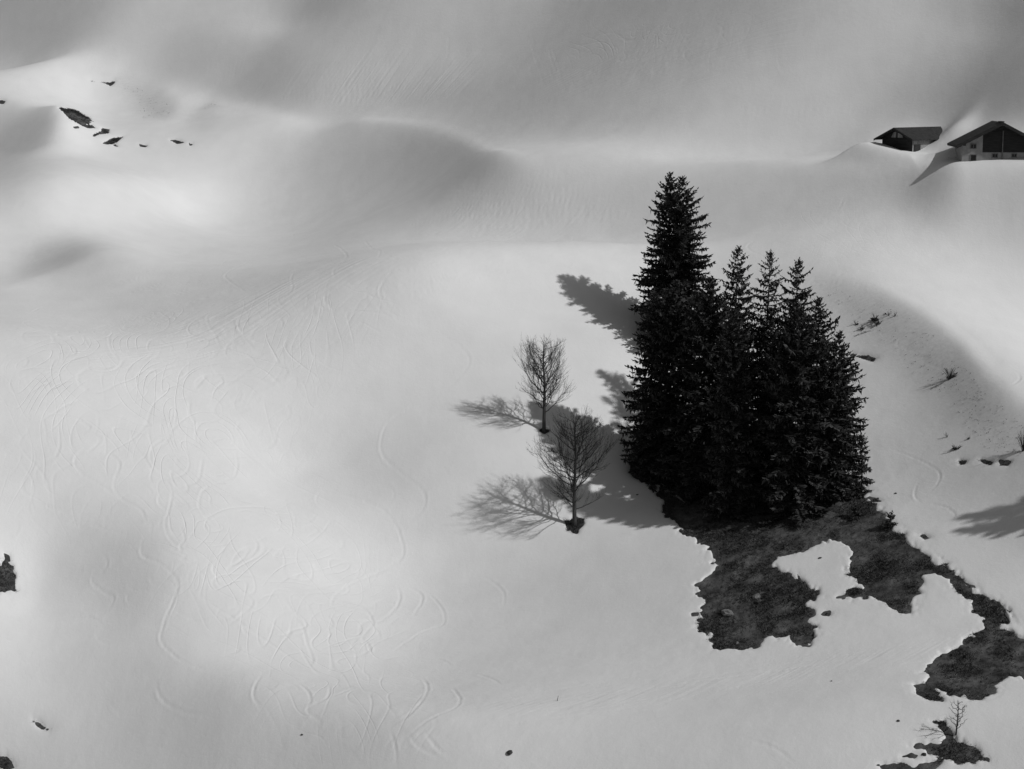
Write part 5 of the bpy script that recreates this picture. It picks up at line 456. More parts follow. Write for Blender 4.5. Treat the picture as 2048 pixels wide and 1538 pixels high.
[3,-1871,87,96,104,108,112,111,109,105,101,95,90,86,80,74,68,62,58,51,47,41,37,33,28,26,21,19,16,14,12,11,9,8,7,7,6,5,5,5,4,5,4,5,4,5,5,5,4,5,4,5,3,4,3,3,2,2,2,2,2,2,2,2,2,2,1,1,1,0,0,0,0,0,0,1,0,0,0,0,0,1,0,1,1,1,1,1,1,1,1,2,1,2,1,2,1,2,2,1,2,1,2,1,2,1,1,1,2,1,1,1,0,1,1,1,0,1,0,0,1,0,0,1,0,0,0,0,0,1,0,0,1,0,0,0,1,0,1,0,0,1,0,1,0,1,0,1,0,1,0,1,0,0,1,0,0,0,0,0,0,0,0,0,0],
[2,-1860,81,89,99,105,109,109,108,104,99,96,89,85,79,74,67,62,57,52,46,42,37,33,29,25,22,20,16,15,13,12,9,9,8,7,6,6,5,5,5,5,4,5,4,5,4,5,5,4,4,4,4,3,3,3,2,3,2,2,3,2,3,2,3,2,2,1,1,1,0,0,1,0,1,0,1,0,0,1,0,0,0,1,0,1,1,1,0,1,1,2,1,1,1,2,1,2,1,2,1,2,1,1,1,2,1,1,1,1,1,1,1,1,1,1,0,1,0,1,0,0,1,0,1,0,0,0,0,1,0,0,0,0,1,0,0,1,0,0,1,0,1,0,0,1,0,1,0,1,0,0,1,0,0,0,1,0,0,0,0,0,0,0,0,0,0],
[2,-1769,84,92,101,105,107,106,102,99,94,89,83,79,73,67,62,56,51,47,41,37,33,30,26,22,20,18,15,14,12,11,9,8,8,7,6,6,5,5,5,5,4,4,5,4,5,4,4,4,4,4,3,3,3,2,3,2,3,2,3,3,3,3,2,3,1,2,1,1,0,1,1,0,1,1,1,0,0,0,0,1,0,1,1,0,1,0,1,1,1,1,1,1,1,2,1,1,2,1,1,1,2,1,1,1,1,1,1,1,1,1,1,1,1,0,1,0,1,1,0,1,0,0,1,0,0,0,1,0,0,0,0,1,0,0,1,0,0,0,1,0,1,0,0,1,0,1,0,0,0,1,0,0,1,0,0,0,0,0,0,0,0,0,0,0,0],
[2,-1675,87,94,101,104,104,101,97,92,88,83,77,72,67,62,55,51,46,42,37,33,29,27,23,20,18,17,14,12,12,10,9,8,7,7,6,6,5,5,5,4,5,4,5,4,4,4,4,4,3,3,3,3,3,2,3,2,3,3,3,4,3,2,3,2,2,1,1,1,1,1,1,1,1,1,1,0,0,1,0,1,0,1,0,1,1,0,1,1,1,1,1,1,1,1,1,1,1,2,1,1,1,1,1,1,1,1,1,1,1,1,1,0,1,1,0,1,0,1,0,1,0,1,0,0,1,0,0,0,1,0,0,0,1,0,0,0,1,0,0,1,0,0,1,0,0,1,0,0,0,1,0,0,0,1,0,0,0,0,0,0,0,0,0,0,0],
[1,-1658,79,89,96,100,101,99,96,91,86,81,77,71,66,60,56,50,46,41,37,33,30,26,24,21,18,17,15,13,12,10,10,9,7,8,6,6,6,5,5,5,4,5,4,4,4,4,4,3,4,3,3,2,3,3,3,3,3,3,3,3,4,3,2,3,1,2,1,2,1,1,2,1,1,1,1,1,0,0,1,1,0,1,1,0,1,0,1,1,1,1,0,1,1,1,1,1,1,1,1,1,1,1,1,1,1,1,1,1,1,1,1,0,1,1,0,1,0,1,1,0,0,1,0,0,1,0,1,0,0,0,0,1,0,0,1,0,0,0,1,0,0,0,1,0,0,1,0,0,0,1,0,0,0,1,0,0,0,0,0,0,0,0,0,0,0,0,-1],
[1,-1563,82,91,95,98,96,94,89,85,80,75,70,65,59,55,50,45,41,37,33,30,26,24,22,19,17,15,14,12,11,10,10,8,7,7,7,6,5,5,5,5,4,5,4,4,4,3,4,3,3,3,3,2,3,3,3,3,4,3,3,4,3,3,2,2,2,1,2,1,2,1,2,2,1,1,1,0,1,1,0,1,1,1,0,1,0,1,1,1,1,0,1,1,1,1,1,1,0,1,1,1,1,1,1,1,1,1,1,0,1,1,1,0,1,1,0,1,1,0,0,1,0,1,0,1,0,0,1,0,0,0,1,0,0,0,1,0,0,1,0,0,0,0,1,0,0,0,1,0,0,0,1,0,0,0,0,0,0,0,1,0,-1,0,0,0,0,0,0],
[1,-1466,84,91,93,94,90,88,83,78,73,69,64,59,53,50,45,40,37,33,29,27,24,22,19,18,16,14,13,12,10,10,9,8,7,7,6,6,5,5,5,4,5,4,4,4,3,4,3,3,3,3,2,3,3,3,4,3,3,4,3,3,3,3,2,2,1,2,2,1,2,2,2,1,1,2,0,1,1,1,1,1,0,1,1,0,1,1,1,0,1,1,1,1,1,0,1,1,1,1,0,1,1,1,1,1,1,0,1,1,1,0,1,1,0,1,1,0,1,0,1,0,1,0,1,0,0,1,0,0,0,1,0,0,1,0,0,0,1,0,0,0,0,1,0,0,0,1,0,0,0,0,1,0,0,0,0,0,0,0,0,0,0,0,0,0,0,0,0],
[0,-1444,77,85,88,90,88,84,81,77,71,67,63,58,52,49,44,40,36,33,30,27,24,22,20,18,16,15,13,12,11,10,10,8,8,7,6,6,6,5,5,5,4,5,4,3,4,3,4,3,3,2,3,3,3,3,3,4,3,4,3,3,3,3,2,2,2,1,2,2,2,2,2,2,1,1,1,1,1,1,1,1,1,1,1,0,1,1,1,0,1,1,1,1,0,1,1,1,1,0,1,1,1,1,1,0,1,1,0,1,1,0,1,1,0,1,1,0,1,0,1,0,1,0,1,0,1,0,0,0,1,0,0,1,0,0,0,1,0,0,0,0,1,0,0,0,1,0,0,0,0,1,0,0,0,0,0,0,0,1,0,0,0,0,0,-1,0,0,0,0],
[0,-1346,78,83,85,85,81,78,74,70,66,60,57,52,47,44,39,37,32,30,27,24,22,20,18,17,15,14,12,12,10,10,9,8,7,7,7,5,6,5,5,5,4,4,4,4,3,3,3,3,3,3,3,3,3,3,3,4,3,3,4,2,3,2,2,2,2,2,2,2,2,2,2,1,2,1,1,1,1,1,2,1,1,0,1,1,1,1,0,1,1,1,1,0,1,1,1,1,0,1,1,1,1,0,1,1,0,1,1,0,1,1,0,1,1,0,1,0,1,0,1,0,1,0,1,0,0,1,0,0,1,0,0,0,1,0,0,1,0,0,0,0,1,0,0,0,0,1,0,0,0,0,0,1,0,0,0,0,0,0,0,0,0,0,0,0,0,0,0,0],
[0,-1248,78,80,80,78,75,71,68,63,59,55,51,47,42,39,36,32,30,26,25,22,21,18,17,15,14,13,12,11,10,9,8,8,7,7,6,6,6,5,4,5,4,4,4,3,3,4,2,3,3,3,3,3,3,4,3,3,3,3,3,3,2,2,2,2,2,2,2,2,2,2,2,2,1,1,1,1,2,1,1,1,1,1,1,1,1,0,1,1,1,1,1,0,1,1,1,0,1,1,1,1,0,1,0,1,1,0,1,1,0,1,1,0,1,0,1,0,1,0,1,1,0,0,1,0,0,1,0,1,0,0,0,1,0,0,0,1,0,0,0,1,0,0,0,0,0,1,0,0,0,0,0,1,0,0,0,0,0,0,0,0,0,0,0,0,0,0,0,0]
]
GX0, GY0, GST, GNX, GNY = -105.0, 90.0, 1.25, 169, len(RELIEF)
GRID = np.zeros((GNY, GNX))
for _j, _r in enumerate(RELIEF):
    _h = np.cumsum(np.array(_r[1:], float)) / 100.0
    GRID[_j, _r[0]:_r[0]+len(_h)] = _h
    GRID[_j, :_r[0]] = _h[0]; GRID[_j, _r[0]+len(_h):] = _h[-1]
_ang = PITCH - math.atan((1000 - 769) / FPX)
PL_Y, PL_Z, PL_S = 150 * math.cos(_ang), 150 * math.sin(_ang), math.tan(math.radians(20))

def H0(x, y):
    """height of the snow surface before tracks and melt"""
    x = np.asarray(x, float); y = np.asarray(y, float)
    cx = np.clip(x, GX0 + 2*GST, GX0 + (GNX-4)*GST); cy = np.clip(y, GY0 + 2*GST, GY0 + (GNY-4)*GST)
    sx = (cx - GX0) / GST; sy = (cy - GY0) / GST
    i = np.floor(sx).astype(int); j = np.floor(sy).astype(int); f = sx - i; g = sy - j
    wx = [(1-f)**3/6, (3*f**3-6*f**2+4)/6, (-3*f**3+3*f**2+3*f+1)/6, f**3/6]
    wy = [(1-g)**3/6, (3*g**3-6*g**2+4)/6, (-3*g**3+3*g**2+3*g+1)/6, g**3/6]
    z = 0
    for b in range(4):
        row = 0
        for a in range(4):
            row = row + wx[a] * GRID[j+b-1, i+a-1]
        z = z + wy[b] * row
    out = np.hypot(x - cx, y - cy)
    k = np.exp(-out / 60.0)
    far = 1 - np.exp(-out / 120.0)
    return PL_Z + (y - PL_Y) * PL_S + z * k + far * (noise(x, y, 170, 3) * 22 + noise(x, y, 60, 4) * 5)

def rays(px, py):
    a = (np.asarray(px, float) - PW/2) / FPX; b = -(np.asarray(py, float) - PH/2) / FPX
    c, s = math.cos(PITCH), math.sin(PITCH)
    return np.stack([a, c - b*s, s + b*c], -1)

def at(px, py):
    """where the line of sight through a place in the photograph meets the slope"""
    d = rays(np.atleast_1d(px), np.atleast_1d(py)); n = len(d)
    lo = np.full(n, 85.0); hi = np.full(n, 420.0); done = np.zeros(n, bool); prev = np.full(n, 85.0)
    for t in np.arange(86, 420, 1.0):
        under = (d[:, 2] * t < H0(d[:, 0] * t, d[:, 1] * t)) & ~done
        lo[under] = t - 1.0; hi[under] = t; done |= under
        if done.all(): break
    for _ in range(14):
        mid = (lo + hi) / 2
        u = d[:, 2] * mid < H0(d[:, 0] * mid, d[:, 1] * mid)
        hi = np.where(u, mid, hi); lo = np.where(u, lo, mid)
    return d * hi[:, None]

def at1(px, py): return Vector(at(px, py)[0])
def scale_at(p): return FPX / (p[1] * math.cos(PITCH) + p[2] * math.sin(PITCH))      # photo pixels per metre

_q = at([430, 1230, 1150, 1500], [640, 435, 190, 30])
TRAVERSE_A = math.atan2(_q[1][1]-_q[0][1], _q[1][0]-_q[0][0])
TRAVERSE_B = math.atan2(_q[3][1]-_q[2][1], _q[3][0]-_q[2][0])
M_SNOW = snow_material()
# mesh rows and columns: closest together on the slope itself, wide apart outside
du = 0.57 / 900
u_in = np.linspace(-0.285, 0.285, 901)
u_out = 0.285 + np.cumsum(du * 1.24 ** np.arange(1, 41))
u_out = u_out[u_out < 7.0]
US = np.concatenate([-u_out[::-1], u_in, u_out])
y_in = 94 * np.exp(np.linspace(0, math.log(335 / 94), 1080))
y_far = 335 + np.cumsum(0.5 * 1.2 ** np.arange(1, 33)); y_far = y_far[y_far < 1700]
y_near = 94 - np.cumsum(0.14 * 1.2 ** np.arange(1, 33)); y_near = y_near[y_near > -320]
YS = np.concatenate([y_near[::-1], y_in, y_far])
NU, NY = len(US), len(YS)
GXX = US[None, :] * np.clip(YS, 94, 335)[:, None]
GYY = np.repeat(YS[:, None], NU, 1)
Z0 = H0(GXX, GYY)

# ---- where the snow has melted (outlines read off the photograph, laid on the slope)
PATCHES = [
 [(1258,945),(1290,962),(1318,970),(1312,985),(1322,1000),(1320,1030),(1345,1040),(1362,1060),(1385,1075),(1410,1090),(1425,1110),(1420,1125),(1432,1138),(1418,1150),(1395,1165),(1402,1178),(1395,1190),(1407,1200),(1402,1212),(1395,1225),(1407,1240),(1398,1252),(1415,1268),(1418,1282),(1440,1295),(1480,1297),(1515,1292),(1535,1278),(1560,1268),(1575,1270),(1590,1282),(1597,1290),(1618,1290),(1628,1272),(1622,1245),(1622,1215),(1615,1205),(1640,1190),(1632,1175),(1610,1165),(1595,1160),(1580,1145),(1545,1132),(1540,1128),(1560,1115),(1590,1105),(1640,1088),(1660,1078),(1685,1078),(1702,1095),(1700,1115),(1710,1128),(1690,1135),(1695,1148),(1725,1170),(1690,1180),(1685,1190),(1720,1192),(1750,1193),(1785,1210),(1800,1220),(1825,1227),(1828,1215),(1818,1205),(1840,1185),(1842,1160),(1840,1148),(1870,1145),(1890,1152),(1905,1165),(1915,1185),(1950,1205),(1955,1222),(1975,1240),(1975,1255),(1945,1270),(1910,1278),(1915,1285),(1880,1310),(1860,1325),(1845,1345),(1860,1352),(1850,1362),(1862,1372),(1880,1378),(1920,1388),(1950,1392),(1985,1388),(1990,1365),(2010,1352),(2048,1355),(2110,1340),(2110,1275),(2048,1275),(2030,1258),(1990,1255),(2000,1245),(2030,1245),(2015,1230),(2005,1215),(1990,1200),(1950,1180),(1925,1160),(1900,1140),(1880,1125),(1850,1100),(1820,1078),(1790,1060),(1770,1035),(1742,998),(1735,978),(1700,950),(1600,925),(1500,905),(1400,895),(1300,895),(1266,905)],
 [(1825,1365),(1845,1362),(1870,1375),(1885,1400),(1860,1398),(1835,1385)],
 [(1866,1440),(1890,1436),(1905,1460),(1915,1475),(1950,1495),(1975,1518),(1945,1521),(1910,1524),(1905,1512),(1880,1508),(1855,1505),(1850,1497),(1820,1492),(1850,1485),(1880,1480),(1893,1470),(1878,1450)],
 [(1760,1528),(1800,1522),(1830,1530),(1850,1520),(1885,1515),(1870,1535),(1800,1545),(1770,1540)],
 [(1805,1510),(1822,1505),(1838,1508),(1830,1513)],
 [(1128,1038),(1140,1040),(1150,1031),(1160,1034),(1170,1033),(1167,1048),(1156,1056),(1155,1064),(1148,1060),(1138,1056)],
 [(1079,858),(1086,854),(1094,857),(1097,861),(1089,865),(1083,862)],
 [(8,1103),(19,1108),(21,1119),(12,1120)],
 [(2,1128),(8,1122),(15,1119),(24,1124),(30,1127),(29,1138),(33,1147),(31,1158),(35,1166),(33,1174),(38,1181),(30,1183),(22,1180),(12,1187),(2,1182),(-10,1188),(-25,1180),(-25,1130)],
 [(-20,1502),(10,1508),(25,1520),(32,1532),(15,1537),(-20,1525)],
 [(64,1438),(80,1443),(98,1457),(83,1454)],
 [(117,219),(135,214),(160,223),(180,236),(183,245),(168,249),(150,243),(135,236),(130,227)],
 [(162,249),(185,249),(191,255),(175,254)],
 [(186,271),(202,260),(205,255),(220,257),(216,266),(200,268)],
 [(207,285),(225,275),(249,271),(235,281),(225,287)],
 [(225,287),(231,287),(238,292),(231,291)],
 [(279,288),(293,289),(293,292),(281,291)],
 [(340,279),(351,278),(368,284),(355,286)],
 [(379,286),(385,286),(384,289),(379,289)],
 [(147,252),(158,252),(157,255),(148,255)],
 [(182,160),(197,161),(212,164),(225,161),(231,161),(226,167),(222,170),(213,167),(198,164)],
 [(-10,198),(2,198),(11,201),(8,206),(-10,205)],
 [(1695,706),(1720,707),(1753,715),(1747,720),(1720,713)],
 [(1919,919),(1932,920),(1930,926),(1922,927)],
 [(1960,918),(1985,922),(1982,927),(1968,924)],
 [(1998,916),(2008,920),(2022,921),(2016,929),(2003,928)],
 [(1836,1067),(1848,1066),(1862,1072),(1850,1076)],
 [(1738,992),(1750,994),(1760,1000),(1748,1001)],
 [(1886,1122),(1896,1124),(1893,1128)],
 [(1895,1144),(1925,1156),(1950,1172),(1925,1163)],
 [(1385,1225),(1395,1223),(1398,1228),(1388,1229)],
 [(1396,1235),(1405,1235),(1405,1241),(1397,1240)],
 [(1783,291),(1800,287),(1822,289),(1822,300),(1808,304),(1788,302)],
 [(1651,1222),(1660,1223),(1659,1228),(1652,1227)],
]

def seg_field(P, X, Y):
    """signed distance to polygon P (positive inside) at points X, Y"""
    d2 = np.full(X.shape, 1e18); inside = np.zeros(X.shape, bool)
    n = len(P)
    for k in range(n):
        ax, ay = P[k]; bx, by = P[(k+1) % n]
        ex, ey = bx-ax, by-ay; l2 = ex*ex + ey*ey + 1e-12
        t = np.clip(((X-ax)*ex + (Y-ay)*ey) / l2, 0, 1)
        d2 = np.minimum(d2, (X-ax-t*ex)**2 + (Y-ay-t*ey)**2)
        c = (ay > Y) != (by > Y)
        inside ^= c & (X < (bx-ax) * (Y-ay) / (by-ay + 1e-12) + ax)
    d = np.sqrt(d2)
    return np.where(inside, d, -d)

def field_over(outline, margin, pad=0.0):
    P = at([p[0] for p in outline], [p[1] for p in outline])[:, :2]
    x0, y0 = P.min(0) - margin; x1, y1 = P.max(0) + margin
    m = (GXX > x0) & (GXX < x1) & (GYY > y0) & (GYY < y1)
    idx = np.nonzero(m.ravel())[0]
    area = 0.5 * abs(np.sum(P[:, 0] * np.roll(P[:, 1], -1) - P[:, 1] * np.roll(P[:, 0], -1)))
    return idx, seg_field(P, GXX.ravel()[idx], GYY.ravel()[idx]), area

MELT = np.full(GXX.size, -9.0)
for outline in PATCHES:
    idx, d, area = field_over(outline, 1.6)
    if not len(idx): continue
    gx, gy = GXX.ravel()[idx], GYY.ravel()[idx]
    amp = min(0.5, 0.10 * math.sqrt(area))
    d = d + amp * (fbm(gx, gy, 1.7, 21, 4, 0.65) * 0.75 + noise(gx, gy * 0.5, 0.55, 27) * 0.5 + noise(gx, gy * .6, 0.27, 28) * 0.45)
    if area < 3: d = d + 0.06
    MELT[idx] = np.maximum(MELT[idx], d)
MELT = MELT.reshape(GXX.shape)

THIN_ZONES = [  # outline, fade in metres, strength
 ([(1625,556),(1740,583),(1825,622),(1895,676),(1945,728),(1990,782),(2060,845),(2080,940),(1960,905),(1880,800),(1770,700),(1650,610)], 5.0, 1.0),
 ([(210,152),(262,158),(322,183),(352,213),(342,238),(280,238),(262,205),(240,180)], 4.0, 0.9),
 ([(385,222),(425,202),(450,214),(400,222)], 2.0, 0.8),
 ([(1884,322),(1900,312),(1928,306),(1934,322)], 0.8, 1.0),
 ([(1732,298),(1742,288),(1762,290),(1766,297)], 0.8, 0.9),
 ([(0,290),(60,296),(110,285),(60,304),(0,304)], 2.0, 0.7),
]
THIN = np.zeros(GXX.size)
for outline, fade, st in THIN_ZONES:
    idx, d, area = field_over(outline, fade)
    if len(idx): THIN[idx] = np.maximum(THIN[idx], st * np.clip(d / fade + 0.25, 0, 1))
THIN = THIN.reshape(GXX.shape)
def zone(items):
    A = np.zeros(GXX.size)
    for outline, fade, st in items:
        idx, d, area = field_over(outline, 1.0)
        if len(idx): A[idx] = np.maximum(A[idx], st * np.clip(d / fade, 0, 1))
    return A.reshape(GXX.shape)
SKIED = zone([([(-60,640),(300,600),(640,560),(760,520),(830,640),(700,760),(640,900),(780,1080),(860,1200),(900,1350),(960,1560),(520,1560),(480,1440),(300,1300),(200,1080),(-60,1050)], 7.0, 1.0),
 ([(1040,30),(1500,-20),(1640,80),(1500,170),(1100,210)], 9.0, .8), ([(1500,400),(1800,380),(1900,520),(1700,560),(1520,540)], 8.0, .5), ([(1790,890),(1900,900),(1950,1060),(1850,1040)], 4.0, .7)])
LINES_A = zone([([(40,720),(420,590),(620,500),(700,430),(820,420),(820,560),(700,600),(420,740),(60,800)], 9.0, 1.0), ([(760,440),(900,360),(1270,390),(1290,450),(900,500)], 9.0, .4),
 ([(330,130),(600,90),(1000,70),(1000,190),(500,215)], 10.0, 1.2), ([(900,1400),(1400,1340),(2000,1240),(2060,1300),(1500,1390),(950,1460)], 4.0, .6)])
LINES_B = zone([([(1050,150),(1350,20),(1640,-20),(1600,120),(1300,215),(1060,215)], 12.0, 1.7)])

# ---- ski tracks and footprints pressed into the snow: (depth, width, outline)
TRACKS = [
 (1.0,.16,[(145,604),(236,591),(328,574),(400,551),(455,519)]), (1.3,.2,[(496,524),(462,541),(450,553),(468,568),(496,586)]),
 (1.1,.18,[(588,478),(587,468),(612,457),(700,440)]),
 (1.2,.2,[(677,491),(694,515),(660,539),(588,546),(581,584),(530,604),(428,625),(415,645),(433,676),(438,700),(410,721),(342,734),(304,755),(240,758)]),
 (1.3,.2,[(486,628),(475,645),(486,666),(513,676),(554,662),(566,645),(551,632),(527,638)]),
 (1.1,.2,[(615,604),(632,621),(622,635),(568,655),(499,673)]), (1.3,.22,[(650,580),(651,604),(677,621)]),
 (1.2,.2,[(126,680),(150,697),(144,710),(85,724),(48,731)]), (1.0,.2,[(164,668),(181,697),(198,707)]),
 (1.1,.2,[(325,642),(239,662),(219,673),(222,700),(236,720),(219,736),(164,741)]), (1.1,.2,[(700,669),(670,686),(626,698)]),
 (1.4,.24,[(602,662),(595,686),(533,714),(496,741),(445,772),(359,778)]), (1.2,.22,[(533,727),(574,741),(561,758),(513,779),(492,813)]),
 (1.2,.2,[(431,724),(424,734),(445,758),(438,772),(404,782),(390,768)]), (1.0,.2,[(-10,804),(60,818),(120,828),(178,845),(260,850)]),
 (1.0,.2,[(311,748),(352,741),(362,748),(308,758)]), (1.0,.2,[(62,625),(89,613),(130,608)]), (.9,.2,[(79,662),(48,645),(92,637)]),
 (1.7,.28,[(790,535),(761,574),(764,598),(781,621),(795,639),(819,644),(846,649),(891,673),(925,697),(939,721),(925,748),(891,779),(850,804),(790,834),(765,869),(765,909),(800,944),(845,979),(850,1009),(830,1034),(790,1054)]),
 (1.6,.28,[(665,985),(720,999),(760,1014),(790,1049),(807,1094),(800,1119),(760,1144),(700,1169),(665,1199),(668,1225)]),
 (1.3,.24,[(740,587),(750,604),(771,632),(791,642)]), (1.2,.2,[(709,628),(726,642),(713,662),(668,686),(627,700)]),
 (1.1,.2,[(668,488),(692,512),(668,539),(672,560)]), (1.0,.2,[(730,481),(744,498),(760,502),(750,522),(720,536)]),
 (1.2,.22,[(520,789),(515,804),(480,824),(400,846),(400,864),(425,876)]), (1.2,.22,[(535,844),(552,869),(545,889),(510,909)]),
 (1.5,.24,[(345,869),(310,889),(300,909),(310,934),(340,959),(360,974),(395,961),(402,934),(405,909)]),
 (1.4,.24,[(175,894),(150,919),(160,944),(200,969),(235,994),(280,1019),(295,1049)]), (1.4,.24,[(185,889),(235,919),(237,939),(227,969),(235,989),(260,1009)]),
 (1.2,.2,[(160,869),(180,854),(150,834)]), (1.2,.22,[(120,859),(115,909),(75,934),(72,969)]),
 (1.3,.22,[(470,899),(475,929),(465,954),(415,974),(400,994),(400,1019),(425,1049),(440,1064)]),
 (1.3,.22,[(345,979),(340,1014),(330,1049),(340,1079),(380,1109),(425,1134),(445,1139)]), (1.2,.2,[(360,1049),(370,1079),(360,1094),(370,1119)]),
 (1.7,.28,[(285,1079),(285,1109),(325,1129),(355,1164),(345,1204),(330,1239),(322,1279),(345,1309),(375,1329),(415,1339),(460,1336)]),
 (1.2,.22,[(500,1069),(515,1089),(505,1109),(465,1129),(455,1144),(475,1164)]), (1.3,.22,[(435,1119),(430,1149),(495,1189),(500,1214),(450,1254)]),
 (1.2,.2,[(350,1219),(390,1239),(435,1229)]), (1.2,.22,[(485,1234),(490,1264),(520,1284)]), (1.3,.24,[(585,1234),(605,1254),(615,1289),(625,1319),(610,1339)]),
 (1.4,.26,[(700,1204),(735,1224),(745,1249),(725,1274),(740,1299),(700,1319)]), (1.5,.26,[(795,1169),(800,1199),(780,1229),(750,1249)]),
 (1.4,.24,[(810,1169),(845,1194),(825,1234)]), (1.3,.22,[(855,1184),(885,1219),(885,1249),(845,1264),(785,1304)]),
 (1.5,.26,[(310,1359),(325,1399),(370,1424),(435,1434)]), (1.5,.26,[(525,1349),(510,1374),(510,1399),(530,1424)]),
 (1.5,.26,[(595,1364),(620,1389),(615,1419)]), (1.6,.28,[(845,1354),(855,1379),(825,1424),(770,1459)]),
 (1.6,.28,[(905,1374),(920,1399),(905,1419),(860,1439),(795,1489)]), (1.5,.24,[(815,1464),(840,1494),(900,1519)]),
 (1.5,.24,[(845,1459),(880,1499),(910,1514)]), (1.4,.2,[(780,1459),(790,1489),(795,1530)]), (1.5,.26,[(660,1369),(655,1394),(615,1419),(640,1444),(635,1464)]),
 (1.3,.24,[(715,1374),(675,1389),(640,1400)]), (1.3,.22,[(190,1139),(185,1164),(210,1184),(227,1194),(220,1214),(185,1239)]),
 (1.2,.22,[(470,1285),(478,1300),(440,1313)]), (1.3,.22,[(300,1145),(305,1165),(325,1172)]), (1.2,.22,[(560,1140),(575,1155),(555,1165)]), (1.2,.22,[(590,1140),(596,1152),(580,1162)]),
 (1.1,.2,[(640,1218),(665,1245),(655,1262)]), (1.2,.2,[(1480,1475),(1550,1495),(1600,1535)]), (1.0,.2,[(965,1150),(1005,1180),(1008,1215)]),
 (.8,.2,[(895,60),(895,115),(865,150),(845,210)]), (.9,.3,[(1015,10),(930,115),(850,145)]), (.8,.3,[(1003,10),(918,112),(840,148)]),
 (1.1,.3,[(1556,100),(1560,135),(1580,148),(1630,156)]), (1.0,.3,[(1481,170),(1479,185),(1504,200)]), (1.0,.3,[(1679,235),(1694,250)]),
 (.6,.2,[(1469,218),(1624,220),(1750,224),(1869,232)]), (.9,.24,[(1689,390),(1674,420),(1619,435),(1560,440)]), (1.1,.26,[(1524,475),(1496,490),(1502,502),(1530,512)]),
 (1.0,.22,[(1782,898),(1834,918),(1876,943),(1876,966),(1850,992)]), (1.0,.22,[(1854,1005),(1893,1015),(1909,1031),(1893,1048)]), (1.0,.24,[(2035,742),(2039,758),(2003,781)]),
 (1.0,.22,[(1835,965),(1830,990),(1845,1010)]), (1.0,.2,[(945,1345),(985,1358),(1005,1372)]), (.8,.2,[(940,652),(970,668),(1002,680)]), (.8,.3,[(2020,120),(2010,135)]),
]
tr = random.Random(11)
def family(n, a0, a1, b0, b1, dep, wid, sag=8):
    """many faint near-parallel ski lines running between two edges of an area"""
    for _ in range(n):
        t = tr.random(); t2 = min(1, max(0, t + tr.uniform(-.12, .12)))
        p = (a0[0]+(a1[0]-a0[0])*t, a0[1]+(a1[1]-a0[1])*t); q = (b0[0]+(b1[0]-b0[0])*t2, b0[1]+(b1[1]-b0[1])*t2)
        s0 = tr.uniform(0, .55); s1 = min(1, s0 + tr.uniform(.25, .6)); g = tr.uniform(-sag, sag)
        TRACKS.append((dep * tr.uniform(.6, 1.2), wid, [(p[0]+(q[0]-p[0])*s, p[1]+(q[1]-p[1])*s + g*math.sin(math.pi*s) + tr.uniform(-1.5, 1.5)) for s in (s0, s0+(s1-s0)*.33, s0+(s1-s0)*.67, s1)]))
family(26, (40,690), (140,790), (620,540), (720,640), .7, .14)
family(24, (430,600), (520,680), (1180,400), (1280,470), .65, .15, 14)
family(18, (700,440), (760,500), (1240,370), (1290,440), .7, .16)
family(16, (820,350), (880,400), (1230,350), (1270,430), .8, .18)
family(16, (330,130), (420,190), (820,70), (900,170), .6, .22)
family(14, (440,190), (520,215), (880,150), (960,190), .6, .22)
family(30, (1060,190), (1300,215), (1380,10), (1700,20), .6, .22, 10)
family(12, (1080,60), (1100,180), (1500,30), (1560,120), .6, .25)
family(10, (1020,30), (1100,60), (1060,180), (1150,210), .55, .2)
family(18, (920,1405), (960,1460), (1960,1250), (2020,1310), .5, .16, 25)
family(12, (50,1000), (60,1040), (300,1060), (290,1110), .9, .15)
family(12, (280,1050), (310,1110), (470,1130), (440,1180), .9, .16)
family(10, (120,560), (200,660), (480,480), (520,560), .5, .14)
family(8, (1500,560), (1520,600), (1800,500), (1900,560), .4, .16)
family(10, (1700,640), (1760,720), (1900,720), (1960,800), .5, .16)
for _ in range(60):                             # small turns in the well-skied ground on the left
    cx, cy = tr.uniform(0, 900), tr.uniform(640, 1530)
    if cy < 900 and cx > 650: continue
    r = tr.uniform(14, 42); a = tr.uniform(0, 6.3); sw = tr.uniform(1.2, 3.0) * tr.choice((-1, 1))
    TRACKS.append((tr.uniform(.6, 1.1), .2, [(cx + r*math.cos(a+sw*k/5)*1.15, cy + r*.7*math.sin(a+sw*k/5)) for k in range(6)]))

def smooth_line(pts, step=0.06):
    P = np.asarray(pts, float); P = np.vstack([2*P[0]-P[1], P, 2*P[-1]-P[-2]])
    out = []
    for k in range(1, len(P)-2):
        t = np.linspace(0, 1, 13)[:, None][:-1]
        a, b, c, d = P[k-1], P[k], P[k+1], P[k+2]
        out.append(.5*((2*b)+(-a+c)*t+(2*a-5*b+4*c-d)*t**2+(-a+3*b-3*c+d)*t**3))
    return np.vstack(out + [P[-2][None]])

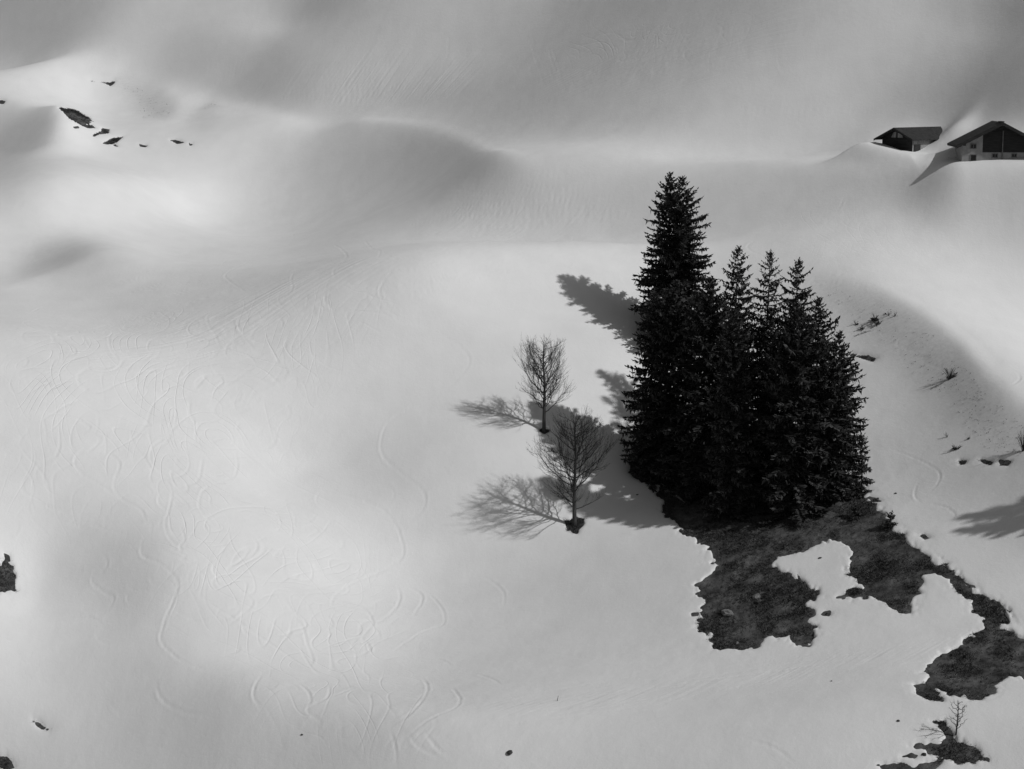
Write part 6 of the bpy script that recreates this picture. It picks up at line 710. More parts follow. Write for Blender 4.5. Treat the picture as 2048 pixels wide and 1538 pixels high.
RELIEF_TR = np.zeros(GXX.size)
allpx = [smooth_line(t[2]) for t in TRACKS]
cat = np.vstack(allpx); W3 = at(cat[:, 0], cat[:, 1]); k0 = 0
lnY0, dlnY = math.log(94), math.log(335/94) / 1079
J0, I0 = len(y_near), len(u_out)
for (dep, wid, _), pp in zip(TRACKS, allpx):
    L = W3[k0:k0+len(pp), :2]; k0 += len(pp)
    ok = np.concatenate([[True], np.hypot(*np.diff(L, axis=0).T) < 12])
    L = L[ok]
    if len(L) < 3: continue
    s = np.concatenate([[0], np.cumsum(np.hypot(*np.diff(L, axis=0).T))])
    n = max(4, int(s[-1] / 0.07)); q = np.linspace(0, s[-1], n)
    cx = np.interp(q, s, L[:, 0]); cy = np.interp(q, s, L[:, 1])
    cx = cx + noise(q, q*0, .9, 5)*.03; cy = cy + noise(q, q*0, .9, 6)*.03
    tx, ty = np.gradient(cx), np.gradient(cy); tl = np.hypot(tx, ty) + 1e-9; tx /= tl; ty /= tl
    curv = np.gradient(np.unwrap(np.arctan2(ty, tx))) / (s[-1]/n + 1e-9)
    m = (cy > 96) & (cy < 330) & (np.abs(cx / cy) < .28)
    cx, cy, tx, ty, curv, qq = cx[m], cy[m], tx[m], ty[m], curv[m], q[m]
    if len(cx) < 3: continue
    jj = ((np.log(cy) - lnY0) / dlnY).round().astype(int) + J0
    ii = ((cx / cy + .285) / du).round().astype(int) + I0
    cand = []
    dep = .55 + .35*dep; wid = min(wid, .24) * .5 + .04
    R = wid * 2.2 + .1
    for dj in range(-5, 6):
        for di in range(-6, 7):
            idx = (jj + dj) * NU + ii + di
            X = GXX.ravel()[idx] - cx; Y = GYY.ravel()[idx] - cy
            dd = np.hypot(X, Y); g = dd < R
            if g.any(): cand.append((idx[g], dd[g], (X*-ty + Y*tx)[g], np.nonzero(g)[0]))
    if not cand: continue
    ci = np.concatenate([c[0] for c in cand]); cd = np.concatenate([c[1] for c in cand]); cs = np.concatenate([c[2] for c in cand]); ck = np.concatenate([c[3] for c in cand])
    o = np.lexsort((cd, ci)); ci, cd, cs, ck = ci[o], cd[o], cs[o], ck[o]
    first = np.concatenate([[True], np.diff(ci) > 0]); ci, cd, cs, ck = ci[first], cd[first], cs[first], ck[first]
    side = -np.sign(cs) * np.clip(curv[ck] * 2.5, -1, 1)          # snow is thrown to the outside of a turn
    fade = np.clip(np.minimum(qq[ck], q[-1] - qq[ck]) / 1.5, .1, 1) * (.55 + .45*np.clip(1 + noise(qq[ck], qq[ck]*0, 1.3, 8), 0, 1.6))
    w = wid
    fade = fade * (1 + .5*nhash(ci, ck*0, 9))
    prof = -np.exp(-(cd/(w*.5))**2) + (.42 + .45*side) * np.exp(-((cd - w*1.25)/(w*.45))**2)
    RELIEF_TR[ci] += dep * .023 * fade * prof * np.where(cd < R, 1, 0)
RELIEF_TR = RELIEF_TR.reshape(GXX.shape)

GD = 0.12                                     # snow depth over the turf
fine = np.clip((YS > 93) & (YS < 336), 0, 1)[:, None]
MICRO = fine * (fbm(GXX, GYY, 5.0, 31, 3) * .05 + fbm(GXX, GYY*.6, 1.1, 37, 3) * .010)
DENT = fine * np.clip(noise(GXX, GYY, 14, 41) + .1, 0, 1) * noise(GXX, GYY, .5, 43) * .008
ZG = Z0 - GD + fine * ((fbm(GXX, GYY, 1.6, 51, 4) * .13 + noise(GXX, GYY, .35, 55) * .05) * np.clip((MELT + 1.0) / 1.3, .25, 1))
thick = np.interp(MELT, [-.7, -.25, 0.0, .15, .5], [GD, GD*.8, .035, -.08, -.4])
edge = np.clip((MELT + .8) / .6, 0, 1)
DRIFT = np.zeros_like(Z0)
for px, py, rx, ry, hh in [(1772,294,1.4,1.1,.5), (1788,290,.8,.8,.45), ]:      # wind drifts against the small hut
    c = at1(px, py); DRIFT += hh * np.exp(-((GXX-c.x)/rx)**2 - ((GYY-c.y)/ry)**2)
# crests: the snow drops away behind them, so that they stand out against what lies beyond
CRESTS = [([(800,626),(950,638),(1050,645),(1180,650),(1290,656)], .3, 4.0), ([(1640,552),(1740,580),(1820,620),(1890,670),(1940,720),(1980,770),(2048,830)], .2, 5.0),
          ([(640,250),(700,247),(820,255),(920,285),(1000,318),(1080,365)], .2, 6.0)]
for line, drop, length in CRESTS:
    line = smooth_line(line)[::4]; P = at(line[:, 0], line[:, 1])[:, :2]
    P[1:-1] = (P[:-2] + 2*P[1:-1] + P[2:]) / 4
    x0, y0 = P.min(0) - 4*length; x1, y1 = P.max(0) + 4*length
    idx = np.nonzero(((GXX > x0) & (GXX < x1) & (GYY > y0) & (GYY < y1)).ravel())[0]
    X, Y = GXX.ravel()[idx], GYY.ravel()[idx]
    best = np.full(len(idx), 1e9); sg = np.zeros(len(idx)); tt = np.zeros(len(idx)); nseg = len(P) - 1
    for k in range(nseg):
        e = P[k+1] - P[k]; l2 = e @ e
        t = ((X-P[k][0])*e[0] + (Y-P[k][1])*e[1]) / l2; tc_ = np.clip(t, 0, 1)
        dd = np.hypot(X-P[k][0]-tc_*e[0], Y-P[k][1]-tc_*e[1]); m = dd < best
        best[m] = dd[m]; sg[m] = (e[0]*(Y-P[k][1]) - e[1]*(X-P[k][0]))[m]; tt[m] = ((k + t)/nseg)[m]
    best = np.where(np.abs(best) < 1e8, best, 99)
    fade = np.clip(np.minimum(tt, 1-tt)*2.6, 0, 1); fade = fade*fade*(3-2*fade)
    side = np.clip(np.where(sg > 0, best, 0) / (.45*length), 0, 1); side = side*side*(3-2*side)
    flat_ = DRIFT.reshape(-1); flat_[idx] -= 1.5 * drop * side * np.exp(-best/length) * fade
# the houses keep the slope behind and before them clear
HUT_Z = at1(1806, 303); HUT_D = rays(1788, 258)
HUT_X, HUT_Y, HUT_A = HUT_D[0]*HUT_Z.y/HUT_D[1], HUT_Z.y + .3, math.radians(-46)
HUT_R = HUT_Z.y*HUT_D[2]/HUT_D[1]                                   # height of the ridge
CH = at1(2000, 318); CH_A = math.radians(-6)
def local(cx, cy, a):
    X, Y = GXX - cx, GYY - cy
    return X*math.cos(a) + Y*math.sin(a), -X*math.sin(a) + Y*math.cos(a)
lx, ly = local(HUT_X, HUT_Y, HUT_A)
DRIFT -= .9 * np.exp(-((lx - .3)/4.5)**2 - ((ly - 6.8)/5.5)**2)             # wind scoop round the back of the hut
DRIFT += 1.25 * np.exp(-((lx - 3.0)/1.7)**2 - ((ly - 7.4)/2.6)**2)*.7 + .95 * np.exp(-((lx + 1.2)/1.5)**2 - ((ly - .3)/1.0)**2)   # and drifts against roof and gable
lx, ly = local(CH.x, CH.y, CH_A)
box_d = np.hypot(np.clip(np.abs(lx) - 3.6, 0, 99), np.clip(np.maximum(-ly, ly - .4), 0, 99))
wt = np.exp(-(box_d/3.4)**2)
DRIFT = DRIFT*(1-wt) + wt*(CH.z + np.minimum(lx, 0)*.05 + lx*.03 + np.minimum(ly, 0)*.34 - Z0)
lx, ly = local(HUT_X, HUT_Y, HUT_A)
box_d = np.clip(np.maximum(np.maximum(np.abs(lx) - 2.6, -ly - .8), ly - .5), 0, 99)
wt = np.exp(-(box_d/2.0)**2)
DRIFT = DRIFT*(1-wt) + wt*(HUT_Z.z + .36 - lx*.2 - Z0)
BX, BY = local(CH.x, CH.y, CH_A)
DRIFT += .2 * np.exp(-((BX + 7.4)/2.6)**2 - ((BY - 1.5)/3.2)**2)            # bank left of the chalet
ZG = ZG + DRIFT
ZS = Z0 + DRIFT + MICRO + RELIEF_TR * (1-edge) + DENT + (thick - GD)
ZS = np.where(MELT > -.02, np.minimum(ZS, ZG + np.interp(MELT, [-.02, .10, .5], [.06, -.04, -.3])), ZS)

def grid_mesh(name, Z, keep, mat, smooth=True, attrs={}):
    q = np.arange(NY*NU).reshape(NY, NU)
    F = np.stack([q[:-1, :-1], q[:-1, 1:], q[1:, 1:], q[1:, :-1]], -1)[keep]
    used = np.unique(F); remap = np.zeros(NY*NU, np.int32); remap[used] = np.arange(len(used))
    V = np.stack([GXX.ravel()[used], GYY.ravel()[used], Z.ravel()[used]], -1)
    o = mesh_np(name, V, remap[F], mat, None, smooth)
    for nm, arr in attrs.items():
        a = o.data.attributes.new(nm, 'FLOAT', 'POINT'); a.data.foreach_set('value', arr.ravel()[used].astype(np.float32))
    return o
def cell(fn, A): return fn.reduce([A[:-1, :-1], A[:-1, 1:], A[1:, 1:], A[1:, :-1]])
snow = grid_mesh('snow_slope', ZS, cell(np.minimum, MELT) < .4, M_SNOW, attrs={'thin': THIN, 'skied': SKIED, 'lines_a': LINES_A, 'lines_b': LINES_B})
tag(snow, 'snow covered alpine slope marked by ski tracks', None, None, 'structure')
turf = grid_mesh('bare_turf', ZG, cell(np.maximum, MELT) > -.7, M_TURF)
tag(turf, 'dark bare turf laid open where the snow has melted', None, None, 'structure')

def ground_z(x, y): return float(H0(np.array([x]), np.array([y]))[0]) - 0.12

# ---- dead grass on the bare turf and through the thin snow: nobody could count it
def scatter_blades():
    V = []; g = np.random.default_rng(5)
    cand = np.nonzero((MELT.ravel() > .02))[0]
    cl = noise(GXX.ravel()[cand], GYY.ravel()[cand], 1.3, 77) + .6*noise(GXX.ravel()[cand], GYY.ravel()[cand], 4.0, 78)
    wgt = (GYY.ravel()[cand])**2 * np.clip(cl + .45, .08, 1); pick = g.choice(cand, 34000, p=wgt/wgt.sum())
    thin = np.nonzero((THIN.ravel() > .35) & (MELT.ravel() < -.3))[0]
    pick2 = g.choice(thin, 450)
    zz = np.concatenate([ZG.ravel()[pick], ZS.ravel()[pick2]]); pk = np.concatenate([pick, pick2])
    hgt = np.concatenate([g.uniform(.06, .26, len(pick)), g.uniform(.04, .15, len(pick2))])
    n = len(pk); out = []
    for b in range(3):
        x = GXX.ravel()[pk] + g.normal(0, .07, n); y = GYY.ravel()[pk] + g.normal(0, .1, n); z = zz - .03
        a = g.uniform(0, 2*np.pi, n); w = g.uniform(.012, .035, n)
        lx = g.normal(0, .7, n) * hgt; ly = (-.45 + g.normal(0, .7, n)) * hgt
        p0 = np.stack([x - np.cos(a)*w, y - np.sin(a)*w, z], -1); p1 = np.stack([x + np.cos(a)*w, y + np.sin(a)*w, z], -1)
        p2 = np.stack([x + lx, y + ly, z + hgt * .9], -1)
        out.append(np.stack([p0, p1, p2], 1).reshape(-1, 3))
    V = np.concatenate(out)
    return V, np.arange(len(V)).reshape(-1, 3)
V, F = scatter_blades()
tag(mesh_np('dead_grass', V, F, M_GRASS), 'short dead grass on the bare turf and through thin snow', 'grass', None, 'stuff')

# ------------------------------------------------------------------ spruces
def bough(g, P0, az, L, a1, a2, dens, wmul):
    """one spruce branch: spine, side twigs and hanging twigs; returns triangles (n,3,3)"""
    c, s = math.cos(az), math.sin(az)
    out = np.array([c, s, 0.0]); lat = np.array([-s, c, 0.0])
    bend = g.normal(0, .10)
    def pos(t): return P0 + np.outer(L*t, out) + np.outer(L*bend*t*t, lat) + np.outer(L*(a1*t + a2*t*t), [0, 0, 1.0])
    def tan(t):
        d = out + np.outer(bend*2*t, lat) + np.outer(a1 + 2*a2*t, [0, 0, 1.0]); return d / np.linalg.norm(d, axis=1)[:, None]
    tris = []
    m = 6; t = np.linspace(0, 1, m); p = pos(t); r = .02 + .028*L/3*(1-t)
    for ax in (lat, np.array([0, 0, 1.0])):
        a = p - r[:, None]*ax; b = p + r[:, None]*ax
        tris.append(np.stack([a[:-1], b[:-1], b[1:]], 1)); tris.append(np.stack([a[:-1], b[1:], a[1:]], 1))
    n = max(5, int(L * 2 / .13 * dens)); t = np.clip(np.linspace(.10, 1.0, n) + g.normal(0, .015, n), .05, 1)
    sd = np.where(np.arange(n) % 2 == 0, 1.0, -1.0); p = pos(t); T = tan(t)
    al = np.radians(g.uniform(35, 62, n)) * np.where(t > .96, .2, 1)
    d = T*np.cos(al)[:, None] + np.outer(sd*np.sin(al), lat) + np.outer(g.normal(-.12, .22, n), [0, 0, 1.0])
    bl = (.16 + .30 * L * (1 - t)**.8 * .8 + .06*L*t) * g.uniform(.7, 1.25, n); bl = np.minimum(bl, .95)
    w = (.045 + .07*bl) * wmul * g.uniform(.8, 1.3, n)
    roll = g.uniform(-1.0, 1.0, n)
    side = np.cross(d, [0, 0, 1.0]); side /= np.linalg.norm(side, axis=1)[:, None] + 1e-9
    up = np.cross(side, d); nr = side*np.cos(roll)[:, None] + up*np.sin(roll)[:, None]
    tip = p + d*bl[:, None] + np.outer(bl*.18, [0, 0, 1.0]); mid = p + d*(bl*.45)[:, None]
    tris.append(np.stack([p, mid + nr*w[:, None], tip], 1)); tris.append(np.stack([p, tip, mid - nr*w[:, None]], 1))
    n = max(3, int(L / .13 * dens)); t = g.uniform(.08, .97, n); p = pos(t); T = tan(t)
    d = np.outer(-np.ones(n), [0, 0, 1.0]) + T*g.uniform(-.1, .5, n)[:, None] + np.outer(g.normal(0, .3, n), lat)
    bl = g.uniform(.16, .58, n) * min(1.0, .35 + L/3); w = .065*wmul*g.uniform(.7, 1.3, n)
    an = g.uniform(0, np.pi, n); nr = np.stack([np.cos(an), np.sin(an), 0*an], -1)
    tip = p + d*bl[:, None]; mid = p + d*(bl*.4)[:, None]
    tris.append(np.stack([p, mid + nr*w[:, None], tip], 1)); tris.append(np.stack([p, tip, mid - nr*w[:, None]], 1))
    return np.concatenate(tris)

def spruce(loc, H, R, seed, label, group='spruces in the clump', dens=1.0, sparse_top=0.0, skirt=.04, power=.72, wide=1.0):
    g = np.random.default_rng(seed)
    root = empty('spruce_tree', loc)
    tag(root, label, 'tree', group)
    tb = MB(); n = 12
    lean = g.normal(0, .012, 2)
    axis = lambda z: np.array([lean[0]*z + .05*math.sin(z*.5+seed), lean[1]*z, z])
    tb.tube([Vector(axis(H*k/n - (.4 if k == 0 else 0))) for k in range(n+1)], [max(.015, (.011*H + .03)*(1-k/n)**.9) for k in range(n+1)], 7)
    tb.build('trunk', M_SBARK, root, True)
    T = []
    z = H * skirt; lop = g.uniform(0, 6.28)
    while z < H - .12:
        f = 1 - z/H                       # 1 at the base, 0 at the tip
        r = min(R * (f**power) * (1 - .18*max(0, f-.85)/.15) + .05, .58*(H-z) + .10)
        gap = sparse_top * max(0, 1 - f/.45)
        nb = max(3, int(round(g.uniform(4.2, 6.2) * (1 - .35*gap))))
        off = g.uniform(0, 6.28)
        for b in range(nb):
            az = off + 6.283*b/nb + g.normal(0, .28)
            L = r * g.uniform(.72, 1.12) * (1 + .10*math.cos(az - lop))
            if g.random() < .05 + .10*gap: L *= .5
            if f > .75: a1, a2 = -.62 + g.normal(0, .12), .33
            else:
                k = f/.75; a1 = .28*(1-k)**1.6 - .62*k**.7 + g.normal(0, .10); a2 = .34
            zz = z + g.normal(0, .08)
            T.append(bough(g, axis(zz), az, max(.16, L), a1, a2, dens*(1 - .38*gap), (1.0 + .25*(1-gap))*wide))
        z += (.30 + .17*min(1, f*1.6)) * (1 + .55*gap) * g.uniform(.8, 1.2)
    tip = axis(H)                                                    # leader shoot
    for k in range(7):
        T.append(bough(g, axis(H - .08 - .11*k), g.uniform(0, 6.28), .12 + .05*k, .9, .1, 1.4, .8))
    V = np.concatenate(T).reshape(-1, 3)
    mesh_np('crown', V, np.arange(len(V)).reshape(-1, 3), M_NEEDLE, root)
    return root

# x, top, base and half width in photo pixels; style
SPRUCES = [
 (1340, 346,  668, 84, dict(dens=1.15, power=.56), 'tallest spruce of the clump, left of its two twin tips'),
 (1361, 352,  690, 92, dict(dens=1.15, power=.54), 'tall spruce whose tip stands just right of the tallest one'),
 (1300, 585,  942, 74, dict(dens=1.1, power=.48), 'leftmost spruce of the clump with boughs sweeping over the snow'),
 (1342, 562,  955, 84, dict(dens=1.15, power=.36, wide=1.3), 'broad spruce in front below the twin tips, left side'),
 (1412, 556,  985, 96, dict(dens=1.2, power=.36, wide=1.35), 'broad dense spruce at the front below the tall tips'),
 (1462, 620, 1030, 64, dict(dens=1.2, power=.36, wide=1.35), 'foremost spruce with its skirt lowest on the bare turf'),
 (1466, 493,  850, 72, dict(dens=1.1, sparse_top=.5, power=.48), 'slender spruce tip just right of the tall crown'),
 (1528, 502,  880, 70, dict(dens=1.0, sparse_top=.9, power=.48), 'thin-crowned spruce with ragged gappy top, middle of three slender tips'),
 (1573, 519,  915, 80, dict(dens=1.1, sparse_top=.5, power=.46), 'right one of the three slender spruce tips'),
 (1626, 596,  945, 82, dict(dens=1.15, sparse_top=.2, power=.48), 'spruce on the right shoulder of the clump'),
 (1670, 664,  970, 76, dict(dens=1.15, sparse_top=.2, power=.46), 'rightmost tall spruce of the clump'),
 (1592, 610, 1018, 88, dict(dens=1.2, power=.36, wide=1.35), 'broad dense spruce at the front right of the clump'),
 (1648, 680,  998, 80, dict(dens=1.15, power=.38, wide=1.3), 'spruce at the right front half hidden by its neighbours'),
 (1530, 640,  955, 46, dict(dens=1.0, power=.45), 'narrow spruce in the dark cleft at the middle of the clump'),
 (1722, 868,  985, 28, dict(dens=1.2, power=.6), 'small young spruce at the right foot of the clump'),
]
for k, (px, top, base, hw, st, label) in enumerate(SPRUCES):
    p = at1(px, base); sc = scale_at(p)
    d = rays(px, top); hz = p.y * d[2] / d[1]
    spruce((p.x, p.y, p.z - .14), hz - (p.z - .14), hw / sc, 100 + k, label, **st)
p = at1(1779, 1056)
spruce((p.x, p.y, p.z - .14), 1.35, .55, 201, 'tiny dark spruce sapling on the brow right of the clump', 'spruce saplings', dens=1.6, power=.7)
p = at1(1712, 1030)
spruce((p.x, p.y, p.z - .14), 1.0, .75, 202, 'squat dark spruce seedling on the turf below the clump', 'spruce saplings', dens=1.6, power=.5)
p = at1(2048, 1062); sc = scale_at(p)
for k, (dx, dy, h_) in enumerate([(8.6, -3.0, 11.0), (10.4, -2.0, 12.5)]):
    x, y = p.x + dx, p.y + dy
    spruce((x, y, ground_z(x, y)), h_, 3.3, 220 + k, ['spruce beyond the right edge that shades the snow, nearer one', 'spruce beyond the right edge that shades the snow, farther one'][k], 'spruces beyond the right edge')

# ------------------------------------------------------------------ bare broadleaf trees
def bez(a, b, c, n):
    return [a*(1-t)**2 + b*2*t*(1-t) + c*t*t for t in [k/n for k in range(n+1)]]

def side_dir(r, t, ang):
    a = t.cross(Vector((r.gauss(0, 1), r.gauss(0, 1), r.gauss(0, 1)))).normalized()
    return (t*math.cos(ang) + a*math.sin(ang)).normalized()

def twigs(mb, r, line, rad, L, level, spread):
    """side shoots along a branch line, recursively"""
    n = len(line) - 1
    count = max(3, int(L * (5.4 if level == 2 else 6.8)))
    for _ in range(count):
        s = r.uniform(.22, 1.0); k = min(n-1, int(s*n)); f = s*n - k
        p = line[k].lerp(line[k+1], f); t = (line[k+1] - line[k]).normalized()
        d = side_dir(r, t, math.radians(r.uniform(22, spread)))
        l2 = L * (.42 if level == 2 else .38) * (1.15 - .55*s) * r.uniform(.6, 1.2)
        if l2 < .14: l2 = r.uniform(.14, .3)
        e = p + d*l2; e.z += l2*.42
        c = p + d*l2*.55 + Vector((r.gauss(0, .04), r.gauss(0, .04), -l2*.02))
        ln = bez(p, c, e, 3 if level == 2 else 2)
        r0 = max(.0075 if level == 2 else .0052, rad*(1-.6*s)*.45)
        mb.tube(ln, [r0*(1-.55*q/(len(ln)-1)) for q in range(len(ln))], 3, False)
        if level > 1: twigs(mb, r, ln, r0, l2, level-1, spread)

def bare_tree(loc, H, Wd, z0, nl, seed, label, low=0.42, steep=.5, trunk_r=.15, level=2, floor_=.6):
    r = random.Random(seed); root = empty('bare_tree', loc)
    tag(root, label, 'tree', 'bare broadleaf trees')
    tb = MB(); n = 14; ax = []
    for k in range(n+1):
        z = H*.97*k/n
        ax.append(Vector((.10*math.sin(z*.9+seed)*(z/H), .08*math.sin(z*.7+1.3*seed)*(z/H), z - (.25 if k == 0 else 0))))
    rad = [trunk_r*(1.35 if k == 0 else 1)*(1-.97*(k/n))**.85 + .008 for k in range(n+1)]
    tb.tube(ax, rad, 8); tb.build('trunk', M_BARK, root, True)
    env = lambda z: Wd * math.sqrt(max(.02, 1 - (((z - z0*.7)/(H - z0*.7) - low)/(1.02 - low if (z - z0*.7)/(H - z0*.7) > low else low + .06))**2))**.8
    for i in range(nl):
        f = (i + r.uniform(.1, .9)) / nl
        h = z0 + (H*.92 - z0) * f**1.05
        az = i*2.399 + r.gauss(0, .7)
        ze = min(H*.985, h + (H-h)*r.uniform(steep*.45, steep*1.15)*(floor_ + (1.1-floor_)*min(1, f*2.6)) + .1)
        re = env(ze) * r.uniform(.72, 1.04)
        k = min(n-1, int(h/(H*.97)*n)); p = ax[k].lerp(ax[k+1], h/(H*.97)*n - k)
        e = Vector((re*math.cos(az), re*math.sin(az), ze))
        c = p + Vector((math.cos(az), math.sin(az), 0))*re*r.uniform(.52, .74) + Vector((r.gauss(0, .12), r.gauss(0, .12), (ze-h)*r.uniform(.30, .46)))
        ln = bez(p, c, e, 8)
        for q in range(1, 8): ln[q] += Vector((r.gauss(0, .05), r.gauss(0, .05), r.gauss(0, .035)))
        L = (e-p).length; r0 = min(rad[k]*.55, .0085*L + .009)
        mb = MB(); mb.tube(ln, [r0*(1-.82*q/8) + .006 for q in range(9)], 5, False)
        twigs(mb, r, ln, r0, L, level, 52)
        mb.build('branch', M_TWIG, root)
    if level > 1:
        mb = MB(); twigs(mb, r, ax[n//2:], rad[n//2], H*.3, level, 40); mb.build('top_shoots', M_TWIG, root)
    return root

def plant(px, base, top):
    p = at1(px, base); d = rays(px, top); z = p.z - .3
    return Vector((p.x, p.y, z)), p.y*d[2]/d[1] - z, scale_at(p)
p, h, sc = plant(1088, 861, 674)
bare_tree(p, h, 53/sc, h*.21, 46, 5, 'upper bare tree with narrow oval crown standing alone in snow', steep=.62, trunk_r=.17, low=.43, floor_=.5)
p, h, sc = plant(1149, 1048, 822)
bare_tree(p, h, 80/sc, h*.15, 46, 9, 'lower bare tree with wider crown rooted in a dark melt hole', steep=.58, trunk_r=.19, low=.42, floor_=.2)
p, h, sc = plant(1912, 1466, 1400)
bare_tree(p, h, 27/sc, h*.2, 14, 13, 'thin bare sapling at the lower right bare patch', steep=.55, trunk_r=.05, level=1)

# ------------------------------------------------------------------ shrubs
def shrub(px, base, h, w, stems, seed, label, group='leafless shrubs', dark=0):
    r = random.Random(seed); p = at1(px, base); root = empty('leafless_shrub', (p.x, p.y, p.z - .05))
    tag(root, label, 'shrub', group)
    for _ in range(stems):
        az = r.uniform(0, 6.28); rr = w*r.uniform(.3, 1); z = h*r.uniform(.5, 1)
        e = Vector((rr*math.cos(az), rr*math.sin(az), z)); c = Vector((rr*.35*math.cos(az), rr*.35*math.sin(az), z*.65))
        s = Vector((r.gauss(0, .05), r.gauss(0, .05), -.08)); ln = bez(s, c, e, 4)
        mb = MB(); mb.tube(ln, [.022, .019, .016, .013, .01], 4, False); twigs(mb, r, ln, .02, e.length*.9, 1, 55)
        mb.build('stem', M_TWIG, root)
    if dark:
        g = np.random.default_rng(seed); T = [bough(g, np.array([g.normal(0, w*.3), g.normal(0, w*.3), .02]), g.uniform(0, 6.28), w*g.uniform(.4, .9), g.uniform(.2, 1.1), -.2, 1.3, 1.0) for _ in range(dark)]
        V = np.concatenate(T).reshape(-1, 3); mesh_np('low_foliage', V, np.arange(len(V)).reshape(-1, 3), M_NEEDLE, root)
shrub(1899, 758, 1.15, .75, 16, 31, 'twiggy leafless bush alone on the snowy knoll', dark=3)
shrub(2046, 902, 2.1, .9, 18, 32, 'leafless bush cut off by the right edge of the picture')
shrub(1750, 640, .7, .5, 8, 33, 'largest dark dwarf shrub of the row poking through snow', dark=10)
shrub(1758, 648, .4, .5, 7, 34, 'low spreading shrub just right below the largest dwarf shrub', dark=4)
shrub(1712, 648, .35, .25, 5, 35, 'leftmost little tuft of the dwarf shrub row', dark=3)
shrub(1726, 658, .4, .3, 5, 36, 'little shrub below the left of the dwarf shrub row', dark=3)
shrub(1777, 630, .35, .3, 5, 37, 'small shrub right of the largest dwarf shrub', dark=2)
shrub(1790, 632, .35, .25, 5, 38, 'rightmost twig tuft of the dwarf shrub row', dark=1)
shrub(1913, 898, .45, .45, 7, 39, 'dark little shrub above the three melt holes', dark=7)
shrub(1894, 875, .6, .2, 4, 40, 'thin upright twigs left above the three melt holes')
shrub(1937, 880, .35, .2, 4, 41, 'small tuft of twigs right above the three melt holes', dark=1)
shrub(1146, 1062, .3, .2, 4, 42, 'tiny twig sprig beside the melt hole of the lower bare tree')
shrub(1785, 1052, .5, .4, 6, 43, 'low scrub at the foot of the tiny spruce sapling', dark=4)

# ------------------------------------------------------------------ stones, sticks and a fallen log
def rock(px, py, r, seed, label, mat=None, flat=.6, sink=.35):
    p = at1(px, py); bm = bmesh.new(); bmesh.ops.create_icosphere(bm, subdivisions=2, radius=r); rr = random.Random(seed)
    ph = [rr.uniform(0, 6.28) for _ in range(6)]
    for v in bm.verts:
        u = v.co.normalized()
        k = 1 + .20*math.sin(3*u.x+ph[0]) * math.cos(2.6*u.y+ph[1]) + .16*math.sin(4.3*u.z+ph[2]+2*u.x) + rr.uniform(-.09, .09)
        v.co = Vector((u.x*1.25, u.y, u.z*flat)) * r * k
    me = bpy.data.meshes.new('rock'); bm.to_mesh(me); bm.free()
    o = link_mesh('rock', me, mat or M_ROCK); o.rotation_euler = (rr.uniform(-.2, .2), rr.uniform(-.2, .2), rr.uniform(0, 6.28))
    j = int(np.argmin(np.abs(YS - p.y))); i = int(np.argmin(np.abs(GXX[j] - p.x)))
    o.location = (p.x, p.y, max(ZG[j, i], ZS[j, i]) + r*flat*(1 - 2*sink))
    return tag(o, label, 'rock', 'loose rocks')
rock(1455, 1226, .42, 1, 'pale boulder lying on the bare turf at lower left')
rock(1446, 1244, .24, 2, 'smaller dark stone just below the pale boulder', M_DARKROCK)
rock(1513, 1190, .30, 3, 'grey stone in the middle of the bare turf')
rock(1517, 1200, .24, 9, 'stone tucked under the grey stone on the bare turf', M_DARKROCK)
rock(1474, 1284, .16, 4, 'small pale stone near the lower edge of the turf')
rock(1019, 1507, .20, 5, 'lone dark stone on the snow at the bottom', M_DARKROCK, .5, .2)
rock(1656, 1226, .16, 6, 'dark stone in the snow tongue between the bare patches', M_DARKROCK)
rock(1274, 990, .10, 7, 'tiny dark stone on snow left of the clump', M_DARKROCK)
rock(1792, 986, .12, 8, 'small dark stone on snow right of the clump', M_DARKROCK, .4)
rock(1663, 1362, .06, 10, 'speck of stone on the snow below the bare turf', M_DARKROCK)
rock(604, 1469, .08, 11, 'tiny dark stone among the ski tracks at the bottom', M_DARKROCK)
rock(1797, 1443, .09, 12, 'tiny stone left of the lower right bare patch', M_DARKROCK)
rock(1740, 294, .28, 13, 'half buried stone left of the small hut', M_ROCK)
rock(1750, 293, .32, 14, 'larger half buried stone nearest the small hut', M_ROCK)
rock(1757, 1528, .08, 15, 'stone at the left end of the bottom bare streaks', M_DARKROCK)
rock(1848, 1507, .14, 16, 'round stone between the bottom bare streaks', M_DARKROCK)
rock(1640, 1116, .11, 17, 'small stone at the rim of the snow tongue', M_DARKROCK)
p = at1(1115, 1402)
mb = MB(); mb.tube([Vector((0, 0, -.15)), Vector((.0, 0, .12)), Vector((.03, 0, .26)), Vector((.05, .0, .38))], [.025, .02, .015, .01], 5)
tag(mb.build('stick', M_TWIG), 'thin stick standing upright in the snow at the bottom', 'stick').location = p
a, b = at1(1321, 966), at1(1372, 1004)
pts = [a.lerp(b, k/7) + Vector((math.sin(k*1.7)*.08, 0, math.cos(k*2.1)*.05 - .08)) for k in range(8)]
mb = MB(); mb.tube([q - a for q in pts], [.10, .11, .10, .10, .09, .09, .08, .06], 7)
o = tag(mb.build('fallen_log', M_LOG, None, True), 'bleached fallen log at the left foot of the spruce clump', 'log'); o.location = a

# ------------------------------------------------------------------ the large chalet
def plank_wall(mb, poly_x, zlo, ztop, y, step=.2, proud=.02):
    """horizontal boards between x limits; ztop(x0,x1) trims them under the roof slope"""
    z = zlo
    k = 0
    while True:
        z2 = z + step*.94
        lim = ztop(z2)
        if lim is None: break
        x0, x1 = max(poly_x[0], lim[0]), min(poly_x[1], lim[1])
        if x1 - x0 < .2: break
        off = proud*(1 if k % 2 else .55)
        mb.box(x0, x1, y - off, y + .05, z, z2)
        z += step; k += 1

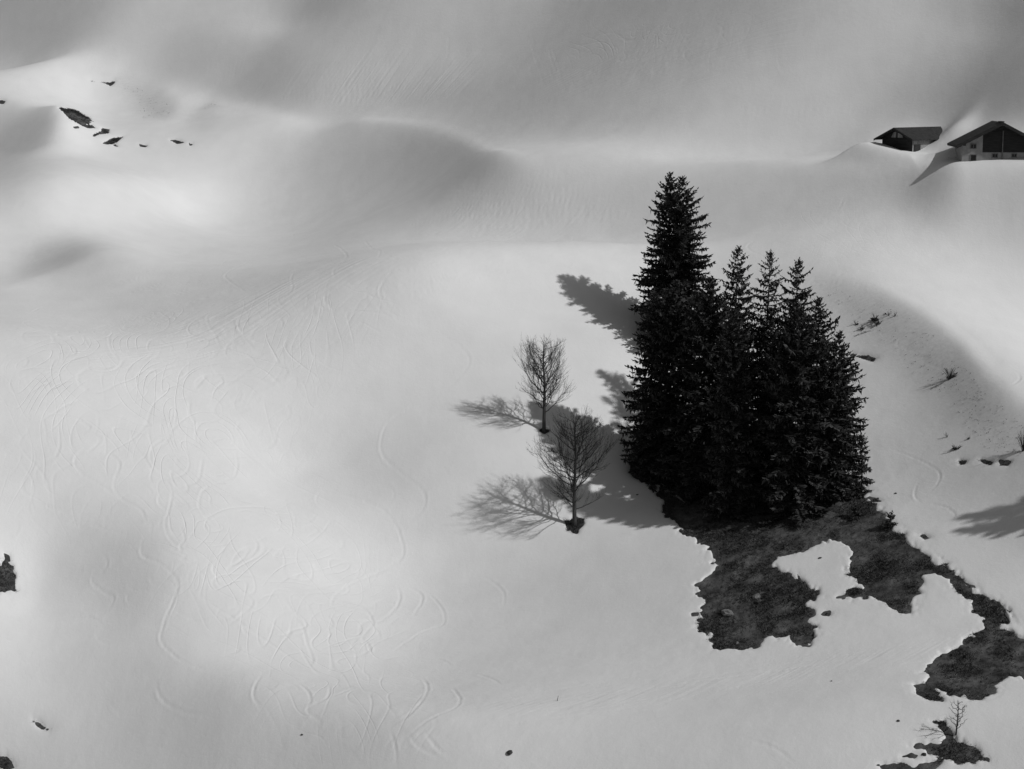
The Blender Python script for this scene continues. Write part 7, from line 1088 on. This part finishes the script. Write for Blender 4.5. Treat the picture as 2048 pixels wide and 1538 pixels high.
def window(parent, x0, x1, z0, z1, y, name='window', cross=True):
    mb = MB(); t = .07
    mb.box(x0, x1, y-.05, y+.02, z0, z0+t); mb.box(x0, x1, y-.05, y+.02, z1-t, z1)
    mb.box(x0, x0+t, y-.05, y+.02, z0+t, z1-t); mb.box(x1-t, x1, y-.05, y+.02, z0+t, z1-t)
    if cross: mb.box((x0+x1)/2-.025, (x0+x1)/2+.025, y-.045, y+.02, z0+t, z1-t)
    w = mb.build(name, M_FRAME, parent)
    mb = MB(); mb.box(x0+t, x1-t, y-.012, y+.015, z0+t, z1-t); mb.build('pane', M_GLASS, w)
    return w

pc = at1(2000, 318)
S = scale_at(pc)
m_ = lambda px: px / S
ch = empty('chalet', (pc.x, pc.y, pc.z), math.radians(-6))
tag(ch, 'large dark timber chalet with white plastered corner at right edge', 'house')
hw, ridge, D_ = m_(75), m_(69), 6.0
sl = (ridge - m_(30)) / hw                                 # roof rise per metre
eave_z = ridge - sl*hw
mb = MB()                                                  # plastered masonry: base storey and left corner
mb.prism([(-hw, -2.2), (hw, -2.2), (hw, m_(13)), (-m_(35), m_(13)), (-m_(35), eave_z + (hw-m_(35))*sl - .05), (-hw, eave_z - .05)], 0, .35)
mb.build('plaster_wall', M_PLASTER, ch)
mb = MB(); mb.prism([(-hw+.02, -2.2), (hw-.02, -2.2), (hw-.02, eave_z-.06), (0, ridge-.06), (-hw+.02, eave_z-.06)], .38, D_)
mb.build('house_body', M_PLASTER, ch)
mb = MB()
mb.prism([(-m_(35)+.004, m_(13)+.004), (hw-.004, m_(13)+.004), (hw-.004, eave_z-.05), (0, ridge-.05), (-m_(35)+.004, eave_z+(hw-m_(35))*sl-.06)], .03, .37)
tw = mb.build('timber_wall', M_TIMBER, ch)
mb = MB()
plank_wall(mb, (-m_(35)+.01, hw-.02), m_(13)+.02, lambda z: None if z > ridge-.25 else (-(ridge-.1-z)/sl, (ridge-.1-z)/sl), .03, .21, .035)
tag(mb.build('board', M_TIMBER, tw), 'horizontal timber boards of the gable', None, None, 'stuff')
ov, of, th = m_(14), .9, .22
for sx in (-1, 1):
    mb = MB()
    xe = sx*(hw+ov); ze = eave_z - sl*ov
    poly = [(0, ridge+.02), (xe, ze+.02), (xe, ze+.02+th), (0, ridge+.02+th)]
    mb.prism(poly if sx > 0 else poly[::-1], -of, D_+.5)
    rf = mb.build('roof_slope', M_ROOF, ch)
    mb = MB(); poly = [(0, ridge-.10), (xe*.995, ze-.10), (xe*.995, ze+th), (0, ridge+th)]
    mb.prism(poly if sx > 0 else poly[::-1], -of-.06, -of-.01); mb.build('bargeboard', M_TIMBER, rf)
    mb = MB()
    for k in range(6): mb.box(sx*(hw+.12) if sx > 0 else -(hw+ov-.05), (hw+ov-.05) if sx > 0 else -(hw+.12), .3+k, .42+k, ze-.14+(ov*.5*sl), ze-.02+(ov*.5*sl))
    mb.build('rafter_ends', M_TIMBER, rf)
mb = MB()
for x in (-hw+.15, 0, hw-.15): mb.box(x-.09, x+.09, -of+.02, .3, eave_z + (hw-abs(x))*sl - .26, eave_z + (hw-abs(x))*sl - .04)
mb.build('purlins', M_TIMBER, ch)
mb = MB(); mb.tube([Vector((m_(4), -.08, m_(56))), Vector((m_(4), -.08, -.6))], [.06, .06], 6); mb.build('downpipe', M_FRAME, ch)
mb = MB(); mb.box(-.16, .16, -of-.03, 1.2, ridge+.20, ridge+.30); mb.build('ridge_cap', M_ROOF, ch)
window(ch, -m_(59), -m_(47), m_(20), m_(30), -.001)
window(ch, -m_(59)+.02, -m_(46), -.35, m_(9), -.001, 'cellar_door', False)
window(ch, -m_(16), -m_(4), m_(2), m_(11), -.001)
window(ch, m_(22), m_(33), m_(3), m_(11), -.001)
window(ch, m_(48), m_(59), m_(3), m_(11), -.001)

# ------------------------------------------------------------------ the small hut, half buried
ph_ = at1(1806, 303); S = scale_at(ph_)
TH = math.radians(-46)                                     # gable looks to the left front, long wall to the right front
hd = rays(1788, 258); ridge_abs = ph_.y*hd[2]/hd[1]
fx = hd[0]*ph_.y/hd[1]
hut = empty('wooden_hut', (fx, ph_.y + .3, ph_.z), TH)
tag(hut, 'small half buried dark wooden hut left of the large chalet', 'hut')
rz = ridge_abs - ph_.z; hw, pit = 2.45, math.tan(math.radians(26)); ez = rz - hw*pit; Lr = 9.4
mb = MB(); w2 = hw-.55
mb.prism([(-w2, -2.5), (w2, -2.5), (w2, rz-w2*pit-.02), (0, rz-.03), (-w2, rz-w2*pit-.02)], .75, Lr-.3)
body = mb.build('log_walls', M_TIMBER, hut)
mb = MB()
for k in range(32): mb.box(w2, w2+.03+.012*(k % 3), .8+k*.25, .8+k*.25+.225, -2.0, rz-w2*pit-.06)
tag(mb.build('wall_board', M_PALETIMBER, body), 'weathered grey upright boards on the sunlit long wall', None, None, 'stuff')
mb = MB(); mb.prism([(-.75, ez+.28), (.75, ez+.28), (.42, rz-.32), (-.42, rz-.32)], .70, .76); mb.build('hay_hatch', M_PALETIMBER, hut)
mb = MB(); mb.box(-.05, .05, .62, .71, ez+.2, rz-.25); mb.build('hatch_post', M_TIMBER, hut)
mb = MB(); mb.box(w2+.055, w2+.10, 1.0, 2.2, -1.8, ez-.45); mb.build('stable_door', M_TIMBER, hut)
for sx in (-1, 1):
    mb = MB(); poly = [(0, rz), (sx*hw, ez), (sx*hw, ez+.14), (0, rz+.14)]
    mb.prism(poly if sx > 0 else poly[::-1], 0, Lr); rf = mb.build('roof_slope', M_ROOF, hut)
    mb = MB(); poly = [(0, rz-.08), (sx*hw, ez-.08), (sx*hw, ez+.12), (0, rz+.12)]
    mb.prism(poly if sx > 0 else poly[::-1], -.06, -.005); mb.build('bargeboard', M_TIMBER, rf)
